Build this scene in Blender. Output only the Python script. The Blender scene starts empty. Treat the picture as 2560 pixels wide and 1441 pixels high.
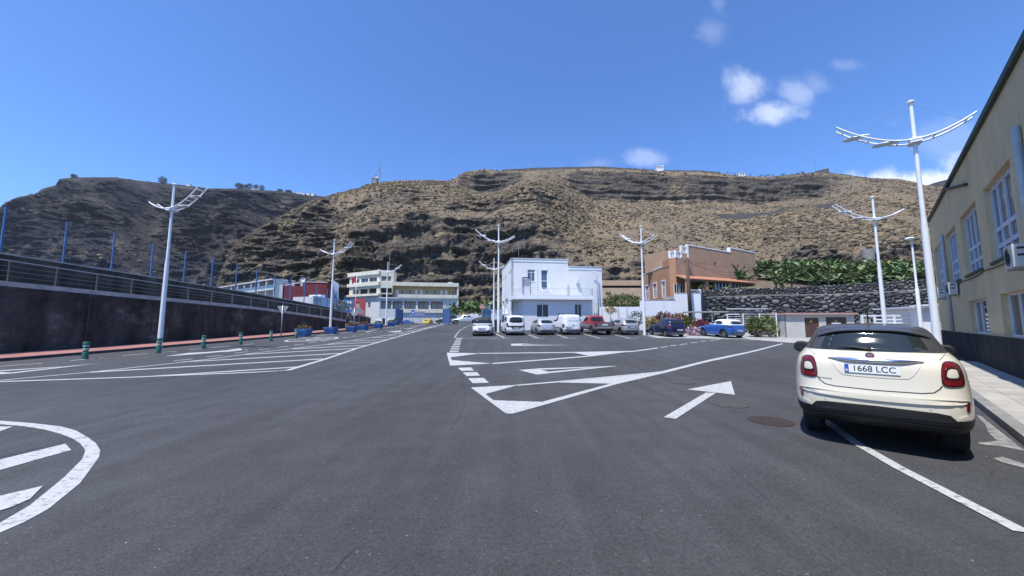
import bpy, bmesh, math, random
import numpy as np
from mathutils import Vector, Matrix

random.seed(7)
RNG = np.random.default_rng(11)
S = bpy.context.scene
COL = S.collection
rad = math.radians

# ------------------------------------------------------------------ camera
F = 900.0                                   # focal length in pixels of the 2560-wide photograph
PITCH = math.atan(87 / 900.0)
EYE = 1.65
cam_d = bpy.data.cameras.new('camera')
cam_d.sensor_width = 36.0
cam_d.lens = 36.0 * F / 2560.0
cam_d.clip_start = 0.05
cam_d.clip_end = 6000
cam = bpy.data.objects.new('camera', cam_d)
cam.location = (0, 0, EYE)
cam.rotation_euler = (math.pi / 2 + PITCH, 0, 0)
COL.objects.link(cam)
S.camera = cam

# ------------------------------------------------------------------ sky and sun
SUN_EL = rad(65)
SUN_AZ = (-0.643, -0.766)
sky_strength = 0.118
sun_energy = 4.2
EXPOSURE = 0.52
W = bpy.data.worlds.new('World')
S.world = W
W.use_nodes = True
wn, wl = W.node_tree.nodes, W.node_tree.links
for n in list(wn):
    wn.remove(n)


def wnode(t, **kw):
    n = wn.new(t)
    for k, v in kw.items():
        setattr(n, k, v)
    return n


W.cycles.sampling_method = 'MANUAL'
W.cycles.sample_map_resolution = 256
w_out = wnode('ShaderNodeOutputWorld')
w_bg = wnode('ShaderNodeBackground')
w_bg.inputs['Strength'].default_value = sky_strength
sky = wnode('ShaderNodeTexSky', sky_type='NISHITA', sun_disc=False)
sky.sun_elevation = SUN_EL
sky.sun_rotation = math.atan2(SUN_AZ[0], SUN_AZ[1])
sky.altitude = 0
sky.air_density = 1.0
sky.dust_density = 0.25
sky.ozone_density = 4.0


def wmath(op, a, b=None, c=None):
    n = wnode('ShaderNodeMath', operation=op)
    for i, x in enumerate((a, b, c)):
        if x is None:
            continue
        if isinstance(x, (int, float)):
            n.inputs[i].default_value = x
        else:
            wl.new(x, n.inputs[i])
    return n.outputs[0]


# fair-weather clouds low over the hills: soft lumps in the sky, by direction
w_tc = wnode('ShaderNodeTexCoord')
w_sep = wnode('ShaderNodeSeparateXYZ')
wl.new(w_tc.outputs['Generated'], w_sep.inputs[0])
w_y = wmath('MAXIMUM', w_sep.outputs[1], 0.05)
w_a = wmath('DIVIDE', w_sep.outputs[0], w_y)
w_b = wmath('DIVIDE', w_sep.outputs[2], w_y)
w_cmb = wnode('ShaderNodeCombineXYZ')
wl.new(w_a, w_cmb.inputs[0])
wl.new(w_b, w_cmb.inputs[1])
w_no = wnode('ShaderNodeTexNoise')
w_no.inputs['Scale'].default_value = 9
w_no.inputs['Detail'].default_value = 8
w_no.inputs['Roughness'].default_value = 0.66
wl.new(w_cmb.outputs[0], w_no.inputs['Vector'])
CLOUDS = [(0.688, 0.692, .072, .082, .46), (0.762, 0.615, .125, .050, .52), (0.842, 0.668, .070, .055, .28),
          (0.90, 0.70, .06, .05, .14), (0.60, 0.87, .06, .06, .12), (0.625, 0.98, .03, .09, .10),
          (0.388, 0.475, .080, .032, .26), (0.25, 0.455, .06, .03, .10), (0.98, 0.76, .07, .03, .12),
          (1.20, 0.400, .30, .050, .80), (1.42, 0.44, .22, .08, .6), (1.28, 0.53, .20, .10, .14),
          (-3.2, 0.40, .5, .10, .5), (3.0, 0.50, .6, .12, .5), (-1.9, 1.6, .3, .2, .15)]
w_acc = None
for ca, cb, ra, rb, amp in CLOUDS:
    dx = wmath('DIVIDE', wmath('SUBTRACT', w_a, ca), ra)
    dy = wmath('DIVIDE', wmath('SUBTRACT', w_b, cb), rb)
    d2 = wmath('ADD', wmath('MULTIPLY', dx, dx), wmath('MULTIPLY', dy, dy))
    m = wmath('SUBTRACT', 1.0, wmath('SQRT', d2))
    m = wmath('ADD', m, wmath('MULTIPLY', wmath('SUBTRACT', w_no.outputs[0], 0.5), 1.9))
    mr = wnode('ShaderNodeMapRange', interpolation_type='SMOOTHSTEP')
    wl.new(m, mr.inputs[0])
    mr.inputs[1].default_value = -0.02
    mr.inputs[2].default_value = 0.85
    mr.inputs[3].default_value = 0.0
    mr.inputs[4].default_value = amp
    w_acc = mr.outputs[0] if w_acc is None else wmath('MAXIMUM', w_acc, mr.outputs[0])
w_acc = wmath('MULTIPLY', w_acc, wmath('GREATER_THAN', w_sep.outputs[1], 0.06))
w_mix = wnode('ShaderNodeMixRGB')
wl.new(w_acc, w_mix.inputs[0])
w_tint = wnode('ShaderNodeMixRGB', blend_type='MULTIPLY')
w_tint.inputs[0].default_value = 1.0
w_tint.inputs[2].default_value = (0.68, 0.955, 1.36, 1)
wl.new(sky.outputs[0], w_tint.inputs[1])
wl.new(w_tint.outputs[0], w_mix.inputs[1])
w_mix.inputs[2].default_value = (7.0, 7.4, 8.2, 1)
wl.new(w_mix.outputs[0], w_bg.inputs[0])
wl.new(w_bg.outputs[0], w_out.inputs[0])

sun_d = bpy.data.lights.new('sun', 'SUN')
sun_d.energy = sun_energy
sun_d.angle = rad(0.53)
sun_d.color = (1.0, 0.965, 0.91)
sun = bpy.data.objects.new('sun', sun_d)
SUN_DIR = Vector((SUN_AZ[0] * math.cos(SUN_EL), SUN_AZ[1] * math.cos(SUN_EL), math.sin(SUN_EL)))
sun.rotation_euler = (-SUN_DIR).to_track_quat('-Z', 'Y').to_euler()
sun.location = SUN_DIR * 200
COL.objects.link(sun)

S.view_settings.view_transform = 'Standard'
S.view_settings.look = 'None'
S.view_settings.exposure = EXPOSURE
S.view_settings.gamma = 1
S.view_settings.use_curve_mapping = False
S.render.engine = 'CYCLES'
S.cycles.max_bounces = 6
S.cycles.diffuse_bounces = 3
S.cycles.glossy_bounces = 3
S.cycles.transparent_max_bounces = 12
S.cycles.use_denoising = True

# ------------------------------------------------------------------ surveying helpers
cP, sP = math.cos(PITCH), math.sin(PITCH)
GY = [(-100, 0), (12, 0), (16, .04), (20, .14), (26, .35), (30, .50), (34, .65), (40, .86), (50, 1.16), (58, 1.38), (64, 1.48),
      (70, 1.52), (600, 1.52)]
_gy = [a for a, b in GY]
_gz = [b for a, b in GY]


def g(y):
    """height of the site at depth y: flat by the camera, then a gentle rise to the gate"""
    return float(np.interp(y, _gy, _gz))


ZOOM = dict(A=(0, 420, 4), B=(500, 550, 3.765), C=(1150, 540, 4.504), D=(1560, 560, 4.504), E=(1980, 560, 4.502),
            F=(1920, 780, 3.603), G=(2060, 180, 2.402), H=(0, 760, 4), I=(840, 640, 7.529), J=(540, 660, 7.111),
            K=(1150, 760, 7.314), L=(1440, 760, 5.565), M=(1100, 830, 2.977), N=(640, 740, 5.12), O=(0, 1000, 4),
            P=(2300, 660, 4.804), Q=(0, 400, 2.844), R=(560, 400, 3.459), S=(1100, 400, 3.657), T=(1700, 400, 3.657))


def Zp(k, X, Y):
    a = ZOOM[k]
    return a[0] + X / a[2], a[1] + Y / a[2]


def ray(px, py):
    a = (px - 1280) / F
    b = -(py - 720.5) / F
    return Vector((a, cP - b * sP, sP + b * cP))


def at(px, py, y):
    """survey point seen at (px, py) that stands y metres ahead"""
    d = ray(px, py)
    p = d * (y / d.y)
    p.z += EYE
    return p


_ys = np.arange(1.0, 300, .01)
_gs = np.interp(_ys, _gy, _gz)


def gnd(px, py, dz=0.0):
    """ground point seen at (px, py)"""
    d = ray(px, py)
    zz = EYE + d.z / d.y * _ys
    i = int(np.argmax(zz < _gs + dz))
    y = _ys[i]
    return Vector((d.x / d.y * y, y, _gs[i] + dz))


# ------------------------------------------------------------------ materials
MATS = {}


def M(name, col, rough=.6, metal=0.0, var=.0, vs=3.0, bump=0.0, bs=60.0, spec=.5, coat=0.0, alpha=1.0, emit=None,
      col2=None, stretch=None, detail=6):
    if name in MATS:
        return MATS[name]
    m = bpy.data.materials.new(name)
    m.use_nodes = True
    nt = m.node_tree
    b = nt.nodes['Principled BSDF']
    b.inputs['Base Color'].default_value = (*col, 1)
    b.inputs['Roughness'].default_value = rough
    b.inputs['Metallic'].default_value = metal
    b.inputs['Specular IOR Level'].default_value = spec
    b.inputs['Coat Weight'].default_value = coat
    b.inputs['Coat Roughness'].default_value = 0.04
    b.inputs['Alpha'].default_value = alpha
    if emit:
        b.inputs['Emission Color'].default_value = (*emit[0], 1)
        b.inputs['Emission Strength'].default_value = emit[1]
    tc = nt.nodes.new('ShaderNodeTexCoord')
    src = tc.outputs['Object']
    if stretch:
        mp = nt.nodes.new('ShaderNodeMapping')
        mp.inputs['Scale'].default_value = stretch
        nt.links.new(src, mp.inputs[0])
        src = mp.outputs[0]
    if var or col2:
        no = nt.nodes.new('ShaderNodeTexNoise')
        no.inputs['Scale'].default_value = vs
        no.inputs['Detail'].default_value = detail
        no.inputs['Roughness'].default_value = .62
        nt.links.new(src, no.inputs['Vector'])
        mr = nt.nodes.new('ShaderNodeMapRange')
        nt.links.new(no.outputs[0], mr.inputs[0])
        mr.inputs[1].default_value = .3
        mr.inputs[2].default_value = .7
        mx = nt.nodes.new('ShaderNodeMixRGB')
        nt.links.new(mr.outputs[0], mx.inputs[0])
        c2 = col2 if col2 else tuple(min(1, c * (1 + var)) for c in col)
        c1 = col if col2 else tuple(c * (1 - var) for c in col)
        mx.inputs[1].default_value = (*c1, 1)
        mx.inputs[2].default_value = (*c2, 1)
        nt.links.new(mx.outputs[0], b.inputs['Base Color'])
    if bump:
        n2 = nt.nodes.new('ShaderNodeTexNoise')
        n2.inputs['Scale'].default_value = bs
        n2.inputs['Detail'].default_value = 5
        nt.links.new(src, n2.inputs['Vector'])
        bp = nt.nodes.new('ShaderNodeBump')
        bp.inputs['Strength'].default_value = bump
        bp.inputs['Distance'].default_value = .02
        nt.links.new(n2.outputs[0], bp.inputs['Height'])
        nt.links.new(bp.outputs[0], b.inputs['Normal'])
    MATS[name] = m
    return m


def nodes_of(m):
    return m.node_tree, m.node_tree.nodes['Principled BSDF']


# ------------------------------------------------------------------ mesh helpers
def tag(o, label=None, cat=None, group=None, kind=None):
    if label:
        o['label'] = label
    if cat:
        o['category'] = cat
    if group:
        o['group'] = group
    if kind:
        o['kind'] = kind
    return o


def thing(name, label, cat, loc=(0, 0, 0), rotz=0.0, group=None):
    o = bpy.data.objects.new(name, None)
    o.empty_display_size = .2
    o.location = loc
    o.rotation_euler = (0, 0, rotz)
    COL.objects.link(o)
    return tag(o, label, cat, group)


def mat_of(o):
    m = Matrix.Identity(4)
    while o is not None:
        m = (Matrix.Translation(o.location) @ o.rotation_euler.to_matrix().to_4x4() @ Matrix.Diagonal((*o.scale, 1))) @ m
        o = o.parent
    return m


def copy_tree(o, parent=None):
    c = o.copy()
    COL.objects.link(c)
    c.parent = parent
    for ch in list(o.children):
        copy_tree(ch, c)
    return c


class Fr:
    """a vertical working plane: u along it, v out of it towards the viewer, w up"""

    def __init__(s, A, B=None, d=None):
        s.A = Vector((A[0], A[1], 0))
        s.d = (Vector((B[0] - A[0], B[1] - A[1], 0)) if B is not None else Vector((d[0], d[1], 0)))
        s.L = s.d.length
        s.d.normalize()
        s.n = Vector((s.d.y, -s.d.x, 0))

    def p(s, u, v, w):
        q = s.A + s.d * u + s.n * v
        return (q.x, q.y, w)

    def px(s, px, py, v=0.0):
        r = ray(px, py)
        o = s.A + s.n * v
        t = o.dot(s.n) / (r.x * s.n.x + r.y * s.n.y)
        q = r * t
        return ((Vector((q.x, q.y, 0)) - o).dot(s.d), q.z + EYE)

    def z(s, k, X, Y, v=0.0):
        return s.px(*Zp(k, X, Y), v)

    def rect(s, k, x0, y0, x1, y1, v=0.0):
        a = s.z(k, x0, y0, v)
        b = s.z(k, x1, y1, v)
        c = s.z(k, x1, y0, v)
        d = s.z(k, x0, y1, v)
        return ((a[0] + d[0]) / 2, (b[0] + c[0]) / 2, (b[1] + d[1]) / 2, (a[1] + c[1]) / 2)   # u0 u1 w0 w1


class MB:
    def __init__(s):
        s.v, s.f, s.m = [], [], []

    def add(s, vs, fs, mi=0):
        o = len(s.v)
        s.v += [tuple(v) for v in vs]
        s.f += [tuple(i + o for i in f) for f in fs]
        s.m += [mi] * len(fs)
        return s

    def hexa(s, c, mi=0):
        """eight corners: bottom ring then top ring"""
        return s.add(c, [(3, 2, 1, 0), (4, 5, 6, 7), (0, 1, 5, 4), (1, 2, 6, 5), (2, 3, 7, 6), (3, 0, 4, 7)], mi)

    def box(s, x0, x1, y0, y1, z0, z1, mi=0):
        return s.hexa([(x0, y0, z0), (x1, y0, z0), (x1, y1, z0), (x0, y1, z0),
                       (x0, y0, z1), (x1, y0, z1), (x1, y1, z1), (x0, y1, z1)], mi)

    def fbox(s, fr, u0, u1, v0, v1, w0, w1, mi=0):
        """box in a working plane; v0 is the far side, v1 the near side"""
        P = fr.p
        return s.hexa([P(u0, v1, w0), P(u1, v1, w0), P(u1, v0, w0), P(u0, v0, w0),
                       P(u0, v1, w1), P(u1, v1, w1), P(u1, v0, w1), P(u0, v0, w1)], mi)

    def prism(s, poly, z0, z1, mi=0):
        n = len(poly)
        vs = [(x, y, z0) for x, y in poly] + [(x, y, z1) for x, y in poly]
        fs = [tuple(range(n - 1, -1, -1)), tuple(range(n, 2 * n))]
        fs += [(i, (i + 1) % n, (i + 1) % n + n, i + n) for i in range(n)]
        return s.add(vs, fs, mi)

    def tube(s, pts, r, n=8, mi=0, cap=True):
        pts = [Vector(p) for p in pts]
        R = r if hasattr(r, '__len__') else [r] * len(pts)
        o = len(s.v)
        prev = None
        for i, p in enumerate(pts):
            t = (pts[min(i + 1, len(pts) - 1)] - pts[max(i - 1, 0)])
            t = t.normalized() if t.length > 1e-9 else Vector((0, 0, 1))
            if prev is None:
                a = Vector((1, 0, 0)) if abs(t.x) < .9 else Vector((0, 1, 0))
                a = (a - t * a.dot(t)).normalized()
            else:
                a = (prev - t * prev.dot(t)).normalized()
            prev = a
            b = t.cross(a)
            for k in range(n):
                an = 2 * math.pi * k / n
                q = p + (a * math.cos(an) + b * math.sin(an)) * R[i]
                s.v.append(tuple(q))
        m = len(pts)
        for i in range(m - 1):
            for k in range(n):
                s.f.append((o + i * n + k, o + i * n + (k + 1) % n, o + (i + 1) * n + (k + 1) % n, o + (i + 1) * n + k))
                s.m.append(mi)
        if cap:
            s.f.append(tuple(o + k for k in range(n - 1, -1, -1)))
            s.f.append(tuple(o + (m - 1) * n + k for k in range(n)))
            s.m += [mi, mi]
        return s

    def lathe(s, prof, n=16, c=(0, 0, 0), mi=0):
        o = len(s.v)
        for r, z in prof:
            for k in range(n):
                a = 2 * math.pi * k / n
                s.v.append((c[0] + r * math.cos(a), c[1] + r * math.sin(a), c[2] + z))
        m = len(prof)
        for i in range(m - 1):
            for k in range(n):
                s.f.append((o + i * n + k, o + i * n + (k + 1) % n, o + (i + 1) * n + (k + 1) % n, o + (i + 1) * n + k))
                s.m.append(mi)
        s.f.append(tuple(o + k for k in range(n - 1, -1, -1)))
        s.f.append(tuple(o + (m - 1) * n + k for k in range(n)))
        s.m += [mi, mi]
        return s

    def build(s, name, mats, parent=None, smooth=False, world=False, sharp=None):
        me = bpy.data.meshes.new(name)
        vs = s.v
        if parent is not None and world:
            inv = mat_of(parent).inverted()
            vs = [tuple(inv @ Vector(v)) for v in vs]
        me.from_pydata(vs, [], s.f)
        if not isinstance(mats, (list, tuple)):
            mats = [mats]
        for m in mats:
            me.materials.append(m)
        if len(mats) > 1:
            me.polygons.foreach_set('material_index', s.m)
        if smooth:
            me.polygons.foreach_set('use_smooth', [True] * len(me.polygons))
            if sharp:
                me.set_sharp_from_angle(angle=rad(sharp))
        me.update()
        o = bpy.data.objects.new(name, me)
        COL.objects.link(o)
        if parent is not None:
            o.parent = parent
        return o


def text(name, body, size, mat, parent, loc, rot, extrude=.002, align='CENTER', world=False, bold=0.0, sx=1.0):
    c = bpy.data.curves.new(name, 'FONT')
    c.body = body
    c.size = size
    c.extrude = extrude
    c.offset = bold
    c.align_x = align
    c.align_y = 'CENTER'
    c.materials.append(mat)
    tmp = bpy.data.objects.new(name, c)
    COL.objects.link(tmp)
    dg = bpy.context.evaluated_depsgraph_get()
    me = bpy.data.meshes.new_from_object(tmp.evaluated_get(dg))
    bpy.data.objects.remove(tmp)
    o = bpy.data.objects.new(name, me)
    COL.objects.link(o)
    o.parent = parent
    o.location = loc
    o.rotation_euler = rot
    o.scale = (sx, 1, 1)
    return o


# ------------------------------------------------------------------ noise for terrain
_perm = RNG.permutation(256)
_perm = np.concatenate([_perm, _perm, _perm])
_grad = RNG.normal(size=(256, 3))
_grad /= np.linalg.norm(_grad, axis=1)[:, None]


def perlin(p):
    i = np.floor(p).astype(int)
    f = p - i
    u = f * f * f * (f * (f * 6 - 15) + 10)
    i &= 255
    out = 0
    for dx in (0, 1):
        for dy in (0, 1):
            for dz in (0, 1):
                h = _perm[_perm[_perm[(i[..., 0] + dx) & 255] + ((i[..., 1] + dy) & 255)] + ((i[..., 2] + dz) & 255)]
                gr = _grad[h]
                d = gr[..., 0] * (f[..., 0] - dx) + gr[..., 1] * (f[..., 1] - dy) + gr[..., 2] * (f[..., 2] - dz)
                wgt = (u[..., 0] if dx else 1 - u[..., 0]) * (u[..., 1] if dy else 1 - u[..., 1]) * \
                      (u[..., 2] if dz else 1 - u[..., 2])
                out = out + d * wgt
    return out * 1.6


def fbm(p, octv=4, gain=.5):
    a, s_, o = 1.0, 1.0, 0
    for k in range(octv):
        o = o + a * perlin(p * s_ + 17.3 * k)
        a *= gain
        s_ *= 2.03
    return o


def grid_mesh(name, P, mats, parent=None, smooth=True, attr=None, midx=None):
    """P: rows x cols x 3"""
    r, c = P.shape[:2]
    idx = np.arange(r * c).reshape(r, c)
    q = np.stack([idx[:-1, :-1], idx[:-1, 1:], idx[1:, 1:], idx[1:, :-1]], -1).reshape(-1, 4)
    me = bpy.data.meshes.new(name)
    me.vertices.add(r * c)
    me.vertices.foreach_set('co', P.reshape(-1).astype(np.float32))
    me.loops.add(q.size)
    me.loops.foreach_set('vertex_index', q.reshape(-1).astype(np.int32))
    me.polygons.add(len(q))
    me.polygons.foreach_set('loop_start', np.arange(0, q.size, 4, dtype=np.int32))
    me.polygons.foreach_set('loop_total', np.full(len(q), 4, np.int32))
    me.update(calc_edges=True)
    me.validate()
    for m in mats:
        me.materials.append(m)
    if smooth:
        me.polygons.foreach_set('use_smooth', np.ones(len(q), bool))
    if attr:
        for k, a in attr.items():
            at_ = me.attributes.new(k, 'FLOAT', 'POINT')
            at_.data.foreach_set('value', a.reshape(-1).astype(np.float32))
    o = bpy.data.objects.new(name, me)
    COL.objects.link(o)
    if parent:
        o.parent = parent
    return o


def big_mesh(name, V, Fc, mats, parent=None, midx=None, smooth=False):
    """V (n,3), Fc (m,k) arrays"""
    me = bpy.data.meshes.new(name)
    k = Fc.shape[1]
    me.vertices.add(len(V))
    me.vertices.foreach_set('co', V.reshape(-1).astype(np.float32))
    me.loops.add(Fc.size)
    me.loops.foreach_set('vertex_index', Fc.reshape(-1).astype(np.int32))
    me.polygons.add(len(Fc))
    me.polygons.foreach_set('loop_start', np.arange(0, Fc.size, k, dtype=np.int32))
    me.polygons.foreach_set('loop_total', np.full(len(Fc), k, np.int32))
    me.update(calc_edges=True)
    for m in mats:
        me.materials.append(m)
    if midx is not None:
        me.polygons.foreach_set('material_index', midx.astype(np.int32))
    if smooth:
        me.polygons.foreach_set('use_smooth', np.ones(len(Fc), bool))
    o = bpy.data.objects.new(name, me)
    COL.objects.link(o)
    if parent:
        o.parent = parent
    return o

# ================================================================== GROUND
def asphalt_mat():
    m = M('asphalt', (.05, .05, .053), rough=.85, spec=.35)
    nt, b = nodes_of(m)
    N, Lk = nt.nodes, nt.links

    def nn(t, **k):
        n = N.new(t)
        for a, v in k.items():
            setattr(n, a, v)
        return n

    geo = nn('ShaderNodeNewGeometry')
    P = geo.outputs['Position']

    def noise(s, d=4, r=.6, vec=P):
        n = nn('ShaderNodeTexNoise')
        n.inputs['Scale'].default_value = s
        n.inputs['Detail'].default_value = d
        n.inputs['Roughness'].default_value = r
        Lk.new(vec, n.inputs['Vector'])
        return n.outputs[0]

    def rng(x, a, b_, lo, hi):
        n = nn('ShaderNodeMapRange')
        Lk.new(x, n.inputs[0])
        for i, v in enumerate((a, b_, lo, hi)):
            n.inputs[i + 1].default_value = v
        return n.outputs[0]

    def mul(a, c):
        n = nn('ShaderNodeMath', operation='MULTIPLY')
        Lk.new(a, n.inputs[0])
        Lk.new(c, n.inputs[1])
        return n.outputs[0]

    big = rng(noise(.12, 5, .6), .3, .7, .78, 1.2)
    mid = rng(noise(1.7, 5, .7), .3, .7, .84, 1.16)
    mp = nn('ShaderNodeMapping')
    mp.inputs['Rotation'].default_value = (0, 0, .25)
    mp.inputs['Scale'].default_value = (2.4, .12, 1)
    Lk.new(P, mp.inputs[0])
    streak = rng(noise(1.0, 4, .6, mp.outputs[0]), .35, .7, .88, 1.14)
    fine = rng(noise(85, 3, .7), .3, .75, .45, 1.6)
    grit = rng(noise(26, 3, .7), .3, .7, .72, 1.3)
    v = mul(mul(mul(mul(big, mid), fine), streak), grit)
    # pale chips of stone and paint
    chip = rng(noise(30, 2, .5), .70, .74, 0, 1)
    chipm = mul(chip, rng(noise(2.3, 2, .5), .45, .62, 0, 1))
    sc = nn('ShaderNodeVectorMath', operation='SCALE')
    sc.inputs[0].default_value = (.064, .0645, .067)
    Lk.new(v, sc.inputs['Scale'])
    mx = nn('ShaderNodeMixRGB')
    Lk.new(chipm, mx.inputs[0])
    Lk.new(sc.outputs[0], mx.inputs[1])
    mx.inputs[2].default_value = (.30, .30, .30, 1)
    # cracks and seams
    vo = nn('ShaderNodeTexVoronoi', feature='DISTANCE_TO_EDGE')
    wv = nn('ShaderNodeVectorMath', operation='ADD')
    nz = nn('ShaderNodeTexNoise')
    nz.inputs['Scale'].default_value = 1.2
    nz.inputs['Detail'].default_value = 6
    Lk.new(P, nz.inputs['Vector'])
    Lk.new(nz.outputs[1], wv.inputs[0])
    Lk.new(P, wv.inputs[1])
    Lk.new(wv.outputs[0], vo.inputs['Vector'])
    vo.inputs['Scale'].default_value = .16
    crack = mul(rng(vo.outputs[0], .0, .0012, .6, 0), rng(noise(.35, 3, .5), .5, .56, 0, 1))
    mx2 = nn('ShaderNodeMixRGB')
    Lk.new(crack, mx2.inputs[0])
    Lk.new(mx.outputs[0], mx2.inputs[1])
    mx2.inputs[2].default_value = (.012, .012, .013, 1)
    Lk.new(mx2.outputs[0], b.inputs['Base Color'])
    bp = nn('ShaderNodeBump')
    bp.inputs['Strength'].default_value = .75
    bp.inputs['Distance'].default_value = .006
    Lk.new(fine, bp.inputs['Height'])
    Lk.new(bp.outputs[0], b.inputs['Normal'])
    return m


ASPH = asphalt_mat()
rows = [-80] + _gy[1:-1] + [90, 130, 300, 700, 1500]
xs = [-1500, -500, -120, -40, -20, 0, 20, 40, 120, 500, 1500]
mb = MB()
for y in rows:
    for x in xs:
        mb.v.append((x, y, g(y)))
nx_ = len(xs)
for i in range(len(rows) - 1):
    for j in range(nx_ - 1):
        mb.f.append((i * nx_ + j, i * nx_ + j + 1, (i + 1) * nx_ + j + 1, (i + 1) * nx_ + j))
        mb.m.append(0)
road = tag(mb.build('road', ASPH), kind='structure')


def sheet(polys, dz, thick=None):
    """polygons (lists of ground xy) laid on the sloping site, cut where the slope changes"""
    bm = bmesh.new()
    for poly in polys:
        vs = [bm.verts.new((p[0], p[1], 0)) for p in poly]
        try:
            bm.faces.new(vs)
        except ValueError:
            pass
    bm.normal_update()
    for f in bm.faces:
        if f.normal.z < 0:
            f.normal_flip()
    ys = [v.co.y for v in bm.verts]
    for yc in _gy[1:-1]:
        if min(ys) < yc < max(ys):
            bmesh.ops.bisect_plane(bm, geom=bm.verts[:] + bm.edges[:] + bm.faces[:], plane_co=(0, yc, 0), plane_no=(0, 1, 0))
    for v in bm.verts:
        v.co.z = g(v.co.y) + dz
    return bm


def bm_obj(name, bm, mat, parent=None):
    me = bpy.data.meshes.new(name)
    bm.to_mesh(me)
    bm.free()
    me.materials.append(mat)
    o = bpy.data.objects.new(name, me)
    COL.objects.link(o)
    if parent:
        o.parent = parent
    return o


def paint_mat():
    m = M('road_paint', (.74, .74, .72), rough=.7)
    nt, b = nodes_of(m)
    N, Lk = nt.nodes, nt.links
    geo = N.new('ShaderNodeNewGeometry')
    mp = N.new('ShaderNodeMapping')
    mp.inputs['Rotation'].default_value = (0, 0, .5)
    mp.inputs['Scale'].default_value = (1, 2.2, 1)
    Lk.new(geo.outputs['Position'], mp.inputs[0])
    no = N.new('ShaderNodeTexNoise')
    no.inputs['Scale'].default_value = 9
    no.inputs['Detail'].default_value = 9
    no.inputs['Roughness'].default_value = .75
    Lk.new(mp.outputs[0], no.inputs['Vector'])
    cr = N.new('ShaderNodeValToRGB')
    cr.color_ramp.elements[0].position = .35
    cr.color_ramp.elements[0].color = (.10, .10, .10, 1)
    cr.color_ramp.elements[1].position = .47
    cr.color_ramp.elements[1].color = (.42, .42, .41, 1)
    e = cr.color_ramp.elements.new(.7)
    e.color = (.50, .50, .49, 1)
    Lk.new(no.outputs[0], cr.inputs[0])
    Lk.new(cr.outputs[0], b.inputs['Base Color'])
    bp = N.new('ShaderNodeBump')
    bp.inputs['Strength'].default_value = .4
    bp.inputs['Distance'].default_value = .005
    n2 = N.new('ShaderNodeTexNoise')
    n2.inputs['Scale'].default_value = 90
    Lk.new(geo.outputs['Position'], n2.inputs['Vector'])
    Lk.new(n2.outputs[0], bp.inputs['Height'])
    Lk.new(bp.outputs[0], b.inputs['Normal'])
    return m


PAINT = paint_mat()
WORN = M('worn_pale_cement', (.34, .33, .31), rough=.9, col2=(.085, .085, .088), vs=7, detail=9)
_pz = [0]


def gpoly(k, pts):
    out = []
    for p in pts:
        q = gnd(*Zp(k, *p)) if k else gnd(*p)
        out.append((q.x, q.y))
    return out


def mark(name, *polys, mat=None):
    """one painted marking; its pieces lie a hair above one another"""
    for i, p in enumerate(polys):
        _pz[0] = (_pz[0] + 1) % 5
        bm_obj(name, sheet([p], .005 + .0012 * _pz[0] + .0002 * i), mat or PAINT, road)


def line(name, k, pts, w):
    """painted line of width w (metres) along pixels"""
    P = [Vector((*q, 0)) for q in gpoly(k, pts)]
    lo, hi = [], []
    for i, p in enumerate(P):
        t = (P[min(i + 1, len(P) - 1)] - P[max(i - 1, 0)]).normalized()
        n = Vector((-t.y, t.x, 0)) * w / 2
        lo.append((p + n)[:2])
        hi.append((p - n)[:2])
    mark(name, lo + hi[::-1])


# the near island and the arrows on the right
mark('island_outline', gpoly('M', [(228, 416), (582, 397), (335, 466)]),
     gpoly('M', [(228, 416), (300, 440), (335, 463), (400, 513), (480, 585), (545, 600), (545, 612), (492, 612)]),
     gpoly('M', [(400, 513), (768, 525), (545, 612), (480, 585)]),
     gpoly('M', [(560, 398), (870, 371), (1640, 297), (1655, 302), (870, 380), (582, 404)]),
     gpoly('M', [(870, 378), (1650, 299), (1305, 388)]),
     gpoly('M', [(545, 612), (1310, 393), (1665, 309), (2010, 221), (2300, 158), (2555, 91), (2545, 87), (2290, 150), (2000, 209),
                 (1640, 298), (1290, 382), (700, 540)]))
mark('island_outline', gpoly('M', [(50, 156), (298, 161), (72, 192)]),
     gpoly('M', [(50, 156), (76, 190), (90, 212), (108, 252), (75, 254)]),
     gpoly('M', [(85, 212), (385, 237), (105, 253), (90, 252)]),
     gpoly('M', [(290, 159), (985, 151), (1430, 143), (1620, 118), (1622, 124), (1430, 150), (985, 157), (290, 164)]),
     gpoly('M', [(985, 155), (1430, 146), (1130, 183)]),
     gpoly('M', [(380, 234), (1120, 178), (1140, 183), (400, 241)]))
for q in ([(133, 270), (232, 267), (252, 290), (160, 293)], [(168, 305), (275, 302), (299, 328), (200, 332)],
          [(208, 347), (325, 344), (365, 380), (245, 384)]):
    mark('square_dash', gpoly('M', q))
for y0, y1, x0, x1 in [(141, 150, 72, 140), (124, 132, 80, 145), (109, 116, 87, 148), (95, 101, 95, 152), (82, 88, 103, 155),
                       (71, 76, 108, 158), (60, 65, 115, 160), (48, 53, 120, 165)]:
    mark('square_dash', gpoly('M', [(x0 + 2, y0), (x1, y0), (x1 - 3, y1), (x0 - 2, y1)]))
for x0, y0, x1, y1 in [(2395, 1108, 2408, 1098), (2405, 1090, 2420, 1080), (2418, 1070, 2432, 1060), (2432, 1052, 2450, 1043),
                       (2455, 1035, 2475, 1028), (2480, 1020, 2502, 1012), (2508, 1006, 2530, 1001), (2537, 998, 2558, 994)]:
    line('edge_dash', 'B', [(x0, y0), (x1, y1)], .16)
mark('lane_arrow', gpoly('M', [(530, 90), (611, 88), (612, 104), (530, 105)]), gpoly('M', [(612, 97), (980, 99.5), (612, 104)]),
     gpoly('M', [(612, 88), (735, 95), (612, 92.5)]))
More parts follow.
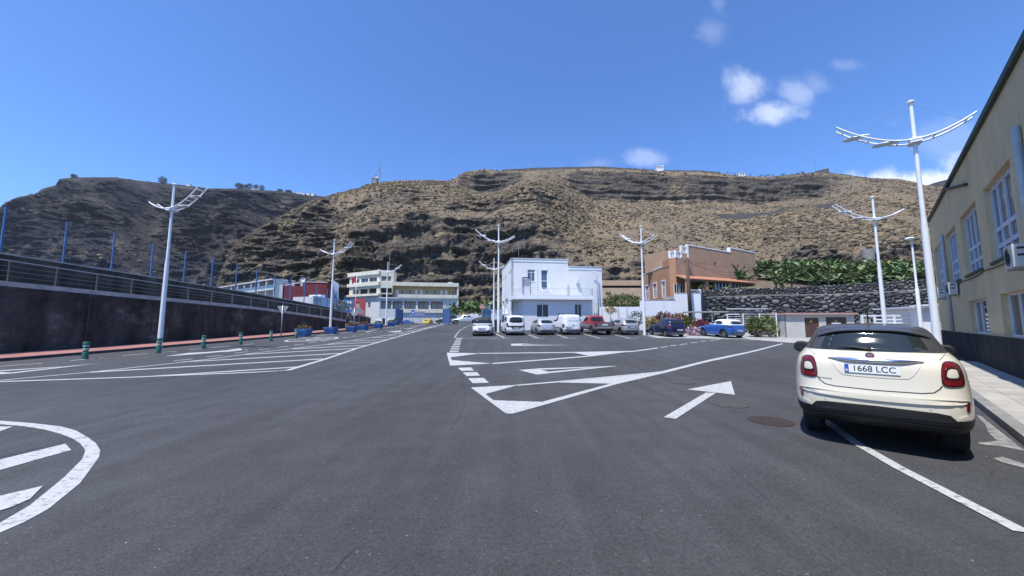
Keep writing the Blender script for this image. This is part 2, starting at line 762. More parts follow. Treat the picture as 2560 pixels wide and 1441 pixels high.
mark('lane_arrow', gpoly('M', [(585, 285), (740, 280), (820, 300), (725, 320)]),
     gpoly('M', [(735, 274), (1310, 256), (1310, 258.5), (860, 279), (745, 283), (585, 286)]),
     gpoly('M', [(815, 298), (1120, 269), (1310, 258), (830, 308), (725, 320)]))
mark('lane_arrow', gpoly('M', [(1840, 431), (2165, 369), (2195, 471)]), gpoly('M', [(1980, 455), (2055, 457), (1755, 652), (1665, 640)]))
for x0, y0, x1, y1 in [(1642, 117, 1695, 110), (1712, 106, 1762, 99), (1785, 97, 1838, 90), (1867, 84, 1915, 78),
                       (1942, 73, 1980, 68), (2005, 65, 2095, 56)]:
    line('lane_dash', 'M', [(x0, y0), (x1, y1)], .15)
for x0, x1 in [(120, 520), (680, 775), (890, 1015), (1150, 1243), (1372, 1476)]:
    line('bay_line', 'M', [(x0, 48), (x1, 48)], .16)
for a, b_ in [((408, 12), (482, 46)), ((648, 20), (728, 46)), ((860, 20), (952, 46)), ((1072, 20), (1187, 46)), ((1280, 20), (1412, 46)),
              ((1510, 26), (1640, 46)), ((1740, 30), (1850, 46))]:
    line('bay_line', 'M', [a, b_], .15)
line('bay_line', 'M', [(1560, 47), (1850, 49), (2100, 57), (2350, 66)], .13)
# hatched triangle on the left
line('hatch_edge', None, [(-60, 954.5), (0, 952), (240, 930), (470, 905), (640, 883), (816, 862), (940, 843), (1001, 833), (1060, 821), (1109, 811)], .16)
line('hatch_edge', None, [(-60, 957), (0, 955), (325, 944), (640, 931), (719, 926.5), (893, 871), (1010, 838), (1119, 810)], .20)
for x0, y0, x1, y1, w in [(382, 941.5, 748, 918, .26), (228, 931.5, 808, 898, .30), (457, 905.5, 858, 884, .30), (600, 888, 893, 871.5, .30),
                          (732, 873, 923, 863, .30), (816, 862, 948, 855.5, .3), (882, 853.5, 972, 849.5, .3), (933, 845.5, 995, 843.5, .3),
                          (972, 839.5, 1017, 837.2, .3), (997, 835, 1034, 832.7, .3), (1021, 830.2, 1050, 828.6, .3),
                          (1038, 826, 1064, 824.5, .3), (1052, 822.5, 1078, 820.8, .3), (1066, 819.3, 1090, 817.9, .3)]:
    line('hatch_stripe', None, [(x0, y0), ((x0 + x1) / 2, (y0 + y1) / 2), (x1, y1)], w)
for x0, y0, x1, y1 in [(30, 690, 178, 680), (277, 660, 405, 647), (488, 632, 605, 618), (670, 605, 775, 592), (838, 582, 925, 570),
                       (985, 558, 1063, 547), (1108, 540, 1180, 530), (1222, 522, 1283, 512), (1323, 503, 1385, 495), (1420, 488, 1475, 480),
                       (1505, 472, 1555, 467), (1583, 463, 1627, 457), (1660, 452, 1700, 446), (1725, 440, 1757, 435), (1780, 431, 1810, 427),
                       (1835, 422, 1860, 418), (1880, 415, 1905, 411)]:
    line('lane_dash', 'N', [(x0, y0), (x1, y1)], .15)
for x0, y0, x1, y1 in [(1735, 572, 1925, 552), (2065, 532, 2230, 515), (2345, 495, 2487, 480)]:
    line('lane_dash', 'H', [(x0, y0), (x1, y1)], .15)
for x0, y0, x1, y1 in [(0, 627, 420, 596), (705, 570, 850, 556), (900, 551, 1025, 540), (1225, 520, 1475, 500), (1615, 487, 1775, 475),
                       (1890, 460, 2060, 446), (2090, 441, 2310, 422), (2430, 410, 2540, 400)]:
    line('edge_dash', 'H', [(x0, y0), (x1, y1)], .15)
line('edge_line', None, [(748, 846), (888, 830), (1003, 815.5)], .16)
line('edge_line', 'N', [(1975, 402), (2160, 369)], .2)
mark('lane_arrow', gpoly('H', [(1640, 528), (1880, 492), (2060, 484), (2255, 466), (2255, 478), (2060, 496)]),
     gpoly('H', [(2250, 468), (2390, 447), (2425, 452), (2400, 470), (2470, 456), (2475, 460), (2200, 488), (2260, 479)]))
mark('lane_arrow', gpoly('H', [(-200, 684), (0, 668), (610, 629), (600, 634), (0, 678), (-200, 696)]),
     gpoly('H', [(-200, 705), (0, 686), (110, 690), (640, 630), (1000, 597), (700, 631), (120, 699), (0, 708), (-200, 722)]))
mark('lane_arrow', gpoly('N', [(1380, 470), (1420, 456), (1570, 441), (1430, 463)]))
mark('lane_arrow', gpoly('N', [(1680, 463), (1730, 456), (1870, 444), (1845, 463), (1790, 468)]))
mark('lane_arrow', gpoly('N', [(1880, 430), (1920, 422), (2075, 405), (1960, 424)]))


def ring(name, outer, inner, n=48):
    for i in range(n):
        j = i + 1
        a0, a1 = 2 * math.pi * i / n, 2 * math.pi * j / n
        yield outer(a0), outer(a1), inner(a1), inner(a0)


# painted speed roundel far left, an ellipse of 30 stretched along the lane
c0 = gnd(*Zp('B', 1062, 1124))
dirL = Vector((.10, .995, 0)).normalized()
nrm = Vector((dirL.y, -dirL.x, 0))


def roundel(c, rl, rw, th, name):
    polys = []
    n = 40
    for i in range(n):
        q = []
        for a, s_ in ((i, 0), (i + 1, 0), (i + 1, th), (i, th)):
            an = 2 * math.pi * a / n
            p = c + dirL * (math.sin(an) * (rl - s_ * 1.6)) + nrm * (math.cos(an) * (rw - s_))
            q.append((p.x, p.y))
        polys.append(q)
    bm = sheet(polys, .006)
    bmesh.ops.remove_doubles(bm, verts=bm.verts, dist=.001)
    bm_obj(name, bm, PAINT, road)


roundel(c0, 2.3, 1.5, .16, 'speed_roundel')


def digit(c, strokes, sl, sw, name='speed_digit'):
    for (a, b_, wd) in strokes:
        p = c + dirL * (a[1] * sl) + nrm * (a[0] * sw)
        q = c + dirL * (b_[1] * sl) + nrm * (b_[0] * sw)
        t = (q - p).normalized()
        n = Vector((-t.y, t.x, 0)) * wd
        mark(name, [(p + n)[:2], (q + n)[:2], (q - n)[:2], (p - n)[:2]])


THREE = [((-.3, 1), (.3, 1), .12), ((.3, 1), (.3, -1), .08), ((-.1, 0), (.3, 0), .12), ((-.3, -1), (.3, -1), .12)]
ZERO = [((-.3, 1), (.3, 1), .12), ((.3, 1), (.3, -1), .08), ((-.3, 1), (-.3, -1), .08), ((-.3, -1), (.3, -1), .12)]
digit(c0 - nrm * .45, THREE, 1.1, 1.0)
digit(c0 + nrm * .5, ZERO, 1.1, 1.0)
# the big roundel whose edge enters the picture on the left
mark('speed_roundel', gpoly(None, [(-90, 1052), (0, 1053), (80, 1059), (150, 1067), (190, 1078), (220, 1095), (240, 1110), (250, 1127), (248, 1143),
                                   (240, 1155), (200, 1210), (120, 1275), (60, 1308), (0, 1335), (-60, 1360), (-60, 1332), (0, 1310), (75, 1265),
                                   (160, 1195), (205, 1150), (212, 1133), (212, 1125), (200, 1110), (180, 1097), (150, 1086), (110, 1075),
                                   (60, 1067), (0, 1062), (-90, 1060)]))
mark('speed_digit', gpoly(None, [(-60, 1166), (0, 1151), (163, 1111), (178, 1127), (0, 1177), (-60, 1195)]))
mark('speed_digit', gpoly(None, [(-60, 1068), (32, 1068), (0, 1080), (-60, 1098)]))
mark('speed_digit', gpoly(None, [(-60, 1258), (0, 1243), (107, 1218), (75, 1250), (32, 1270), (0, 1279), (-60, 1292)]))
# line that passes under the parked white car, and worn paint by the kerb
line('edge_line', 'F', [(440, 900), (470, 950), (800, 1190), (1180, 1410), (2306, 2000)], .125)
mark('worn_paint', mat=WORN, *(lambda *q: q)(gpoly('F', [(1895, 1180), (1990, 1175), (2190, 1150), (2250, 1210), (2330, 1260), (2100, 1215), (1900, 1195)])))
mark('worn_paint', mat=WORN, *(lambda *q: q)(gpoly('F', [(1880, 930), (1920, 945), (2040, 1040), (2180, 1150), (2080, 1180), (1985, 1090), (1960, 1020), (1900, 960)])))
mark('worn_paint', mat=WORN, *(lambda *q: q)(gpoly('F', [(2030, 1325), (2110, 1310), (2350, 1390), (2420, 1440), (2300, 1410), (2100, 1360)])))

# tarred seams and cracks in the asphalt
TAR = M('tar_seam', (.026, .026, .027), rough=.6)


def seam_line(pts, w):
    P = [Vector((*q, 0)) for q in gpoly(None, pts)]
    rr = random.Random(len(pts) * 7 + int(pts[0][0]))
    fine_ = []
    for a, b_ in zip(P[:-1], P[1:]):
        n = max(2, int((b_ - a).length / .12))
        for k in range(n):
            f = a.lerp(b_, k / n)
            fine_.append(f + Vector((rr.uniform(-1, 1), rr.uniform(-1, 1), 0)) * .012)
    polys = []
    for a, b_ in zip(fine_[:-1], fine_[1:]):
        t_ = (b_ - a).normalized()
        n = Vector((-t_.y, t_.x, 0)) * w * (.3 + .7 * rr.random()) / 2
        polys.append([(a + n)[:2], (b_ + n)[:2], (b_ - n)[:2], (a - n)[:2]])
    bm_obj('tar_seam', sheet(polys, .0135), TAR, road)


for pts_, w_ in (([(-40, 1155), (100, 1120), (217, 1094), (350, 1062), (460, 1032), (575, 1005)], .014),
                 ([(820, 1441), (862, 1400), (905, 1365), (960, 1338)], .006), ([(600, 1441), (640, 1408), (668, 1360)], .003),
                 ([(1760, 1130), (1830, 1170), (1900, 1235), (2010, 1330)], .004), ([(1856, 958), (1900, 928), (1960, 905), (2000, 895)], .007),
                 ([(1590, 1010), (1640, 1060), (1665, 1105)], .004), ([(1150, 930), (1165, 1010), (1120, 1090)], .006)):
    seam_line(pts_, w_)

# ------------------------------------------------------------------ manhole covers
IRON = M('rusty_iron', (.062, .048, .041), rough=.75, metal=.3, var=.3, vs=14, bump=.5, bs=60)
IRONB = M('iron_dusty', (.060, .056, .055), rough=.85, var=.35, vs=9, bump=.6, bs=60)


def manhole(c, r, mat, label, ribs=True):
    t = thing('manhole_cover', label, 'manhole cover', (c.x, c.y, g(c.y)), rad(35))
    mb = MB()
    mb.lathe([(r, 0.0), (r, .012), (r * .93, .014), (r * .92, .009), (.01, .009)], 32)
    mb.build('cover_plate', mat, t)
    if ribs:
        for i in range(-6, 7):
            y = i * r / 7.2
            h = math.sqrt(max(0, (r * .88) ** 2 - y * y))
            MB().box(-h, h, y - r * .035, y + r * .035, .009, .015).build('rib', mat, t)
    return t


manhole(gnd(1926, 1054), .33, IRON, 'rusty ribbed manhole cover beside the left rear tyre of the cream car')
manhole(gnd(1825, 1012), .33, IRONB, 'worn dark round cover just beyond the straight white arrow', False)
manhole(gnd(1705, 956), .36, IRONB, 'worn round cover in the asphalt between the triangle island and the white arrow', False)

# ------------------------------------------------------------------ pavements and kerbs
def tile_mat(name, col, joint, sx, sy, ang, var=.12):
    m = M(name, col, rough=.85)
    nt, b = nodes_of(m)
    N, Lk = nt.nodes, nt.links
    geo = N.new('ShaderNodeNewGeometry')
    mp = N.new('ShaderNodeMapping')
    mp.inputs['Rotation'].default_value = (0, 0, ang)
    Lk.new(geo.outputs['Position'], mp.inputs[0])
    br = N.new('ShaderNodeTexBrick')
    br.offset = 0
    br.inputs['Scale'].default_value = 1
    br.inputs['Brick Width'].default_value = sx
    br.inputs['Row Height'].default_value = sy
    br.inputs['Mortar Size'].default_value = .008
    br.inputs['Color1'].default_value = (*[c * (1 - var) for c in col], 1)
    br.inputs['Color2'].default_value = (*[c * (1 + var) for c in col], 1)
    br.inputs['Mortar'].default_value = (*joint, 1)
    Lk.new(mp.outputs[0], br.inputs[0])
    no = N.new('ShaderNodeTexNoise')
    no.inputs['Scale'].default_value = 2.2
    no.inputs['Detail'].default_value = 8
    no.inputs['Roughness'].default_value = .7
    Lk.new(geo.outputs['Position'], no.inputs['Vector'])
    mr = N.new('ShaderNodeMapRange')
    Lk.new(no.outputs[0], mr.inputs[0])
    for i, v in enumerate((.3, .7, .72, 1.12)):
        mr.inputs[i + 1].default_value = v
    vm = N.new('ShaderNodeVectorMath')
    vm.operation = 'SCALE'
    Lk.new(br.outputs[0], vm.inputs[0])
    Lk.new(mr.outputs[0], vm.inputs['Scale'])
    Lk.new(vm.outputs[0], b.inputs['Base Color'])
    return m


REDPAVE = tile_mat('red_paving', (.36, .165, .14), (.22, .11, .10), .4, .4, .2)
KERBSTONE = M('basalt_kerb', (.055, .055, .060), rough=.85, var=.3, vs=6, bump=.4, bs=50)
CONCRETE = M('concrete', (.36, .35, .33), rough=.85, var=.16, vs=2.2, bump=.25, bs=40)
CONCRETE_D = M('concrete_dark', (.22, .215, .20), rough=.9, var=.25, vs=2.5, bump=.3, bs=40)

kf = [gnd(*p, .13) for p in [(-200, 914), (0, 898), (300, 873), (640, 846), (765, 836), (865, 826), (937, 817)]]
KF = [(-22.6, 8.0), (-21.5, 15.0), (-20.6, 20.5), (-19.2, 27), (-18.1, 32), (-17.4, 37.5), (-17.2, 46), (-17.4, 52)]
KB = [(-26.2, 8.0), (-24.75, 15.0), (-23.5, 20.5), (-22.1, 27), (-21.0, 32), (-19.85, 37.5), (-19.2, 46), (-19.6, 52)]
bm = sheet([[KF[i], KF[i + 1], KB[i + 1], KB[i]] for i in range(len(KF) - 1)], .13)
left_pave = tag(bm_obj('pavement_left', bm, REDPAVE), kind='structure')


def kerb_run(name, pts, w, h, mat, parent, side=1, seg=1.0, gap=.008, hfun=None):
    """kerb stones one by one along a polyline (outer face on the polyline)"""
    for i in range(len(pts) - 1):
        a, b_ = Vector((*pts[i], 0)), Vector((*pts[i + 1], 0))
        d = (b_ - a)
        n = max(1, round(d.length / seg))
        t = d.normalized()
        nr = Vector((-t.y, t.x, 0)) * side
        for k in range(n):
            p = a + d * (k / n) + t * gap
            q = a + d * ((k + 1) / n) - t * gap
            r_ = q + nr * w
            s_ = p + nr * w
            c = [p, q, r_, s_] if side > 0 else [s_, r_, q, p]
            bot = [(v.x, v.y, g(v.y) - .05) for v in c]
            top = [(v.x, v.y, g(v.y) + h) for v in c]
            MB().hexa(bot + top).build(name, mat, parent)


kerb_run('kerb_stone', KF, .16, .134, KERBSTONE, left_pave, side=1)

# right-hand pavement by the tan building: kerb x - y = 1.88, wall x - y = 3.97, running at 45 degrees
K0 = Vector((6.87 - 8.0, 5.0 - 8.0, 0))
RD = Vector((.7090, .7052, 0)).normalized()
RN = Vector((RD.y, -RD.x, 0))                      # towards the building


def rp(u, v):
    p = Vector((6.87, 5.0, 0)) + RD * u + RN * v
    return (p.x, p.y)


PAVE = tile_mat('pale_paving', (.40, .375, .325), (.22, .215, .20), .62, .62, math.pi / 4, .06)
bm = sheet([[rp(-14, .17), rp(14.5, .17), rp(14.5, 3.2), rp(-14, 3.2)]], .125)
right_pave = tag(bm_obj('pavement_right', bm, PAVE), kind='structure')
kerb_run('kerb_stone', [rp(-14, 0), rp(14.5, 0)], .17, .13, CONCRETE_D, right_pave, side=-1)
# grey inset slab in the paving
u0, v0 = 0, 0
bm = sheet([gpoly(None, [])] if False else [[rp(.55, .55), rp(1.35, .62), rp(.95, 1.5), rp(.15, 1.42)]], .130)
bm_obj('inset_slab', bm, M('grey_slab', (.115, .11, .108), rough=.8, var=.2, vs=6), right_pave)

# pale concrete apron in front of the garden and the hut
APRON = tile_mat('apron_concrete', (.36, .355, .335), (.25, .245, .23), 2.4, 2.4, .6, .05)
ap = [gnd(*p) for p in [(1640, 845.2), (1860, 848), (1990, 858.5), (2090, 862)]]
ap = [(p.x, p.y) for p in ap] + [(36, 27), (30, 36), (14, 37), (12.0, 32)]
tag(bm_obj('concrete_apron', sheet([ap], .004), APRON), kind='structure')

# ================================================================== HILLS
def hill_mat(name, grass1, grass2, rock1, rock2, strata, ns=1.0, bias=0.0):
    m = M(name, grass1, rough=.95, spec=.1)
    nt, b = nodes_of(m)
    N, Lk = nt.nodes, nt.links
    geo = N.new('ShaderNodeNewGeometry')
    P = geo.outputs['Position']

    def noise(s, d=6, r=.65, stretch=None):
        src = P
        if stretch:
            mp = N.new('ShaderNodeMapping')
            mp.inputs['Scale'].default_value = stretch
            Lk.new(P, mp.inputs[0])
            src = mp.outputs[0]
        n = N.new('ShaderNodeTexNoise')
        n.inputs['Scale'].default_value = s
        n.inputs['Detail'].default_value = d
        n.inputs['Roughness'].default_value = r
        Lk.new(src, n.inputs['Vector'])
        return n.outputs[0]

    def rng(x, a, b_, lo=0, hi=1):
        n = N.new('ShaderNodeMapRange')
        Lk.new(x, n.inputs[0])
        for i, v in enumerate((a, b_, lo, hi)):
            n.inputs[i + 1].default_value = v
        return n.outputs[0]

    def mix(f, a, c):
        n = N.new('ShaderNodeMixRGB')
        if isinstance(f, float):
            n.inputs[0].default_value = f
        else:
            Lk.new(f, n.inputs[0])
        for i, x in ((1, a), (2, c)):
            if isinstance(x, tuple):
                n.inputs[i].default_value = (*x, 1)
            else:
                Lk.new(x, n.inputs[i])
        return n.outputs[0]

    def mth(op, a, c):
        n = N.new('ShaderNodeMath')
        n.operation = op
        for i, x in enumerate((a, c)):
            if isinstance(x, (int, float)):
                n.inputs[i].default_value = x
            else:
                Lk.new(x, n.inputs[i])
        return n.outputs[0]

    gcol = mix(rng(noise(.035 * ns, 6, .7), .38, .62), grass1, grass2)
    gcol = mix(rng(noise(.013 * ns, 4, .6), .47, .58, 0, .75), gcol, tuple(c * .78 for c in (grass1[0], grass1[1] * 1.08, grass1[2] * 1.25)))
    gcol = mix(rng(noise(.5 * ns, 5, .7), .5, .66), gcol, tuple(c * .42 for c in grass1))
    gcol = mix(rng(noise(1.3 * ns, 4, .7), .52, .7, 0, .8), gcol, tuple(min(1, c * 1.4) for c in grass2))
    rcol = mix(rng(noise(.22 * ns, 6, .7, (1, 1, strata)), .35, .65), rock1, rock2)
    rcol = mix(rng(noise(.9 * ns, 5, .7), .42, .62), rcol, tuple(c * .55 for c in rock1))
    att = N.new('ShaderNodeAttribute')
    att.attribute_name = 'cliff'
    sep = N.new('ShaderNodeSeparateXYZ')
    Lk.new(geo.outputs['True Normal'], sep.inputs[0])
    steep = rng(sep.outputs[2], .62, .30)
    f = mth('ADD', mth('MULTIPLY', att.outputs['Fac'], .8), mth('MULTIPLY', steep, .55))
    f = mth('ADD', f, mth('MULTIPLY', mth('SUBTRACT', noise(.12 * ns, 6, .7), .5), 1.3))
    f = rng(f, .32 - bias, .62 - bias)
    gr = N.new('ShaderNodeAttribute')
    gr.attribute_name = 'gravel'
    col = mix(f, gcol, rcol)
    col = mix(gr.outputs['Fac'], col, (.060, .060, .062))
    Lk.new(col, b.inputs['Base Color'])
    bp = N.new('ShaderNodeBump')
    bp.inputs['Strength'].default_value = .9
    bp.inputs['Distance'].default_value = 1.2 / ns
    hh = mth('ADD', noise(.55 * ns, 8, .75), mth('MULTIPLY', mth('MULTIPLY', noise(.10 * ns, 7, .7, (1, 1, strata * 1.6)), f), 2.2))
    Lk.new(hh, bp.inputs['Height'])
    Lk.new(bp.outputs[0], b.inputs['Normal'])
    return m


def resample(pts, n):
    pts = np.array(pts, float)
    t = np.concatenate([[0], np.cumsum(np.abs(np.diff(pts[:, 0])) + .35 * np.abs(np.diff(pts[:, 1])))])
    tt = np.linspace(0, t[-1], n)
    return np.stack([np.interp(tt, t, pts[:, k]) for k in range(pts.shape[1])], 1)


def sstep(x, a, b_):
    t = np.clip((x - a) / (b_ - a), 0, 1)
    return t * t * (3 - 2 * t)


def curtain(name, ridge, base, nu, nv, cliff_fn, mat, amp, back, grav=None, strata=2.2, seed=0.0, gully=1.0, ramp=1.0):
    """a hillside between a foot line and a ridge line (world metres), with cliffs where cliff_fn says, then a plateau behind"""
    R = resample(ridge, nu)
    RP = np.array([at(px, py, y) for px, py, y in R])
    B = np.array(base, float)
    by = np.interp(R[:, 0], B[:, 0], B[:, 1])
    bz = np.interp(R[:, 0], B[:, 0], B[:, 2])
    bx = (R[:, 0] - 1280) / F * by
    BP = np.stack([bx, by, bz], 1)
    v = np.linspace(0, 1, nv)
    U, V = np.meshgrid(R[:, 0], v)                       # rows = v
    wob = fbm(np.stack([U * .005 + seed, V * 1.5 + seed, U * 0 + 3.1], -1), 2)
    C0 = np.clip(cliff_fn(U, V + .035 * wob), 0, 1)
    ker = np.ones(41) / 41
    Cs = np.apply_along_axis(lambda a_: np.convolve(np.pad(a_, 20, mode='edge'), ker, 'valid'), 1, C0)
    jit = fbm(np.stack([U * .02 + seed, V * 9, U * 0 + 9.7], -1), 4)
    C = np.clip(C0 * (1 + 1.3 * jit), 0, 1)
    wz = 1 + 1.7 * Cs
    wy = 1 - .70 * Cs
    cz = np.cumsum(wz, 0)
    cz = (cz - cz[0]) / (cz[-1] - cz[0])
    cy = np.cumsum(wy, 0)
    cy = (cy - cy[0]) / (cy[-1] - cy[0])
    P = np.zeros((nv, nu, 3))
    P[..., 0] = BP[:, 0] * (1 - cy) + RP[:, 0] * cy
    P[..., 1] = BP[:, 1] * (1 - cy) + RP[:, 1] * cy
    P[..., 2] = BP[:, 2] * (1 - cz) + RP[:, 2] * cz
    edge = .12 + .88 * sstep(1 - V, 0, .30)              # quieter towards the ridge line
    edge = edge * sstep(1 - V, 0, .015)
    foot = sstep(V, 0, .04)
    q = P / amp
    d1 = fbm(np.stack([q[..., 0] * .55, q[..., 1] * .35, q[..., 2] * .35], -1) + seed, 5, .55)
    # gullies running down the slope
    gl = np.abs(fbm(np.stack([q[..., 0] * .8 + .3 * d1, V * 1.2, U * 0 + 5.5 + seed], -1), 3, .5))
    disp = (d1 * .42 - (.5 - gl) * .22 * gully) * amp * .30
    # strata ledges where it is cliff
    lay = fbm(np.stack([P[..., 0] * .03, P[..., 1] * .03, P[..., 2] / strata + .8 * d1], -1) + seed, 3, .6)
    lay = .75 * np.tanh(3.2 * lay) + .35 * lay           # hard ledges with softer ground between
    lump = fbm(P * .16 + seed, 4, .6)
    rock = (lay * 1.15 + lump * .9) * (C * 1.0 + .10) * amp * .105 * ramp
    fine = fbm(P * .42 + seed, 3, .6) * amp * .014
    out = disp + fine
    k = edge * foot
    P[..., 1] -= (out * .72 + rock) * k
    P[..., 2] += (out * .65) * k
    lim = (RP[:, 2] - EYE) / RP[:, 1]                    # no shoulder stands above the ridge
    P[..., 2] = np.minimum(P[..., 2], P[..., 1] * lim * (1 - .10 * (1 - V)) + EYE)
    # uneven skyline and plateau behind
    sky_n = fbm(np.stack([R[:, 0] * .05, R[:, 0] * 0 + seed, R[:, 0] * 0], -1), 4, .6) * amp * .02
    P[-1, :, 2] += np.abs(sky_n)
    tail = []
    for s_, dz in ((.12, -.01), (.5, -.05), (1.0, -.16)):
        T = P[-1].copy()
        T[:, 1] += back * s_
        T[:, 2] += back * dz
        tail.append(T)
    foot_row = P[:1].copy()
    foot_row[..., 2] = -4
    foot_row[..., 1] -= 2
    P2 = np.concatenate([foot_row, P, np.stack(tail)], 0)
    pad = np.zeros((3, nu))
    pad1 = np.zeros((1, nu))
    G_ = grav(U, V) if grav is not None else U * 0
    o = grid_mesh(name, P2, [mat], attr={'cliff': np.concatenate([pad1, C, pad]), 'gravel': np.concatenate([pad1, G_, pad])})
    tag(o, kind='structure')
    return o, P, C, U, V, G_


HILL = hill_mat('dry_hillside', (.200, .154, .102), (.268, .205, .128), (.098, .085, .075), (.200, .170, .138), 3.0, 1.0, -.03)
FARHILL = hill_mat('dark_mountain', (.062, .054, .047), (.105, .087, .066), (.030, .029, .031), (.074, .067, .064), 7.0, .55, .28)

ridge_main = [(541, 716, 172), (552, 690, 178), (562, 660, 184), (577, 625, 190), (598, 604, 196), (633, 579, 206), (661, 563.5, 216),
              (703, 541, 228), (773, 505, 252), (844, 483, 272), (900, 470, 288), (916, 462, 292), (956, 456, 300), (994, 452, 306),
              (1051, 451, 312), (1120, 452, 320), (1142, 445, 322), (1152, 435, 324), (1166, 430, 326), (1210, 424, 330), (1254, 428, 330),
              (1346, 424, 332), (1499, 421, 335), (1565, 424, 336), (1647, 428, 338), (1756, 430, 340), (1800, 434, 340), (1837, 439, 342),
              (1891, 442, 344), (1932, 442, 346), (2001, 435, 348), (2040, 432, 350), (2075, 433, 350), (2105, 436, 350), (2137, 440, 350),
              (2181, 446, 348), (2247, 448, 345), (2288, 456, 340), (2310, 463, 338), (2420, 474, 330), (2700, 500, 310)]
base_main = [(500, 150, 1), (600, 140, 1), (830, 122, 1.3), (1150, 108, 1.4), (1350, 98, 1.4), (1500, 96, 1.6), (1700, 96, 6), (1900, 98, 8),
             (2150, 104, 9), (2700, 100, 9)]


def cliff_main(U, V):
    left = 1.3 * sstep(U, 870, 760) * sstep(V, .99, .86)                         # dark bluff on the left end
    top = sstep(U, 1120, 1160) * (sstep(V, .80, .855) - sstep(V, .90, .95))
    top = top * (1 - .75 * (sstep(U, 1230, 1330) * sstep(U, 1480, 1400))) * sstep(U, 2180, 2060)
    low = (sstep(V, .02, .07) - sstep(V, .15, .25)) * sstep(U, 1480, 1250) * sstep(U, 700, 820)
    low = low + .45 * (sstep(V, .02, .06) - sstep(V, .08, .14)) * sstep(U, 1250, 1400) * sstep(U, 1760, 1640)
    lowr = (sstep(V, .02, .05) - sstep(V, .06, .11)) * sstep(U, 1880, 1960)
    mid = (sstep(V, .46, .50) - sstep(V, .53, .58)) * sstep(U, 1180, 1090) * sstep(U, 760, 840) * .35
    ledge = .38 * (sstep(V, .34, .36) - sstep(V, .40, .44)) * sstep(U, 1500, 1380) * sstep(U, 1050, 1150)
    return np.maximum.reduce([left, top * .95, low * .85, lowr * .8, mid, ledge])


def gravel_main(U, V):
    n = fbm(np.stack([U * .02, V * 20, U * 0], -1), 4)
    px_c = np.abs(U - 1940 + 40 * n) / 150
    v_c = np.abs(V - .545 + .012 * n - (U - 1940) * .00009) / .048
    return (np.maximum(px_c, v_c) < 1).astype(float) * .95


HILLS = {}
HILLS['main'] = curtain('hill', ridge_main, base_main, 900, 300, cliff_main, HILL, 30, 160, gravel_main, 3.0, 1.7, 1.0, .72)

ridge_left = [(-260, 830, 520), (-160, 700, 540), (-60, 590, 580), (-6, 545, 620), (4, 518, 640), (7, 512, 650), (39, 495, 680), (98, 483, 720), (102, 474, 730), (139, 464, 760),
              (148, 448, 780), (183, 444, 800), (288, 444, 830), (352, 453, 850), (436, 461, 870), (527, 472, 880), (598, 472, 890),
              (703, 479, 900), (773, 488, 900), (816, 493, 900), (900, 505, 900), (1100, 540, 900)]
base_left = [(-260, 430, -3), (0, 330, 0), (300, 260, 0), (560, 260, 0), (800, 330, 0), (1100, 400, 0)]


def cliff_left(U, V):
    n = fbm(np.stack([U * .004, V * 2.2, U * 0 + 2.2], -1), 3)
    b1 = sstep(V, .66, .72) - sstep(V, .80, .86)
    b2 = sstep(V, .40, .44) - sstep(V, .50, .55)
    b3 = sstep(V, .12, .16) - sstep(V, .24, .28)
    return np.clip(.9 * b1 * (.75 + n) + .65 * b2 * (.8 + n) + .45 * b3 * (.7 + n) + .48 + .45 * n, 0, 1)


HILLS['left'] = curtain('mountain', ridge_left, base_left, 620, 230, cliff_left, FARHILL, 62, 300, None, 13.0, 8.3, .7, 1.5)
ridge_r = [(2240, 480, 800), (2300, 467, 800), (2321, 463, 800), (2345, 455, 800), (2370, 449, 800), (2450, 440, 800), (2700, 450, 800)]
HILLS['right'] = curtain('far_hill', ridge_r, [(2200, 500, 60), (2750, 500, 60)], 80, 60, lambda U, V: U * 0 + .1, FARHILL, 50, 200, None, 8.0, 4.1)

# ------------------------------------------------------------------ scrub: shrubs and grass tussocks nobody could count
def ico():
    t = (1 + 5 ** .5) / 2
    v = np.array([(-1, t, 0), (1, t, 0), (-1, -t, 0), (1, -t, 0), (0, -1, t), (0, 1, t), (0, -1, -t), (0, 1, -t),
                  (t, 0, -1), (t, 0, 1), (-t, 0, -1), (-t, 0, 1)], float)
    v /= np.linalg.norm(v[0])
    f = np.array([(0, 11, 5), (0, 5, 1), (0, 1, 7), (0, 7, 10), (0, 10, 11), (1, 5, 9), (5, 11, 4), (11, 10, 2), (10, 7, 6), (7, 1, 8),
                  (3, 9, 4), (3, 4, 2), (3, 2, 6), (3, 6, 8), (3, 8, 9), (4, 9, 5), (2, 4, 11), (6, 2, 10), (8, 6, 7), (9, 8, 1)])
    return v, f


ICO_V, ICO_F = ico()
SCRUB = [M('scrub_grey', (.090, .077, .063), rough=1, spec=.05, var=.3, vs=.7), M('scrub_dry', (.22, .175, .105), rough=1, spec=.05, var=.25, vs=.7),
         M('scrub_green', (.100, .094, .062), rough=1, spec=.05, var=.3, vs=.7), M('scrub_brown', (.150, .116, .080), rough=1, spec=.05, var=.3, vs=.7)]


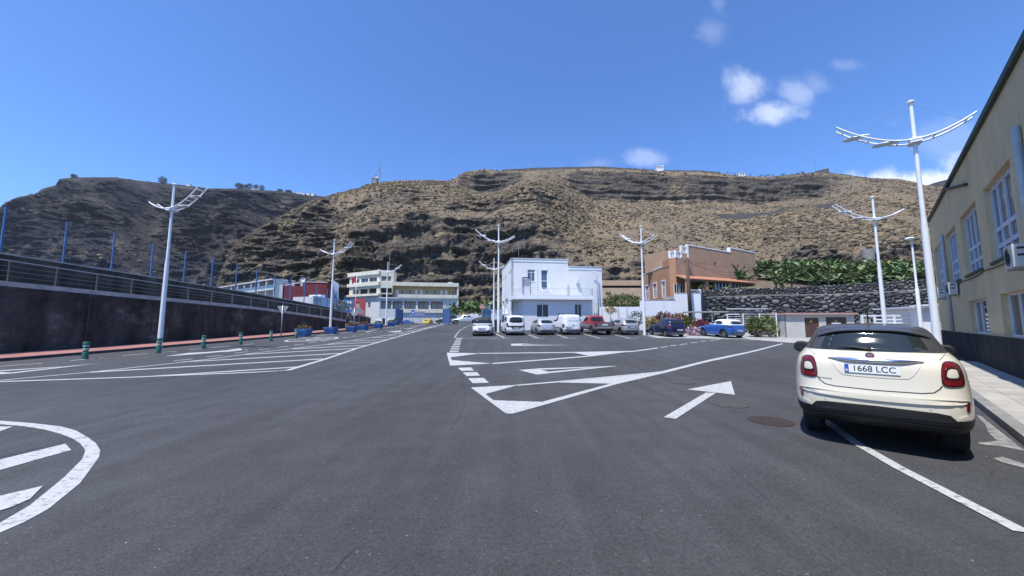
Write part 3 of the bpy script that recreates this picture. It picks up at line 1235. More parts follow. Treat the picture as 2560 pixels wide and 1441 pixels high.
def scatter(name, H, n, rlo, rhi, probs, seed, keep):
    o, P, C, U, V, G_ = H
    r = np.random.default_rng(seed)
    nv, nu = P.shape[:2]
    i = r.integers(3, nv - 3, n * 3)
    j = r.integers(2, nu - 2, n * 3)
    ok = r.random(n * 3) < keep(U[i, j], V[i, j], C[i, j], G_[i, j], P[i, j])
    i, j = i[ok][:n], j[ok][:n]
    n = len(i)
    fu = r.random(n)[:, None]
    fv = r.random(n)[:, None]
    c = (P[i, j] * (1 - fu) + P[i, j + 1] * fu) * (1 - fv) + (P[i + 1, j] * (1 - fu) + P[i + 1, j + 1] * fu) * fv
    rr = rlo + (rhi - rlo) * r.random(n) ** 2.6
    vv = ICO_V[None] * (1 + .55 * (r.random((n, 12, 1)) - .5))
    sc = np.stack([rr * (.8 + .7 * r.random(n)), rr * (.8 + .7 * r.random(n)), rr * (.55 + .5 * r.random(n))], -1)
    an = r.random(n) * 6.28
    ca, sa = np.cos(an)[:, None], np.sin(an)[:, None]
    vv = vv * sc[:, None]
    vv = np.stack([vv[..., 0] * ca - vv[..., 1] * sa, vv[..., 0] * sa + vv[..., 1] * ca, vv[..., 2]], -1)
    vv = vv + c[:, None] + np.array([0, 0, 1])[None, None] * (rr * .25)[:, None, None]
    ff = ICO_F[None] + (np.arange(n) * 12)[:, None, None]
    mi = r.choice(len(probs), n, p=probs)
    ob = big_mesh(name, vv.reshape(-1, 3), ff.reshape(-1, 3), SCRUB, None, np.repeat(mi, 20))
    return tag(ob, None, None, None, 'stuff')


def keep_main(U, V, C, G_, P):
    n = fbm(np.stack([P[:, 0] * .02, P[:, 1] * .02, P[:, 2] * .02], -1), 3)
    return np.clip((.55 + .8 * n) * (1 - .75 * C) * (1 - .9 * G_), .02, 1)


o = scatter('scrub', HILLS['main'], 26000, .15, .95, [.20, .16, .20, .44], 3, keep_main)
tag(o, 'low grey-brown scrub and dry tussocks covering the hillside', 'scrub')
o = scatter('dry_grass', HILLS['main'], 16000, .15, .55, [.12, .50, .10, .28], 5, lambda U, V, C, G_, P: np.clip((1 - .6 * C) * (1 - G_), .05, 1))
tag(o, 'small straw-coloured grass tussocks scattered over the hillside', 'grass')
o = scatter('mountain_scrub', HILLS['left'], 3500, .7, 2.4, [.6, .04, .2, .16], 9, lambda U, V, C, G_, P: .2 + .8 * (V > .1))
tag(o, 'dark scrub dotted over the farther mountain on the left', 'scrub')

# ================================================================== LEFT SIDE: ramp walls, fence, street furniture
WF = Fr((-24.33, 17.33), (-19.11, 41.49))
itp = lambda u, pts: float(np.interp(u, [a for a, b in pts], [b for a, b in pts]))
LOW = [(-14, 4.15), (0, 3.40), (13, 2.78), (22, 2.05), (28, 1.42), (32, 1.30)]
RAIL = [(-14, 5.65), (0, 4.65), (13.2, 3.74), (22.7, 3.02), (27, 2.62), (31, 2.25)]
UPP = [(-14, 6.15), (0, 5.20), (4.5, 4.93), (14.6, 4.25), (23.8, 3.44), (28, 2.85), (32, 2.3)]


def wall_dark_mat(name, c1, c2, c3):
    m = M(name, c1, rough=.92, spec=.15)
    nt, b = nodes_of(m)
    N, Lk = nt.nodes, nt.links
    geo = N.new('ShaderNodeNewGeometry')

    def noise(s, d, r, st=(1, 1, 1)):
        mp = N.new('ShaderNodeMapping')
        mp.inputs['Scale'].default_value = st
        Lk.new(geo.outputs['Position'], mp.inputs[0])
        n = N.new('ShaderNodeTexNoise')
        n.inputs['Scale'].default_value = s
        n.inputs['Detail'].default_value = d
        n.inputs['Roughness'].default_value = r
        Lk.new(mp.outputs[0], n.inputs['Vector'])
        return n.outputs[0]

    cr = N.new('ShaderNodeValToRGB')
    cr.color_ramp.elements[0].position = .36
    cr.color_ramp.elements[0].color = (*c1, 1)
    cr.color_ramp.elements[1].position = .56
    cr.color_ramp.elements[1].color = (*c2, 1)
    e = cr.color_ramp.elements.new(.72)
    e.color = (*c3, 1)
    Lk.new(noise(.8, 9, .72), cr.inputs[0])
    mx = N.new('ShaderNodeMixRGB')
    mx.blend_type = 'MULTIPLY'
    mx.inputs[0].default_value = .7
    Lk.new(cr.outputs[0], mx.inputs[1])
    c2_ = N.new('ShaderNodeValToRGB')
    c2_.color_ramp.elements[0].position = .35
    c2_.color_ramp.elements[0].color = (.35, .35, .35, 1)
    c2_.color_ramp.elements[1].position = .65
    c2_.color_ramp.elements[1].color = (1.25, 1.25, 1.25, 1)
    Lk.new(noise(1.3, 5, .65, (1, 1, .12)), c2_.inputs[0])
    Lk.new(c2_.outputs[0], mx.inputs[2])
    Lk.new(mx.outputs[0], b.inputs['Base Color'])
    bp = N.new('ShaderNodeBump')
    bp.inputs['Strength'].default_value = .8
    bp.inputs['Distance'].default_value = .05
    Lk.new(noise(5, 8, .7), bp.inputs['Height'])
    Lk.new(bp.outputs[0], b.inputs['Normal'])
    return m


WALL_LOW = wall_dark_mat('blotched_wall', (.046, .043, .040), (.078, .073, .067), (.20, .19, .175))  # dark blotchy tones, varied by streaks drawn out downwards
WALL_UP = wall_dark_mat('weathered_concrete', (.060, .056, .049), (.098, .091, .079), (.16, .15, .13))
COPING = M('coping_concrete', (.40, .385, .36), rough=.9, var=.3, vs=2.5, bump=.4, bs=25)
RAILPAINT = M('pale_rail_paint', (.42, .42, .41), rough=.6, var=.15, vs=8)
RAILDARK = M('weathered_rail', (.20, .19, .175), rough=.7, var=.25, vs=6)
POSTDARK = M('dark_post', (.055, .055, .058), rough=.7, var=.2, vs=8)
BLUE = M('blue_paint', (.045, .125, .30), rough=.45, var=.15, vs=4, coat=.1)
GALV = M('galvanised_steel', (.42, .43, .44), rough=.45, metal=.6, var=.12, vs=8)
WHITEPOLE = M('white_pole_paint', (.74, .76, .78), rough=.4, var=.05, vs=6, coat=.1)


def ramp_strip(fr, us, topf, botf, v0, v1):
    mb = MB()
    for a, b_ in zip(us[:-1], us[1:]):
        P = fr.p
        mb.hexa([P(a, v1, botf(a)), P(b_, v1, botf(b_)), P(b_, v0, botf(b_)), P(a, v0, botf(a)),
                 P(a, v1, topf(a)), P(b_, v1, topf(b_)), P(b_, v0, topf(b_)), P(a, v0, topf(a))])
    return mb


gu = lambda u: g(WF.p(u, 0, 0)[1]) - .1
us = [-16 + 2 * i for i in range(25)]
t = thing('retaining_wall', 'dark blotched concrete retaining wall along the red pavement, carrying the sloping ramp', 'wall', WF.p(8, 0, g(25)))
# rough face: a displaced sheet proud of the core, with a broken upper lip
nu_, nv_ = 420, 46
uu = np.linspace(-16, 31.5, nu_)
Pw = np.zeros((nv_, nu_, 3))
for i, u in enumerate(uu):
    top = itp(u, LOW)
    bot = gu(u)
    for j in range(nv_):
        f = j / (nv_ - 1)
        Pw[j, i] = WF.p(u, 0, bot + (top - bot) * f)
nz_ = fbm(Pw * 1.7, 4, .6) * .045 + fbm(Pw * .35, 2) * .05
lip = np.exp(-((np.arange(nv_) / (nv_ - 1) - .97) / .03) ** 2)[:, None] * (.05 + .09 * np.abs(fbm(Pw * 2.3 + 5, 3)))
n3 = np.array(WF.n)
Pw = Pw + (nz_ + lip)[..., None] * n3
Pw -= np.array(mat_of(t).translation)
grid_mesh('rough_face', Pw, [WALL_LOW], t, smooth=True)
ramp_strip(WF, us, lambda u: itp(u, LOW) - .02, gu, -1.55, -.12).build('ramp_core', WALL_LOW, t, world=True)
ramp_strip(WF, us, lambda u: itp(u, LOW) + .24, lambda u: itp(u, LOW) + .0, -.30, .03).build('coping', COPING, t, world=True)

for u in (-9.5, -3.2, 2.9, 9.1, 15.2, 21.0):
    MB().fbox(WF, u - .02, u + .02, .0, .085, gu(u) + .1, itp(u, LOW) - .1).build('movement_joint', POSTDARK, t, world=True)
t = thing('parapet_wall', 'higher weathered concrete wall behind the ramp, carrying the blue mesh fence', 'wall', WF.p(8, -1.6, 2))
ramp_strip(WF, us, lambda u: itp(u, UPP) - .07, lambda u: itp(u, LOW) - .4, -1.85, -1.6).build('wall_body', WALL_UP, t, world=True)
ramp_strip(WF, us, lambda u: itp(u, UPP), lambda u: itp(u, UPP) - .07, -1.89, -1.55).build('coping', COPING, t, world=True)

t = thing('ramp_railing', 'railing with dark posts and four pale bars along the edge of the ramp', 'railing', WF.p(8, -.12, itp(8, LOW)))
u = -12.9
while u < 29.5:
    b0, t0 = itp(u, LOW) + .2, itp(u, RAIL)
    MB().fbox(WF, u - .05, u + .05, -.20, -.08, b0, t0).build('post', POSTDARK, t, world=True)
    u += 1.615
for k, (fr_, hh) in enumerate([(1.0, .024), (.74, .009), (.50, .013), (.25, .009)]):
    us2 = [-14 + i for i in range(45)]
    f0 = lambda u: (itp(u, LOW) + .24) * (1 - fr_) + itp(u, RAIL) * fr_
    ramp_strip(WF, us2, lambda u: f0(u) + hh, lambda u: f0(u) - hh, -.08, -.045 + .01 * (k == 0)).build('rail', RAILPAINT if k == 0 else RAILDARK, t, world=True)

t = thing('mesh_fence', 'tall blue steel posts with thin wire mesh on top of the concrete wall', 'fence', WF.p(8, -1.72, itp(8, UPP)))
FTOP = [(-14, 8.6), (.3, 7.57), (12.8, 6.64), (20.3, 5.99), (25.2, 5.38), (27.1, 4.85), (31, 4.4)]
posts = [-11.9, -9.8, -7.7, -5.7, -3.7, -1.7, .3, 2.54, 4.67, 6.74, 8.8, 10.78, 12.8, 14.69, 16.63, 18.49, 20.3, 22.06, 23.69, 25.2, 26.7, 28.2]
for u in posts:
    MB().fbox(WF, u - .034, u + .034, -1.75, -1.68, itp(u, UPP) - .05, itp(u, FTOP)).build('post', BLUE, t, world=True)
for a, b_ in zip(posts[:-1], posts[1:]):
    mb = MB()
    n = 10
    for k in range(n + 1):
        f = k / n
        za = itp(a, UPP) + .06 + (itp(a, FTOP) - itp(a, UPP) - .15) * f
        zb = itp(b_, UPP) + .06 + (itp(b_, FTOP) - itp(b_, UPP) - .15) * f
        mb.tube([WF.p(a, -1.715, za), WF.p(b_, -1.715, zb)], .0032, 3, cap=False)
    m_ = 8
    for k in range(1, m_):
        u = a + (b_ - a) * k / m_
        mb.tube([WF.p(u, -1.715, itp(u, UPP) + .06), WF.p(u, -1.715, itp(u, FTOP) - .1)], .0026, 3, cap=False)
    mb.build('wire_mesh', BLUE, t, world=True)

# ------------------------------------------------------------------ street lamps with a crescent double arm
LAMPGLASS = M('lamp_lens', (.62, .64, .66), rough=.25)


def crescent(s):
    return 1.22 * (-s / 2.2) ** 1.8 if s < 0 else .50 * (s / 1.5) ** 2


def make_lamp(h=10.0):
    t = thing('street_lamp', 'lamp', 'street lamp')
    mb = MB()
    mb.tube([(0, 0, 0), (0, 0, .03)], .19, 14)
    mb.build('base_plate', GALV, t)
    mb = MB()
    mb.tube([(0, 0, .02), (0, 0, .9), (0, 0, h * .5), (0, 0, h * .55), (0, 0, h - .12)], [.125, .12, .10, .075, .055], 14)
    mb.build('mast', WHITEPOLE, t, smooth=True, sharp=40)
    mb = MB()
    mb.lathe([(.02, -.10), (.05, -.08), (.05, -.03), (.12, -.01), (.12, .03), (.07, .07), (.01, .09)], 14, (0, 0, h - .06))
    mb.build('mast_cap', WHITEPOLE, t, smooth=True, sharp=40)
    j = h - 1.6
    for y in (-.23, .23):
        pts = [(s, y, j + crescent(s)) for s in np.linspace(-2.2, 1.5, 22)]
        MB().tube(pts, .036, 8).build('arm_tube', WHITEPOLE, t, smooth=True, sharp=50)
    for s in (-2.0, -1.25, -.45, .5, 1.3):
        MB().tube([(s, -.23, j + crescent(s)), (s, .23, j + crescent(s))], .026, 6).build('cross_bar', WHITEPOLE, t, smooth=True)
    mb = MB()
    mb.box(-.16, .16, -.25, .25, j - .10, j + .07)
    mb.lathe([(.12, 0), (.11, .06), (.05, .10)], 10, (0, 0, j + .07))
    mb.build('arm_bracket', WHITEPOLE, t)
    for s in (-1.62, -.78):
        z = j + crescent(s) - .05
        mb = MB()
        n = 10
        prof = [(-.40, .05, .02), (-.36, .14, .045), (-.1, .17, .06), (.2, .16, .055), (.36, .10, .04), (.42, .05, .03)]
        mb2 = MB()
        for i, (sx, wy, hz) in enumerate(prof):
            for k in range(n):
                a = 2 * math.pi * k / n
                mb.v.append((s + sx, math.cos(a) * wy, z + math.sin(a) * hz * (1.3 if math.sin(a) > 0 else .55)))
        for i in range(len(prof) - 1):
            for k in range(n):
                mb.f.append((i * n + k, i * n + (k + 1) % n, (i + 1) * n + (k + 1) % n, (i + 1) * n + k))
                mb.m.append(0)
        mb.f += [tuple(range(n)), tuple((len(prof) - 1) * n + k for k in range(n - 1, -1, -1))]
        mb.m += [0, 0]
        lum = mb.build('luminaire', WHITEPOLE, t, smooth=True, sharp=60)
        MB().box(s - .28, s + .30, -.115, .115, z - .046, z - .030).build('lens', LAMPGLASS, lum)
    for s, y in ((-2.0, 0), (1.3, 0)):
        MB().tube([(0, 0, h - .16), (s, y, j + crescent(s))], .006, 4).build('stay_wire', GALV, t)
    return t


lamp0 = make_lamp()
LAMPS = [(-18.7, 19.3, 9.2, 180 - 12, 'white crescent-arm street lamp on the left whose foot is behind a green bollard'),
         (-19.12, 38.1, 9.75, 180 - 8, 'white crescent-arm street lamp rising out of a blue planter by the ramp'),
         (-18.74, 53.8, 9.45, 180 - 4, 'white crescent-arm street lamp in front of the yellow apartment block'),
         (-1.33, 35.4, 10.7, -8, 'tall white crescent-arm street lamp at the left corner of the white two-storey building'),
         (-2.4, 47.5, 9.1, -8, 'smaller crescent-arm street lamp just behind the one at the corner of the white building'),
         (11.73, 32.1, 9.85, -55, 'white crescent-arm street lamp between the grey hatchback and the dark blue hatchback'),
         (25.35, 24.6, 10.2, -18, 'white crescent-arm street lamp standing behind the roof of the cream car'),
         (15.45, 13.2, 10.2, -40, 'nearest and largest white crescent-arm street lamp, beside the tan building')]
for i, (x, y, h, rz, lab) in enumerate(LAMPS):
    o = lamp0 if i == 0 else copy_tree(lamp0)
    o.location = (x, y, g(y))
    o.scale = (h / 10 * (1.0 if i != 7 else .97), h / 10, h / 10)
    o.rotation_euler = (0, 0, rad(rz))
    tag(o, lab, 'street lamp', 'white street lamps with crescent arms')

# ------------------------------------------------------------------ green bollards
GREEN = M('green_bollard', (.020, .115, .075), rough=.5, var=.25, vs=9)
REFLBAND = M('worn_white_band', (.60, .63, .62), rough=.5, col2=(.10, .25, .2), vs=11)
BPOS = [((212, 898), 'green bollard with worn white bands nearest the left edge of the picture'),
        ((396, 883), 'green bollard with white bands standing right in front of the left lamp post'),
        ((508, 872), 'green bollard between the left lamp post and the next bollard towards the planters'),
        ((601, 861.5), 'green bollard with a bulge, next before the one beside the triangular sign'),
        ((677, 853.5), 'green bollard just left of the back-to-front triangular sign'),
        ((740, 846), 'green bollard in front of the first blue planter')]
boll0 = None
for i, (p, lab) in enumerate(BPOS):
    c = gnd(*p)
    if boll0 is None:
        t = thing('bollard', lab, 'bollard', c, 0, 'green bollards along the left kerb')
        MB().lathe([(.105, 0), (.105, .30), (.085, .33), (.085, .36), (.10, .38)], 16).build('foot', GREEN, t, smooth=True, sharp=40)
        MB().lathe([(.10, .38), (.10, .46), (.088, .47)], 16).build('reflective_band', REFLBAND, t, smooth=True, sharp=40)
        MB().lathe([(.088, .47), (.085, .52), (.10, .54)], 16).build('waist', GREEN, t, smooth=True, sharp=40)
        MB().lathe([(.10, .54), (.10, .61), (.095, .62)], 16).build('reflective_band', REFLBAND, t, smooth=True, sharp=40)
        MB().lathe([(.095, .62), (.115, .64), (.115, .735), (.10, .755), (.02, .76)], 16).build('head', GREEN, t, smooth=True, sharp=40)
        boll0 = t
    else:
        t = copy_tree(boll0)
        t.location = c
        t.rotation_euler = (0, 0, i * 1.1)
        tag(t, lab)

# ------------------------------------------------------------------ leaves
def leaf_cloud(name, mats, parent, c, rad3, n, size, seed, aspect=2.2, up=.3, shell=.35, quad=True, probs=None):
    r = np.random.default_rng(seed)
    d = r.normal(size=(n, 3))
    d /= np.linalg.norm(d, axis=1)[:, None]
    rr = (shell + (1 - shell) * r.random(n)) ** .6
    # lumpy outline
    lump = 1 + .28 * fbm(d * 1.7 + seed * 1.3, 3)
    p = d * (rr * lump)[:, None] * np.array(rad3) + np.array(c)
    ax = d * .9 + r.normal(size=(n, 3)) * .7 + np.array([0, 0, up])
    ax /= np.linalg.norm(ax, axis=1)[:, None]
    sd = np.cross(ax, r.normal(size=(n, 3)))
    sd /= np.linalg.norm(sd, axis=1)[:, None]
    L = size * (.6 + .8 * r.random(n))[:, None]
    w = L / aspect
    v = np.stack([p, p + ax * L * .5 + sd * w * .5, p + ax * L, p + ax * L * .5 - sd * w * .5], 1)
    f = np.arange(4 * n).reshape(n, 4)
    mi = r.choice(len(mats), n, p=probs)
    return big_mesh(name, v.reshape(-1, 3), f, mats, parent, mi)


def leafmat(name, col, var=.35, rough=.6):
    m = M(name, col, rough=rough, var=var, vs=5, spec=.3)
    return m


LEAF_G = leafmat('leaf_green', (.065, .105, .035))
LEAF_D = leafmat('leaf_dark', (.035, .060, .025))
LEAF_Y = leafmat('leaf_yellow', (.30, .23, .05))
LEAF_YG = leafmat('leaf_lime', (.17, .20, .04))
LEAF_R = leafmat('leaf_crimson', (.22, .035, .045))
LEAF_P = leafmat('leaf_purple', (.13, .05, .07))
LEAF_O = leafmat('leaf_orange', (.36, .15, .04))
FLOWER = leafmat('pink_flower', (.45, .22, .42))
BARK = M('bark', (.13, .10, .075), rough=.9, var=.3, vs=12)
SOIL = M('soil', (.07, .05, .035), rough=1, var=.3, vs=12)


def stems(parent, c, n, h, spread, seed, r=.015):
    rr = random.Random(seed)
    for k in range(n):
        a = rr.random() * 6.28
        e = Vector((c[0] + math.cos(a) * spread * rr.random(), c[1] + math.sin(a) * spread * rr.random(), c[2] + h * (.6 + .5 * rr.random())))
        MB().tube([c, (Vector(c) + e) / 2 + Vector((0, 0, h * .1)), e], [r, r * .8, r * .4], 5).build('stem', BARK, parent)


# ------------------------------------------------------------------ blue planters
PLB = M('planter_blue', (.045, .125, .33), rough=.55, var=.2, vs=5)


def planter(c, w, d, h, rz, label, kind, seed):
    t = thing('planter', label, 'planter', c, rz, 'blue planters along the left kerb')
    mb = MB()

    def octo(w_, d_, z, ch):
        a, b_ = w_ / 2, d_ / 2
        return [(-a + ch, -b_, z), (a - ch, -b_, z), (a, -b_ + ch, z), (a, b_ - ch, z), (a - ch, b_, z), (-a + ch, b_, z), (-a, b_ - ch, z), (-a, -b_ + ch, z)]

    rings = [octo(w * .72, d * .72, 0, .1), octo(w * .74, d * .74, .06, .1), octo(w * .98, d * .98, h * .72, .14), octo(w, d, h * .78, .15), octo(w, d, h, .15),
             octo(w * .88, d * .88, h, .13), octo(w * .84, d * .84, h - .1, .12)]
    for rg in rings:
        mb.v += rg
    for i in range(len(rings) - 1):
        for k in range(8):
            mb.f.append((i * 8 + k, i * 8 + (k + 1) % 8, (i + 1) * 8 + (k + 1) % 8, (i + 1) * 8 + k))
            mb.m.append(0)
    mb.f.append(tuple(range(7, -1, -1)))
    mb.m.append(0)
    mb.build('trough', PLB, t)
    MB().add(octo(w * .85, d * .85, h - .08, .12), [tuple(range(8))]).build('soil', SOIL, t)
    if kind:
        mats = {'y': [LEAF_G, LEAF_Y, LEAF_R], 'o': [LEAF_O, LEAF_G, LEAF_P], 'g': [LEAF_G, LEAF_YG, LEAF_D]}[kind]
        leaf_cloud('flowers', mats, t, (0, 0, h + .05), (w * .42, d * .42, .22), 420, .13, seed, 2.4, .8)
    return t


PL = [((753, 843), 1.45, 1.0, .72, 'y', 'first and nearest blue planter, overflowing with yellow and red flowers behind a bollard'),
      ((823, 836), 1.30, 1.0, .70, '', 'blue planter from which the second lamp post rises'),
      ((876, 831), 1.25, 1.0, .66, 'o', 'blue planter full of rusty orange plants at the foot of the round sign'),
      ((905, 826.5), 1.15, 1.0, .66, 'y', 'blue planter with green and yellow flowers, right of the round sign'),
      ((943, 822), 1.2, 1.0, .66, 'g', 'blue planter with a low green plant, standing alone on the pavement corner'),
      ((976, 816.5), 1.2, 1.0, .66, 'y', 'blue planter beside the lamp post by the low white wall'),
      ((988, 813), 1.2, 1.0, .70, 'g', 'farthest blue planter, close to the left leaf of the blue gate')]
for i, (p, w, d, h, k, lab) in enumerate(PL):
    c = gnd(*p)
    c.y += d * .3
    c.z = g(c.y)
    planter(c, w * .88, d * .88, h * .9, rad(-8 + 6 * (i % 3)), lab, k, 40 + i)

# ------------------------------------------------------------------ road signs
SIGNBACK = M('sign_back', (.36, .38, .40), rough=.5, metal=.3, var=.1, vs=7)
SIGNRED = M('sign_red', (.42, .02, .03), rough=.4)
SIGNWHITE = M('sign_white', (.8, .8, .8), rough=.4)
SIGNBLUE = M('sign_blue', (.02, .12, .45), rough=.4)


def sign_post(t, h, r=.038):
    MB().tube([(0, 0, 0), (0, 0, h)], r, 10).build('post', GALV, t, smooth=True)


c = gnd(702, 846)
t = thing('give_way_sign', 'triangular road sign seen from its grey back on a galvanised post', 'road sign', c, rad(10))
hs = at(706, 764, c.y).z - c.z
sign_post(t, hs)
MB().add([(-.42, .05, hs - .05), (.42, .05, hs - .05), (0, .05, hs - .78), (-.42, .07, hs - .05), (.42, .07, hs - .05), (0, .07, hs - .78)],
         [(0, 2, 1), (3, 4, 5), (0, 1, 4, 3), (1, 2, 5, 4), (2, 0, 3, 5)]).build('sign_plate', SIGNBACK, t)
MB().box(-.12, .12, .02, .05, hs - .30, hs - .26).build('clamp', GALV, t)
c = gnd(880, 831)
c.y += .35
t = thing('round_sign', 'round road sign seen from its grey back above the orange planter', 'road sign', (c.x, c.y, g(c.y)), 0)
hs = at(882, 773, c.y).z - c.z
sign_post(t, hs + .1)
mb = MB()
n = 24
mb.v = [(.33 * math.cos(2 * math.pi * k / n), y, hs - .40 + .33 * math.sin(2 * math.pi * k / n)) for y in (.05, .07) for k in range(n)]
mb.f = [tuple(range(n)), tuple(range(2 * n - 1, n - 1, -1))] + [(k, k + n, (k + 1) % n + n, (k + 1) % n) for k in range(n)]
mb.m = [0] * len(mb.f)
mb.build('sign_plate', SIGNBACK, t)
c = at(1205, 804, 52)
t = thing('no_entry_sign', 'round red no-entry sign with a white bar on a post near the blue panel', 'road sign', (c.x, c.y, g(c.y)), 0)
hs = at(1205, 768, 52).z - g(52)
sign_post(t, hs + .4)


def disc(t, name, r, y0, y1, zc, mat, n=24):
    mb = MB()
    mb.v = [(r * math.cos(2 * math.pi * k / n), y, zc + r * math.sin(2 * math.pi * k / n)) for y in (y1, y0) for k in range(n)]
    mb.f = [tuple(range(n - 1, -1, -1)), tuple(range(n, 2 * n))] + [((k + 1) % n, (k + 1) % n + n, k + n, k) for k in range(n)]
    mb.m = [0] * len(mb.f)
    return mb.build(name, mat, t)


p_ = disc(t, 'sign_plate', .33, -.075, -.05, hs, SIGNWHITE)
disc(t, 'red_disc', .295, -.083, -.076, hs, SIGNRED)
MB().box(-.20, .20, -.089, -.084, hs - .05, hs + .05).build('white_bar', SIGNWHITE, t)
c = at(1032, 806, 66)
t = thing('blue_sign', 'small square blue sign on a post left of the yellow car', 'road sign', (c.x, c.y, g(c.y)), 0)
hs = at(1032, 782, 66).z - g(66)
sign_post(t, hs + .5)
MB().box(-.28, .28, -.08, -.05, hs - .35, hs + .5).build('sign_plate', SIGNBLUE, t)
MB().box(-.12, .12, -.086, -.081, hs - .1, hs + .15).build('white_symbol', SIGNWHITE, t)

# ------------------------------------------------------------------ blue gate
def gate_leaf(px0, px1, y0, y1, pyt, label, name='gate_leaf'):
    a = at(px0, 800, y0)
    b_ = at(px1, 800, y1)
    fr = Fr(a, b_)
    zt = at((px0 + px1) / 2, pyt, (y0 + y1) / 2).z
    zb = g((y0 + y1) / 2) + .12
    t = thing(name, label, 'gate', fr.p(0, 0, g(y0)))
    L = fr.L
    for u in (0, L):
        MB().fbox(fr, u - .08, u + .08, -.08, .08, zb - .12, zt + .12).build('gate_post', BLUE, t, world=True)
    for w in (zb, zb + .75, zt - .05):
        MB().fbox(fr, .08, L - .08, -.03, .03, w, w + .09).build('rail', BLUE, t, world=True)
    n = max(6, int(L / .16))
    for k in range(n):
        u = .10 + (L - .2) * (k + .5) / n
        MB().fbox(fr, u - .055, u + .055, -.022, .022, zb + .09, zt - .05).build('slat', BLUE, t, world=True)
    # sloping brace on top
    mb = MB()
    mb.tube([fr.p(.05, 0, zt + .1), fr.p(L, 0, zt + .75)], .05, 6)
    mb.tube([fr.p(L, 0, zt), fr.p(L, 0, zt + .8)], .06, 6)
    mb.build('brace', BLUE, t, world=True)
    return t


gate_leaf(989, 1006, 59, 63, 774, 'left leaf of the tall blue slatted gate, in front of the yellow block')
gate_leaf(1108, 1124, 62, 58, 773, 'right leaf of the tall blue slatted gate, in front of the grey off-road car')
gate_leaf(1207, 1226, 55, 55.5, 774, 'blue panel gate beside the no-entry sign, left of the white building')

# low white wall, bins
t = thing('low_wall', 'low whitewashed wall behind the lamp post near the gate', 'wall', at(965, 806, 57))
fr = Fr(at(938, 806, 57.5), at(986, 806, 57))
WHITEWALL = M('whitewash', (.72, .73, .74), rough=.85, var=.08, vs=1.4, bump=.15, bs=30)
MB().fbox(fr, 0, fr.L, -.25, 0, 1.2, at(960, 795, 57).z).build('wall_body', WHITEWALL, t, world=True)
MB().fbox(fr, -.03, fr.L + .03, -.28, .03, at(960, 795, 57).z, at(960, 795, 57).z + .07).build('coping', WHITEWALL, t, world=True)
BIN = M('bin_plastic', (.03, .032, .034), rough=.5)


def litter_bin(px, py, y, w, h, label):
    c = at(px, py, y)
    t = thing('litter_bin', label, 'bin', (c.x, c.y, g(c.y)), .1)
    mb = MB()
    mb.hexa([(-w * .42, -w * .42, .06), (w * .42, -w * .42, .06), (w * .42, w * .42, .06), (-w * .42, w * .42, .06),
             (-w / 2, -w / 2, h * .9), (w / 2, -w / 2, h * .9), (w / 2, w / 2, h * .9), (-w / 2, w / 2, h * .9)])
    mb.build('body', BIN, t)
    MB().hexa([(-w * .54, -w * .54, h * .9), (w * .54, -w * .54, h * .9), (w * .54, w * .54, h * .9), (-w * .54, w * .54, h * .9),
               (-w * .45, -w * .35, h), (w * .45, -w * .35, h), (w * .45, w * .5, h), (-w * .45, w * .5, h)]).build('lid', BIN, t)
    for s in (-1, 1):
        MB().tube([(s * w * .30, w * .45, .08), (s * w * .38, w * .45, .08)], .08, 10).build('wheel', BIN, t)


litter_bin(961, 812, 55.5, .62, 1.1, 'dark wheeled bin by the low white wall near the gate')
litter_bin(1244, 820, 37.3, .68, 1.25, 'dark grey bin at the corner of the white building beside the lamp post')

# ------------------------------------------------------------------ flag, hoarding, walker
c = at(887, 800, 62)
t = thing('flagpole', 'thin flagpole with a drooping red flag in front of the hoarding', 'flagpole', (c.x, c.y, g(c.y)))
hp = at(888, 686, 62).z - g(62)
MB().tube([(0, 0, 0), (0, 0, hp)], [.06, .035], 8).build('pole', WHITEPOLE, t, smooth=True)
REDCLOTH = M('red_cloth', (.33, .035, .035), rough=.8)
mb = MB()
nx, nz = 9, 9
for i in range(nz):
    for k in range(nx):
        f = k / (nx - 1)
        e = i / (nz - 1)
        mb.v.append((-.05 - .85 * f * (1 - .15 * e), .08 * math.sin(f * 7 + e * 2), hp - .15 - 1.3 * e * (1 - .05 * f) - .75 * f ** 1.3 + .35 * e * f))
for i in range(nz - 1):
    for k in range(nx - 1):
        mb.f.append((i * nx + k, i * nx + k + 1, (i + 1) * nx + k + 1, (i + 1) * nx + k))
        mb.m.append(0)
mb.build('flag', REDCLOTH, t, smooth=True)

# two-panel hoarding
frH = Fr(at(861, 800, 66), at(913, 800, 64))
t = thing('hoarding', 'large blue and red advertising hoarding with a dark-haired portrait behind the ramp', 'billboard', frH.p(0, 0, g(65)))
HB = M('print_blue', (.035, .10, .30), rough=.6, var=.2, vs=2)
HR = M('print_red', (.33, .045, .05), rough=.6, var=.25, vs=2)
HK = M('print_black', (.03, .028, .03), rough=.6)
HW = M('print_white', (.62, .63, .66), rough=.6)
HS = M('print_skin', (.33, .24, .20), rough=.6, var=.2, vs=4)
HG = M('print_grey', (.20, .19, .21), rough=.6, var=.3, vs=3)
r1 = frH.rect('I', 160, 820, 300, 1190)
r2 = frH.rect('I', 302, 812, 545, 1245)
for u in np.linspace(r1[0] + .2, r2[1] - .2, 4):
    MB().fbox(frH, u - .05, u + .05, -.25, -.13, g(65), r2[3]).build('leg', GALV, t, world=True)
pb = MB().fbox(frH, r1[0], r1[1], -.12, -.04, r1[2], r1[3]).build('panel', HB, t, world=True)
pr = MB().fbox(frH, r2[0], r2[1], -.12, -.03, r2[2], r2[3]).build('panel', HR, t, world=True)


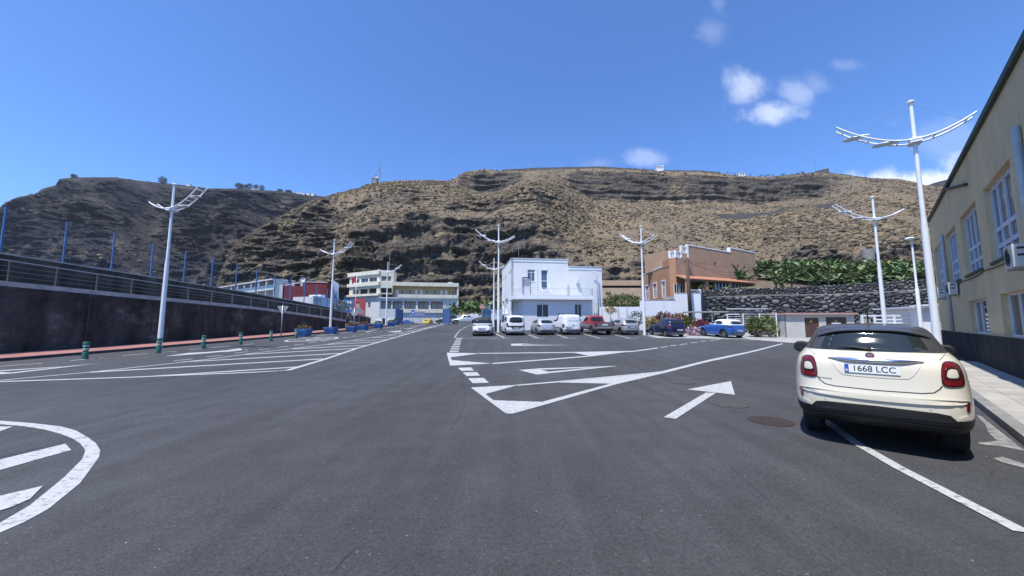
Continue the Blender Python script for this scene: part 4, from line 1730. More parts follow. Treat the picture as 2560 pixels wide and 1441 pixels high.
def fpoly(fr, k, pts, v0, v1, name, mat, parent):
    q = [fr.z(k, *p) for p in pts]
    a = sum(q[i][0] * q[(i + 1) % len(q)][1] - q[(i + 1) % len(q)][0] * q[i][1] for i in range(len(q)))
    if a < 0:
        q = q[::-1]
    n = len(q)
    mb = MB()
    mb.v = [fr.p(u, v1, w) for u, w in q] + [fr.p(u, v0, w) for u, w in q]
    mb.f = [tuple(range(n)), tuple(range(2 * n - 1, n - 1, -1))] + [(i, i + n, (i + 1) % n + n, (i + 1) % n) for i in range(n)]
    mb.m = [0] * len(mb.f)
    return mb.build(name, mat, parent, world=True)


for x0, y0, x1, y1 in [(178, 850, 190, 890), (205, 850, 240, 890), (255, 850, 285, 900), (225, 945, 245, 990), (262, 950, 280, 1010), (190, 1010, 215, 1030), (170, 985, 182, 1010)]:
    fpoly(frH, 'I', [(x0, y0), (x1, y0), (x1, y1), (x0, y1)], -.04, -.033, 'print_block', HW, pb)
fpoly(frH, 'I', [(345, 1060), (360, 1000), (400, 985), (470, 985), (530, 1040), (540, 1240), (345, 1240)], -.03, -.024, 'printed_coat', HG, pr)
fpoly(frH, 'I', [(365, 900), (385, 880), (420, 885), (440, 920), (450, 960), (430, 990), (390, 990), (372, 960)], -.024, -.019, 'printed_face', HS, pr)
fpoly(frH, 'I', [(352, 900), (360, 875), (395, 860), (430, 868), (440, 900), (425, 893), (385, 893), (368, 925)], -.019, -.014, 'printed_hair', HK, pr)
fpoly(frH, 'I', [(350, 1100), (395, 1090), (395, 1240), (350, 1240)], -.024, -.019, 'printed_coat', HK, pr)
for x0, y0, x1, y1 in [(400, 1150, 445, 1230), (465, 1150, 505, 1240)]:
    fpoly(frH, 'I', [(x0, y0), (x1, y0), (x1, y1), (x0, y1)], -.024, -.019, 'print_block', HW, pr)
for x0, y0, x1, y1 in [(400, 1085, 470, 1120), (480, 1090, 525, 1120)]:
    fpoly(frH, 'I', [(x0, y0), (x1, y0), (x1, y1), (x0, y1)], -.024, -.019, 'print_block', HR, pr)


def person(c, rz, label):
    """walker: one skinned body"""
    me = bpy.data.meshes.new('body')
    V = [(0, 0, .95), (0, 0, 1.15), (0, .01, 1.38), (0, .02, 1.50), (0, .04, 1.62), (0, .05, 1.74),
         (.10, 0, .90), (.11, .14, .52), (.11, .10, .08), (.11, .24, .03),
         (-.10, 0, .90), (-.11, -.06, .52), (-.11, -.26, .12), (-.11, -.16, .03),
         (.19, .0, 1.42), (.24, -.08, 1.15), (.23, .06, .93), (.23, .10, .85),
         (-.19, .0, 1.42), (-.24, .06, 1.15), (-.23, .22, .98), (-.23, .28, .93)]
    E_ = [(0, 1), (1, 2), (2, 3), (3, 4), (4, 5), (0, 6), (6, 7), (7, 8), (8, 9), (0, 10), (10, 11), (11, 12), (12, 13),
          (2, 14), (14, 15), (15, 16), (16, 17), (2, 18), (18, 19), (19, 20), (20, 21)]
    Rr = [.15, .15, .16, .06, .095, .085, .10, .065, .045, .035, .10, .065, .045, .035, .065, .048, .036, .04, .065, .048, .036, .04]
    me.from_pydata(V, E_, [])
    o = bpy.data.objects.new('body', me)
    COL.objects.link(o)
    md = o.modifiers.new('skin', 'SKIN')
    for i, sv in enumerate(me.skin_vertices[0].data):
        sv.radius = (Rr[i], Rr[i] * .85)
        sv.use_root = i == 0
    o.modifiers.new('sub', 'SUBSURF').levels = 2
    dg = bpy.context.evaluated_depsgraph_get()
    m2 = bpy.data.meshes.new_from_object(o.evaluated_get(dg))
    bpy.data.objects.remove(o)
    for mt in (M('skin', (.36, .22, .16), rough=.6), M('dark_olive_shirt', (.035, .035, .028), rough=.9), M('dark_shorts', (.03, .03, .035), rough=.9),
               M('black_hair', (.015, .013, .012), rough=.7)):
        m2.materials.append(mt)
    for p in m2.polygons:
        z = p.center.z
        x = abs(p.center.x)
        p.use_smooth = True
        p.material_index = 3 if z > 1.70 or (z > 1.58 and p.center.y < .0) else 0 if z > 1.49 else 1 if (z > .98 and x < .25) else 0 if x > .19 else 2 if z > .58 else 0
    t = thing('person', label, 'person', c, rz)
    b_ = bpy.data.objects.new('body', m2)
    COL.objects.link(b_)
    b_.parent = t
    return t


c = gnd(866, 826, .13)
c = Vector((-18.3, 40.2, g(40.2) + .135))
person(c, rad(10), 'person in a dark shirt and shorts walking away along the red pavement')

# ================================================================== BUILDINGS
def stucco(name, col, var=.10, vs=1.2, bump=.35, bs=70, stain=None, stain_amt=.5):
    m = M(name, col, rough=.9, spec=.2)
    nt, b = nodes_of(m)
    N, Lk = nt.nodes, nt.links
    geo = N.new('ShaderNodeNewGeometry')

    def noise(s, d, r, st=(1, 1, 1)):
        mp = N.new('ShaderNodeMapping')
        mp.inputs['Scale'].default_value = st
        Lk.new(geo.outputs['Position'], mp.inputs[0])
        n = N.new('ShaderNodeTexNoise')
        n.inputs['Scale'].default_value = s
        n.inputs['Detail'].default_value = d
        n.inputs['Roughness'].default_value = r
        Lk.new(mp.outputs[0], n.inputs['Vector'])
        return n.outputs[0]

    cr = N.new('ShaderNodeValToRGB')
    cr.color_ramp.elements[0].position = .3
    cr.color_ramp.elements[0].color = (*[c * (1 - var) for c in col], 1)
    cr.color_ramp.elements[1].position = .7
    cr.color_ramp.elements[1].color = (*[min(.95, c * (1 + var)) for c in col], 1)
    Lk.new(noise(vs, 8, .65), cr.inputs[0])
    out = cr.outputs[0]
    if stain:
        mr = N.new('ShaderNodeMapRange')
        Lk.new(noise(1.1, 7, .7, (1.6, 1.6, .16)), mr.inputs[0])
        for i, v in enumerate((.52, .72, 0, stain_amt)):
            mr.inputs[i + 1].default_value = v
        mx = N.new('ShaderNodeMixRGB')
        Lk.new(mr.outputs[0], mx.inputs[0])
        Lk.new(out, mx.inputs[1])
        mx.inputs[2].default_value = (*stain, 1)
        out = mx.outputs[0]
    Lk.new(out, b.inputs['Base Color'])
    bp = N.new('ShaderNodeBump')
    bp.inputs['Strength'].default_value = bump
    bp.inputs['Distance'].default_value = .012
    Lk.new(noise(bs, 4, .6), bp.inputs['Height'])
    Lk.new(bp.outputs[0], b.inputs['Normal'])
    return m


GLASS = M('window_glass', (.035, .042, .048), rough=.06, spec=.6, var=.4, vs=.6)
GLASS_G = M('window_glass_grey', (.10, .105, .11), rough=.12, spec=.5, var=.2, vs=.8)
GLASS_B = M('window_glass_blue', (.07, .10, .16), rough=.08, spec=.6, var=.3, vs=.8)
DARKIN = M('dark_interior', (.03, .028, .026), rough=.9)
WFRAME = M('white_window_frame', (.72, .73, .74), rough=.5, var=.05, vs=5)


def wall_panel(mb, fr, u0, u1, w0, w1, ops=(), depth=.15, thick=.3, v=0.0, mi=0, w1b=None):
    """a wall sheet with real openings, their reveals, and its own thickness"""
    top = (lambda u: w1) if w1b is None else (lambda u: w1 + (w1b - w1) * (u - u0) / (u1 - u0))
    ucs = sorted({u0, u1, *[min(max(o[0], u0), u1) for o in ops], *[min(max(o[1], u0), u1) for o in ops]})
    wcs = sorted({w0, w1, *[o[2] for o in ops], *[o[3] for o in ops]})
    P = fr.p
    for a, b_ in zip(ucs[:-1], ucs[1:]):
        for c, d in zip(wcs[:-1], wcs[1:]):
            if b_ - a < 1e-4 or d - c < 1e-4:
                continue
            um, wm = (a + b_) / 2, (c + d) / 2
            if any(o[0] < um < o[1] and o[2] < wm < o[3] for o in ops):
                continue
            ta = top(a) if d == w1 else d
            tb = top(b_) if d == w1 else d
            mb.add([P(a, v, c), P(b_, v, c), P(b_, v, tb), P(a, v, ta)], [(0, 1, 2, 3)], mi)
    for o in ops:
        a, b_, c, d = o[:4]
        q = depth
        mb.add([P(a, v, c), P(a, v, d), P(a, v - q, d), P(a, v - q, c)], [(0, 1, 2, 3)], mi)
        mb.add([P(b_, v, c), P(b_, v - q, c), P(b_, v - q, d), P(b_, v, d)], [(0, 1, 2, 3)], mi)
        mb.add([P(a, v, d), P(b_, v, d), P(b_, v - q, d), P(a, v - q, d)], [(0, 1, 2, 3)], mi)
        mb.add([P(a, v, c), P(a, v - q, c), P(b_, v - q, c), P(b_, v, c)], [(0, 1, 2, 3)], mi)
    t_ = thick
    mb.add([P(u0, v, top(u0)), P(u1, v, top(u1)), P(u1, v - t_, top(u1)), P(u0, v - t_, top(u0))], [(0, 1, 2, 3)], mi)
    mb.add([P(u0, v, w0), P(u0, v, top(u0)), P(u0, v - t_, top(u0)), P(u0, v - t_, w0)], [(0, 1, 2, 3)], mi)
    mb.add([P(u1, v, w0), P(u1, v - t_, w0), P(u1, v - t_, top(u1)), P(u1, v, top(u1))], [(0, 1, 2, 3)], mi)
    return mb


def window(t, fr, o, v, nx=2, ny=1, fw=.05, glass=None, frame=None, name='window', sill=0.0, splits=None, cols=None):
    """frame bars and single panes set in an opening o = (u0,u1,w0,w1) at depth v"""
    u0, u1, w0, w1 = o
    fm = frame or WFRAME
    gl = glass or GLASS
    mb = MB()
    us_ = cols or [u0 + (u1 - u0) * k / nx for k in range(nx + 1)]
    ws_ = splits or [w0 + (w1 - w0) * k / ny for k in range(ny + 1)]
    h = fw / 2
    for i, u in enumerate(us_):
        c = u + (fw / 2 if i == 0 else -fw / 2 if i == len(us_) - 1 else 0)
        mb.fbox(fr, c - h, c + h, v - .05, v + .03, w0, w1)
    for i, w in enumerate(ws_):
        c = w + (fw / 2 if i == 0 else -fw / 2 if i == len(ws_) - 1 else 0)
        mb.fbox(fr, u0 + fw, u1 - fw, v - .045, v + .025, c - h, c + h)
    if sill:
        mb.fbox(fr, u0 - .06, u1 + .06, v - .02, v + sill, w0 - .07, w0 - .002)
    wo = mb.build(name, fm, t, world=True)
    for a, b_ in zip(us_[:-1], us_[1:]):
        for c, d in zip(ws_[:-1], ws_[1:]):
            MB().fbox(fr, a + h, b_ - h, v - .03, v - .012, c + h, d - h).build('pane', gl, wo, world=True)
    return wo


def door(t, fr, o, v, mat, name='door', handle=True):
    u0, u1, w0, w1 = o
    d = MB().fbox(fr, u0, u1, v - .05, v, w0, w1).build(name, mat, t, world=True)
    if handle:
        MB().fbox(fr, u1 - .14, u1 - .08, v, v + .05, (w0 + w1) / 2 - .08, (w0 + w1) / 2 + .06).build('handle', GALV, d, world=True)
    return d


def slab_poly(fr, us_, vs_, w):
    return [fr.p(us_[0], vs_[1], w), fr.p(us_[1], vs_[1], w), fr.p(us_[1], vs_[0], w), fr.p(us_[0], vs_[0], w)]


# ------------------------------------------------------------------ tan building on the right
TAN = stucco('tan_stucco', (.66, .51, .30), .10, .9, .9, 28, (.20, .16, .115), .35)
PLINTH = wall_dark_mat('basalt_plinth', (.030, .032, .033), (.045, .048, .048), (.070, .072, .070))
GREENTRIM = M('dark_green_trim', (.018, .045, .032), rough=.6, var=.2, vs=3)
FRAMEGREY = M('grey_white_frame', (.55, .60, .68), rough=.5, var=.08, vs=3)
dT = Vector((-.7077, -.7065, 0))
TB = Fr((14.03 + .7077 * 16.25, 10.06 + .7065 * 16.25), d=dT)
t = thing('tan_building', 'long tan stuccoed building with deep-set tall windows and a dark plinth on the right', 'building', TB.p(0, 0, g(20)))
ups = [(.7 + 4.55 * k, 4.0 + 4.55 * k, 3.56, 5.95) for k in range(8)]
lows = [(9.62, 12.95, 1.24, 2.52), (14.85, 18.2, 1.24, 2.52), (20.0, 23.4, 1.24, 2.52), (25.2, 28.6, 1.24, 2.52)]
mb = wall_panel(MB(), TB, 0, 37, 1.2, 7.75, ups + lows, .24, 3)
P = TB.p
mb.add([P(0, 0, 0), P(0, 0, 7.75), P(0, -12, 7.75), P(0, -12, 0)], [(0, 1, 2, 3)])
mb.build('wall', TAN, t, world=True)
MB().fbox(TB, -.02, 37, -.4, .06, -.1, 1.22).build('plinth', PLINTH, t, world=True)
MB().fbox(TB, -.05, 37, -12, .10, 7.75, 7.92).build('roof_edge', GREENTRIM, t, world=True)
for k, o in enumerate(ups):
    # dark sill and a sash of three lights, each with two small panes below
    MB().fbox(TB, o[0] + .02, o[1] - .02, -.15, .05, o[2] - .09, o[2] - .002).build('sill', GREENTRIM, t, world=True)
    w_ = o[1] - o[0]
    cols = [o[0] + w_ * f for f in (0, .25, .5, .75, 1)]
    window(t, TB, o, -.17, fw=.13, frame=FRAMEGREY, splits=[o[2], o[2] + .48, o[2] + 1.0, o[3]], cols=cols, glass=GLASS_G)
for o in lows:
    window(t, TB, o, -.17, 3, 1, .06, frame=WFRAME, glass=GLASS)
PIPEG = M('pale_pipe', (.50, .50, .48), rough=.6, var=.1, vs=4)
for u, w in ((5.1, 6.1), (18.9, 6.35)):
    MB().tube([TB.p(u, .08, w), TB.p(u, .08, 1.25)], .07, 8).build('drainpipe', PIPEG, t, world=True, smooth=True)
MB().tube([TB.p(8.0, .06, 7.72), TB.p(12.3, .06, 6.75)], .06, 6).build('sloping_gutter', GREENTRIM, t, world=True)
mb = MB()
pts = [TB.p(u, .03, 3.42 - .07 * abs(math.sin(u * .7))) for u in np.linspace(4.2, 30, 60)]
mb.tube(pts, .02, 5)
mb.build('cable', GREENTRIM, t, world=True)
# wall-hung air conditioners
ACW = M('ac_white', (.62, .62, .59), rough=.5, var=.08, vs=5)


def ac_unit(fr, u, w, label, wd=.80, hh=.56, dp=.26, v0=.05):
    t = thing('air_conditioner', label, 'air conditioner', fr.p(u + wd / 2, v0, w), 0, 'air conditioners on the tan wall')
    b_ = MB().fbox(fr, u, u + wd, v0, v0 + dp, w, w + hh).build('casing', ACW, t, world=True)
    # fan grille on the front
    mb = MB()
    n = 20
    for rr in (.22, .16, .10):
        pts = [fr.p(u + .38 + rr * math.cos(2 * math.pi * k / n), v0 + dp + .012, w + hh / 2 + rr * math.sin(2 * math.pi * k / n)) for k in range(n + 1)]
        mb.tube(pts, .008, 4)
    for k in range(6):
        a = math.pi * k / 6
        mb.tube([fr.p(u + .38 - .22 * math.cos(a), v0 + dp + .012, w + hh / 2 - .22 * math.sin(a)),
                 fr.p(u + .38 + .22 * math.cos(a), v0 + dp + .012, w + hh / 2 + .22 * math.sin(a))], .006, 4)
    mb.build('fan_grille', GREENTRIM, t, world=True)
    for k in (.25, .55):
        MB().fbox(fr, u + wd + .001, u + wd + .012, v0 + .07, v0 + .19, w + hh * k + .12, w + hh * k + .17).build('grip', BIN, t, world=True)
    MB().fbox(fr, u + wd + .002, u + wd + .05, v0 + .05, v0 + .20, w + hh * .06, w + hh * .26).build('valve_cover', ACW, t, world=True)
    for s in (.12, wd - .16):
        MB().fbox(fr, u + s, u + s + .04, 0, v0 + dp, w - .05, w - .002).build('bracket', GALV, t, world=True)
    return t


ac_unit(TB, 3.05, 2.95, 'farthest white air conditioner on the tan wall, beside the lamp post')
ac_unit(TB, 7.05, 2.92, 'white air conditioner on the tan wall, second from the far corner')
ac_unit(TB, 17.8, 3.0, 'nearest and largest-looking white air conditioner below the tan wall window')

# ------------------------------------------------------------------ white building in the middle
WHITE = stucco('white_wall_paint', (.72, .72, .71), .04, .6, .12, 40, (.62, .63, .64), .25)
TRIMW = M('white_trim', (.72, .73, .75), rough=.7, var=.06, vs=2)
hdw = rad(-8.3)
WB = Fr((-.06, 43.0), d=(math.cos(hdw), -math.sin(hdw)))
gz = .75
t = thing('white_building', 'white two-storey flat-roofed building with a railed terrace on its ground floor', 'building', WB.p(0, 0, gz))
uw = (1.96, 2.89, 6.64, 8.09)
ud = (3.66, 4.46, 5.68, 8.07)
mb = wall_panel(MB(), WB, 0, 7.05, gz, 9.40, [uw, ud], .16, .25)
wall_panel(mb, WB, 7.05, 11.42, gz, 8.56, [], .16, .25)
Pp = WB.p
# left flank with its narrow windows
LFr = Fr(WB.p(0, -9.7, 0), WB.p(0, 0, 0))


def lf(k, x0, y0, x1, y1):
    r_ = LFr.rect(k, x0, y0, x1, y1)
    return (min(r_[0], r_[1]), max(r_[0], r_[1]), r_[2], r_[3])


lops = []
for q in [(475, 712, 482, 760), (491, 695, 499, 742), (510, 675, 518, 725), (550, 630, 559, 690), (566, 612, 577, 680)]:
    lops.append(lf('C', *q))
gops = [lf('C', 475, 960, 500, 1110), lf('C', 508, 935, 540, 1100)]
wall_panel(mb, LFr, 0, 9.7, gz, 9.40, lops + gops, .22, .25)
mb.add([Pp(11.42, 0, gz), Pp(11.42, -9.7, gz), Pp(11.42, -9.7, 8.56), Pp(11.42, 0, 8.56)], [(0, 1, 2, 3)])
mb.add([Pp(7.05, 0, 8.3), Pp(7.05, -9.7, 8.3), Pp(7.05, -9.7, 9.4), Pp(7.05, 0, 9.4)], [(0, 1, 2, 3)])
mb.add([Pp(0, -9.7, gz), Pp(0, -9.7, 9.2), Pp(11.42, -9.7, 8.4), Pp(11.42, -9.7, gz)], [(0, 1, 2, 3)])
mb.build('wall', WHITE, t, world=True)
mb = MB()
mb.fbox(WB, .2, 7.05, -9.6, -.2, 9.05, 9.1)
mb.fbox(WB, 7.06, 11.3, -9.6, -.2, 8.2, 8.25)
mb.build('roof', CONCRETE, t, world=True)
PAR = M('parapet_cap', (.58, .60, .64), rough=.7, var=.06, vs=2)
MB().fbox(WB, -.06, 7.11, -.30, .06, 9.40, 9.47).build('parapet_cap', PAR, t, world=True)
MB().fbox(LFr, 0, 9.6, -.25, .05, 9.40, 9.47).build('parapet_cap', PAR, t, world=True)
MB().fbox(WB, 7.12, 11.48, -.30, .06, 8.56, 8.63).build('parapet_cap', PAR, t, world=True)
MB().fbox(WB, -.02, 7.05, .0, .05, 9.05, 9.12).build('string_course', WHITE, t, world=True)
MB().fbox(WB, 7.06, 11.44, .0, .05, 8.20, 8.27).build('string_course', WHITE, t, world=True)
MB().fbox(WB, 7.3, 10.4, -5.6, -5.3, 8.2, 9.15).build('rear_parapet', PAR, t, world=True)
for o in lops:
    window(t, LFr, o, -.2, 1, 1, .05, glass=GLASS)
for o in gops:
    MB().fbox(LFr, o[0], o[1], -.30, -.22, o[2], o[3]).build('recess_back', TRIMW, t, world=True)
wsp = [uw[2], uw[3] - .32, uw[3]]
window(t, WB, uw, -.10, 2, 2, .06, glass=GLASS_B, splits=wsp, sill=.14)
window(t, WB, ud, -.10, 1, 2, .07, glass=GLASS_B, name='door', splits=[ud[2], ud[2] + 1.05, ud[3]])
MB().fbox(WB, ud[0] - .08, ud[1] + .08, .0, .05, ud[3], ud[3] + .07).build('door_head', TRIMW, t, world=True)
# ground-floor extension with a terrace on top
EV = 3.4
eu0, eu1 = .70, 8.80
lw1 = (2.32, 3.70, 2.26, 3.72)
lw2 = (6.69, 7.53, 2.26, 3.76)
mb = wall_panel(MB(), WB, eu0, eu1, gz - .3, 4.20, [lw1, lw2], .12, .2, EV)
sideF = Fr(WB.p(eu0, 0.02, 0), WB.p(eu0, EV, 0))
sd1, sd2 = (.55, 1.25, gz + .05, 3.3), (1.9, 2.7, gz + .05, 3.4)
wall_panel(mb, sideF, 0, EV - .001, gz - .3, 4.20, [sd1, sd2], .15, .2)
mb.add([Pp(eu1, EV, gz - .3), Pp(eu1, 0, gz - .3), Pp(eu1, 0, 4.2), Pp(eu1, EV, 4.2)], [(0, 1, 2, 3)])
mb.build('ground_floor', WHITE, t, world=True)
BLUEDOOR = M('blue_door', (.06, .16, .42), rough=.5)
door(t, sideF, sd1, -.12, BLUEDOOR)
door(t, sideF, sd2, -.12, TRIMW)
window(t, WB, lw1, EV - .08, 2, 1, .06, glass=GLASS_G)
window(t, WB, lw2, EV - .08, 2, 1, .06, glass=GLASS_G)
MB().fbox(WB, eu0 - 1.1, eu1 + .15, .003, EV + .55, 4.21, 4.42).build('terrace_slab', TRIMW, t, world=True)
MB().fbox(WB, eu0 - .85, eu1 + .02, .004, EV + .32, 4.42, 4.72).build('terrace_kerb', PAR, t, world=True)
# railing
RA = M('railing_pale_grey', (.58, .60, .62), rough=.5)
rz0, rz1 = 4.74, 5.54
ru0, ru1, rv = eu0 + .05, eu1 - .05, EV + .2
for (a, b_) in (((ru0, rv), (ru1, rv)), ((ru0 - .8, .1), (ru0, rv)), ((ru1, rv), (ru1, .1))):
    A_, B_ = Vector(WB.p(a[0], a[1], 0)), Vector(WB.p(b_[0], b_[1], 0))
    fr = Fr(A_, B_)
    L = fr.L
    MB().fbox(fr, 0, L, -.02, .02, rz1 - .04, rz1).build('handrail', RA, t, world=True)
    MB().fbox(fr, 0, L, -.015, .015, rz0 + .06, rz0 + .09).build('lower_rail', RA, t, world=True)
    n = int(L / .13)
    for k in range(n + 1):
        u = L * k / n
        MB().fbox(fr, u - .010, u + .010, -.010, .010, rz0 + .09, rz1 - .04).build('baluster', RA, t, world=True)
    for k in range(int(L / 2.6) + 2):
        u = min(L, k * 2.6)
        MB().fbox(fr, u - .03, u + .03, -.03, .03, rz0 - .02, rz1 + .01).build('post', RA, t, world=True)
# metal steps up to the terrace door
for k in range(4):
    MB().fbox(WB, ud[0] - .05, ud[1] + .05, 1.15 - .28 * k - .26, 1.15 - .28 * k, 4.74 + .235 * k, 4.74 + .235 * (k + 1) - .003).build('step', PAR, t, world=True)
for s in (ud[0] - .12, ud[1] + .12):
    for zz in (.55, .95):
        MB().tube([WB.p(s, 1.3, 4.78 + zz * .5), WB.p(s, .05, 5.6 + zz * .75)], .025, 6).build('stair_rail', WHITEPOLE, t, world=True)
    MB().tube([WB.p(s, 1.3, 4.73), WB.p(s, 1.3, 5.3)], .025, 6).build('stair_rail', WHITEPOLE, t, world=True)
# pipes, lights, dish
MB().tube([WB.p(3.15, .06, 8.3), WB.p(3.15, .06, 4.8)], .045, 8).build('waste_pipe', TRIMW, t, world=True)
px_ = [WB.p(10.15, .30, 7.75), WB.p(10.25, .42, 7.95), WB.p(10.45, .45, 7.95), WB.p(10.6, .42, 7.7), WB.p(10.75, .4, gz)]
MB().tube(px_, .07, 8).build('vent_pipe', TRIMW, t, world=True, smooth=True)
MB().tube([WB.p(8.85, EV * .3, 4.3), WB.p(9.8, .5, 4.28), WB.p(10.3, .45, 4.05), WB.p(10.4, .42, gz)], .06, 8).build('vent_pipe', TRIMW, t, world=True)
MB().tube([WB.p(.85, .05, 9.4), WB.p(.85, .05, 11.6)], .018, 5).build('aerial_mast', GALV, t, world=True)
for dz in (0, .25, .5):
    MB().tube([WB.p(.55 + dz * .2, .05, 11.2 + dz * .5), WB.p(1.15 - dz * .2, .05, 11.2 + dz * .5)], .01, 4).build('aerial_bar', GALV, t, world=True)
lf_ = WB.rect('C', 1305, 728, 1335, 765)
MB().fbox(WB, lf_[0], lf_[1], .02, .35, lf_[2], lf_[3]).build('flood_light', RA, t, world=True)
MB().fbox(WB, 5.9, 6.15, EV - .2, EV - .02, 4.75, 5.9).build('meter_box', RA, t, world=True)
# plant housed on the terrace
ta = thing('terrace_cabinet', 'boxy pale grey plant cabinet in a metal stand on the terrace', 'cabinet', WB.p(1.7, 1.2, 4.74))
cab = WB.rect('C', 712, 715, 792, 885, 1.6)
MB().fbox(WB, cab[0] + .05, cab[1] - .05, 1.0, 1.6, 4.75, 6.2).build('cabinet_body', PAR, ta, world=True)
MB().fbox(WB, cab[0] + .04, cab[1] - .04, 1.6, 1.63, 5.95, 6.75).build('louvre_panel', GALV, ta, world=True)
for u in (cab[0], cab[1]):
    for v in (.95, 1.65):
        MB().fbox(WB, u - .03, u + .03, v - .03, v + .03, 4.75, 6.9).build('stand_leg', POSTDARK, ta, world=True)
MB().fbox(WB, cab[0] - .03, cab[1] + .03, .92, 1.68, 6.9, 6.95).build('stand_top', POSTDARK, ta, world=True)

# small kiosk with shelves left of the white building
KIO = Fr(at(1229, 800, 50), at(1256, 800, 50))
t = thing('kiosk', 'small white louvred kiosk between the lamp posts left of the white building', 'kiosk', KIO.p(0, 0, g(50)))
MB().fbox(KIO, 0, KIO.L, -1.4, 0, g(50), at(1240, 778, 50).z).build('kiosk_body', WHITE, t, world=True)
MB().fbox(KIO, -.1, KIO.L + .1, -1.5, .1, at(1240, 778, 50).z, at(1240, 776, 50).z + .05).build('kiosk_roof', PAR, t, world=True)
for k in range(4):
    z = at(1240, 783 + 5 * k, 50).z
    MB().fbox(KIO, .1, KIO.L - .1, .0, .06, z - .05, z + .04).build('louvre', PAR, t, world=True)

# ------------------------------------------------------------------ ochre warehouse behind
OCH = stucco('ochre_render', (.52, .38, .25), .10, .8, .3, 20, (.35, .26, .18), .4)
WH = Fr(at(1470, 740, 78), at(1640, 740, 78))
t = thing('ochre_warehouse', 'long low ochre shed with a dark slot and a ribbed fascia behind the white building', 'building', WH.p(0, 0, 1.5))
w_a, w_b = WH.z('C', 1600, 725), WH.z('C', 1600, 950)
MB().fbox(WH, 0, WH.L, -6, 0, 1.4, WH.z('C', 1800, 812)[1]).build('wall', OCH, t, world=True)
MB().fbox(WH, 0, WH.L, -6, -.5, WH.z('C', 1800, 812)[1], WH.z('C', 1800, 785)[1]).build('slot', DARKIN, t, world=True)
z0_, z1_ = WH.z('C', 1800, 785)[1], WH.z('C', 1800, 727)[1]
mb = MB()
n = 60
for k in range(n):
    u = WH.L * k / n
    mb.fbox(WH, u, u + WH.L / n * .5, -6, .02 if k % 2 else .07, z0_, z1_)
mb.fbox(WH, 0, WH.L, -6, 0, z0_, z1_ - .02)
tag(mb.build('ribbed_fascia', OCH, t, world=True), kind='stuff')
for k in range(4):
    q = WH.rect('C', 1642 + 15 * k, 860, 1653 + 15 * k, 890)
    MB().fbox(WH, q[0], q[1], .0, .03, q[2], q[3]).build('vent', DARKIN, t, world=True)

# ------------------------------------------------------------------ orange house
ORANGE = stucco('orange_render', (.43, .23, .135), .10, .7, .3, 30, (.33, .20, .13), .55)
ORB = stucco('brown_render', (.39, .25, .165), .12, .7, .3, 30, (.27, .19, .13), .5)
OB = Fr((23.78, 48.0), (36.76, 53.6))
OL = Fr((21.5, 59.6), (21.1, 48.0))
OBZ = 2.2
t = thing('orange_house', 'terracotta-orange house with white balustrades, round holes and a tiled porch roof', 'house', OB.p(0, 0, OBZ))
mb = wall_panel(MB(), OB, -2.35, 0, OBZ, 10.27, [], .2, .3)
wall_panel(mb, OB, 0, 8.5, OBZ, 12.10, [(5.0, 5.5, 9.65, 10.15)], .3, .3, w1b=11.75)
wall_panel(mb, OB, 8.5, 14.05, OBZ, 12.40, [(9.78, 10.28, 9.6, 10.1), (11.15, 11.65, 9.48, 9.98)], .3, .3, w1b=12.12)
mb.build('wall', ORB, t, world=True)
mb = wall_panel(MB(), OL, 0, 12.0, OBZ, 9.44, [(2.2, 3.6, 5.3, 7.45), (5.65, 6.95, 5.3, 7.45), (9.1, 10.2, 5.15, 7.4)], .2, .3)
c_ = OL.p(11.6, 0, 0)
c2_ = OB.p(-2.35, 0, 0)
TW = Fr(OL.p(11.9, .05, 0), OB.p(-2.35, 0, 0))
wall_panel(mb, TW, 0, TW.L, OBZ, 10.27, [], .2, .3)
TWs = Fr(OL.p(9.6, .04, 0), OL.p(11.9, .05, 0))
wall_panel(mb, TWs, 0, TWs.L, 9.2, 10.27, [], .2, .3)
mb.build('wall', ORANGE, t, world=True)
ra_ = [OL.p(0, -.2, 9.3), OL.p(12, -.2, 9.3), OB.p(-2.3, -.2, 9.3), OB.p(14, -.2, 9.3), OB.p(14, -9, 9.3)]
MB().add(ra_, [(0, 1, 2, 3, 4)]).build('roof', CONCRETE, t, world=True)
MB().add([OB.p(0, -.2, 11.4), OB.p(14, -.2, 11.4), OB.p(14, -8, 11.4), OB.p(0, -8, 11.4)], [(0, 1, 2, 3)]).build('roof', CONCRETE, t, world=True)
MB().fbox(OB, .001, .25, -8, -.31, 9.3, 12.1).build('stair_side_wall', ORB, t, world=True)
MB().fbox(OB, 13.8, 14.04, -9, -.31, OBZ, 12.1).build('end_wall', ORB, t, world=True)


def coping_run(fr, u0, u1, z0, z1, name='white_coping', th=.14):
    mb = MB()
    P = fr.p
    mb.hexa([P(u0, .05, z0), P(u1, .05, z1), P(u1, -.36, z1), P(u0, -.36, z0), P(u0, .05, z0 + th), P(u1, .05, z1 + th), P(u1, -.36, z1 + th), P(u0, -.36, z0 + th)])
    mb.build(name, TRIMW, t, world=True)


coping_run(OB, -.02, 8.45, 12.10, 11.75)
coping_run(OB, 8.46, 14.1, 12.40, 12.12)
coping_run(OL, 0, 9.55, 9.44, 9.44)
MB().fbox(OB, -.10, .10, -.3, .06, 10.3, 12.22).build('white_pier', TRIMW, t, world=True)
MB().fbox(OB, 8.36, 8.62, -.4, .06, 11.75, 12.5).build('white_pier', TRIMW, t, world=True)


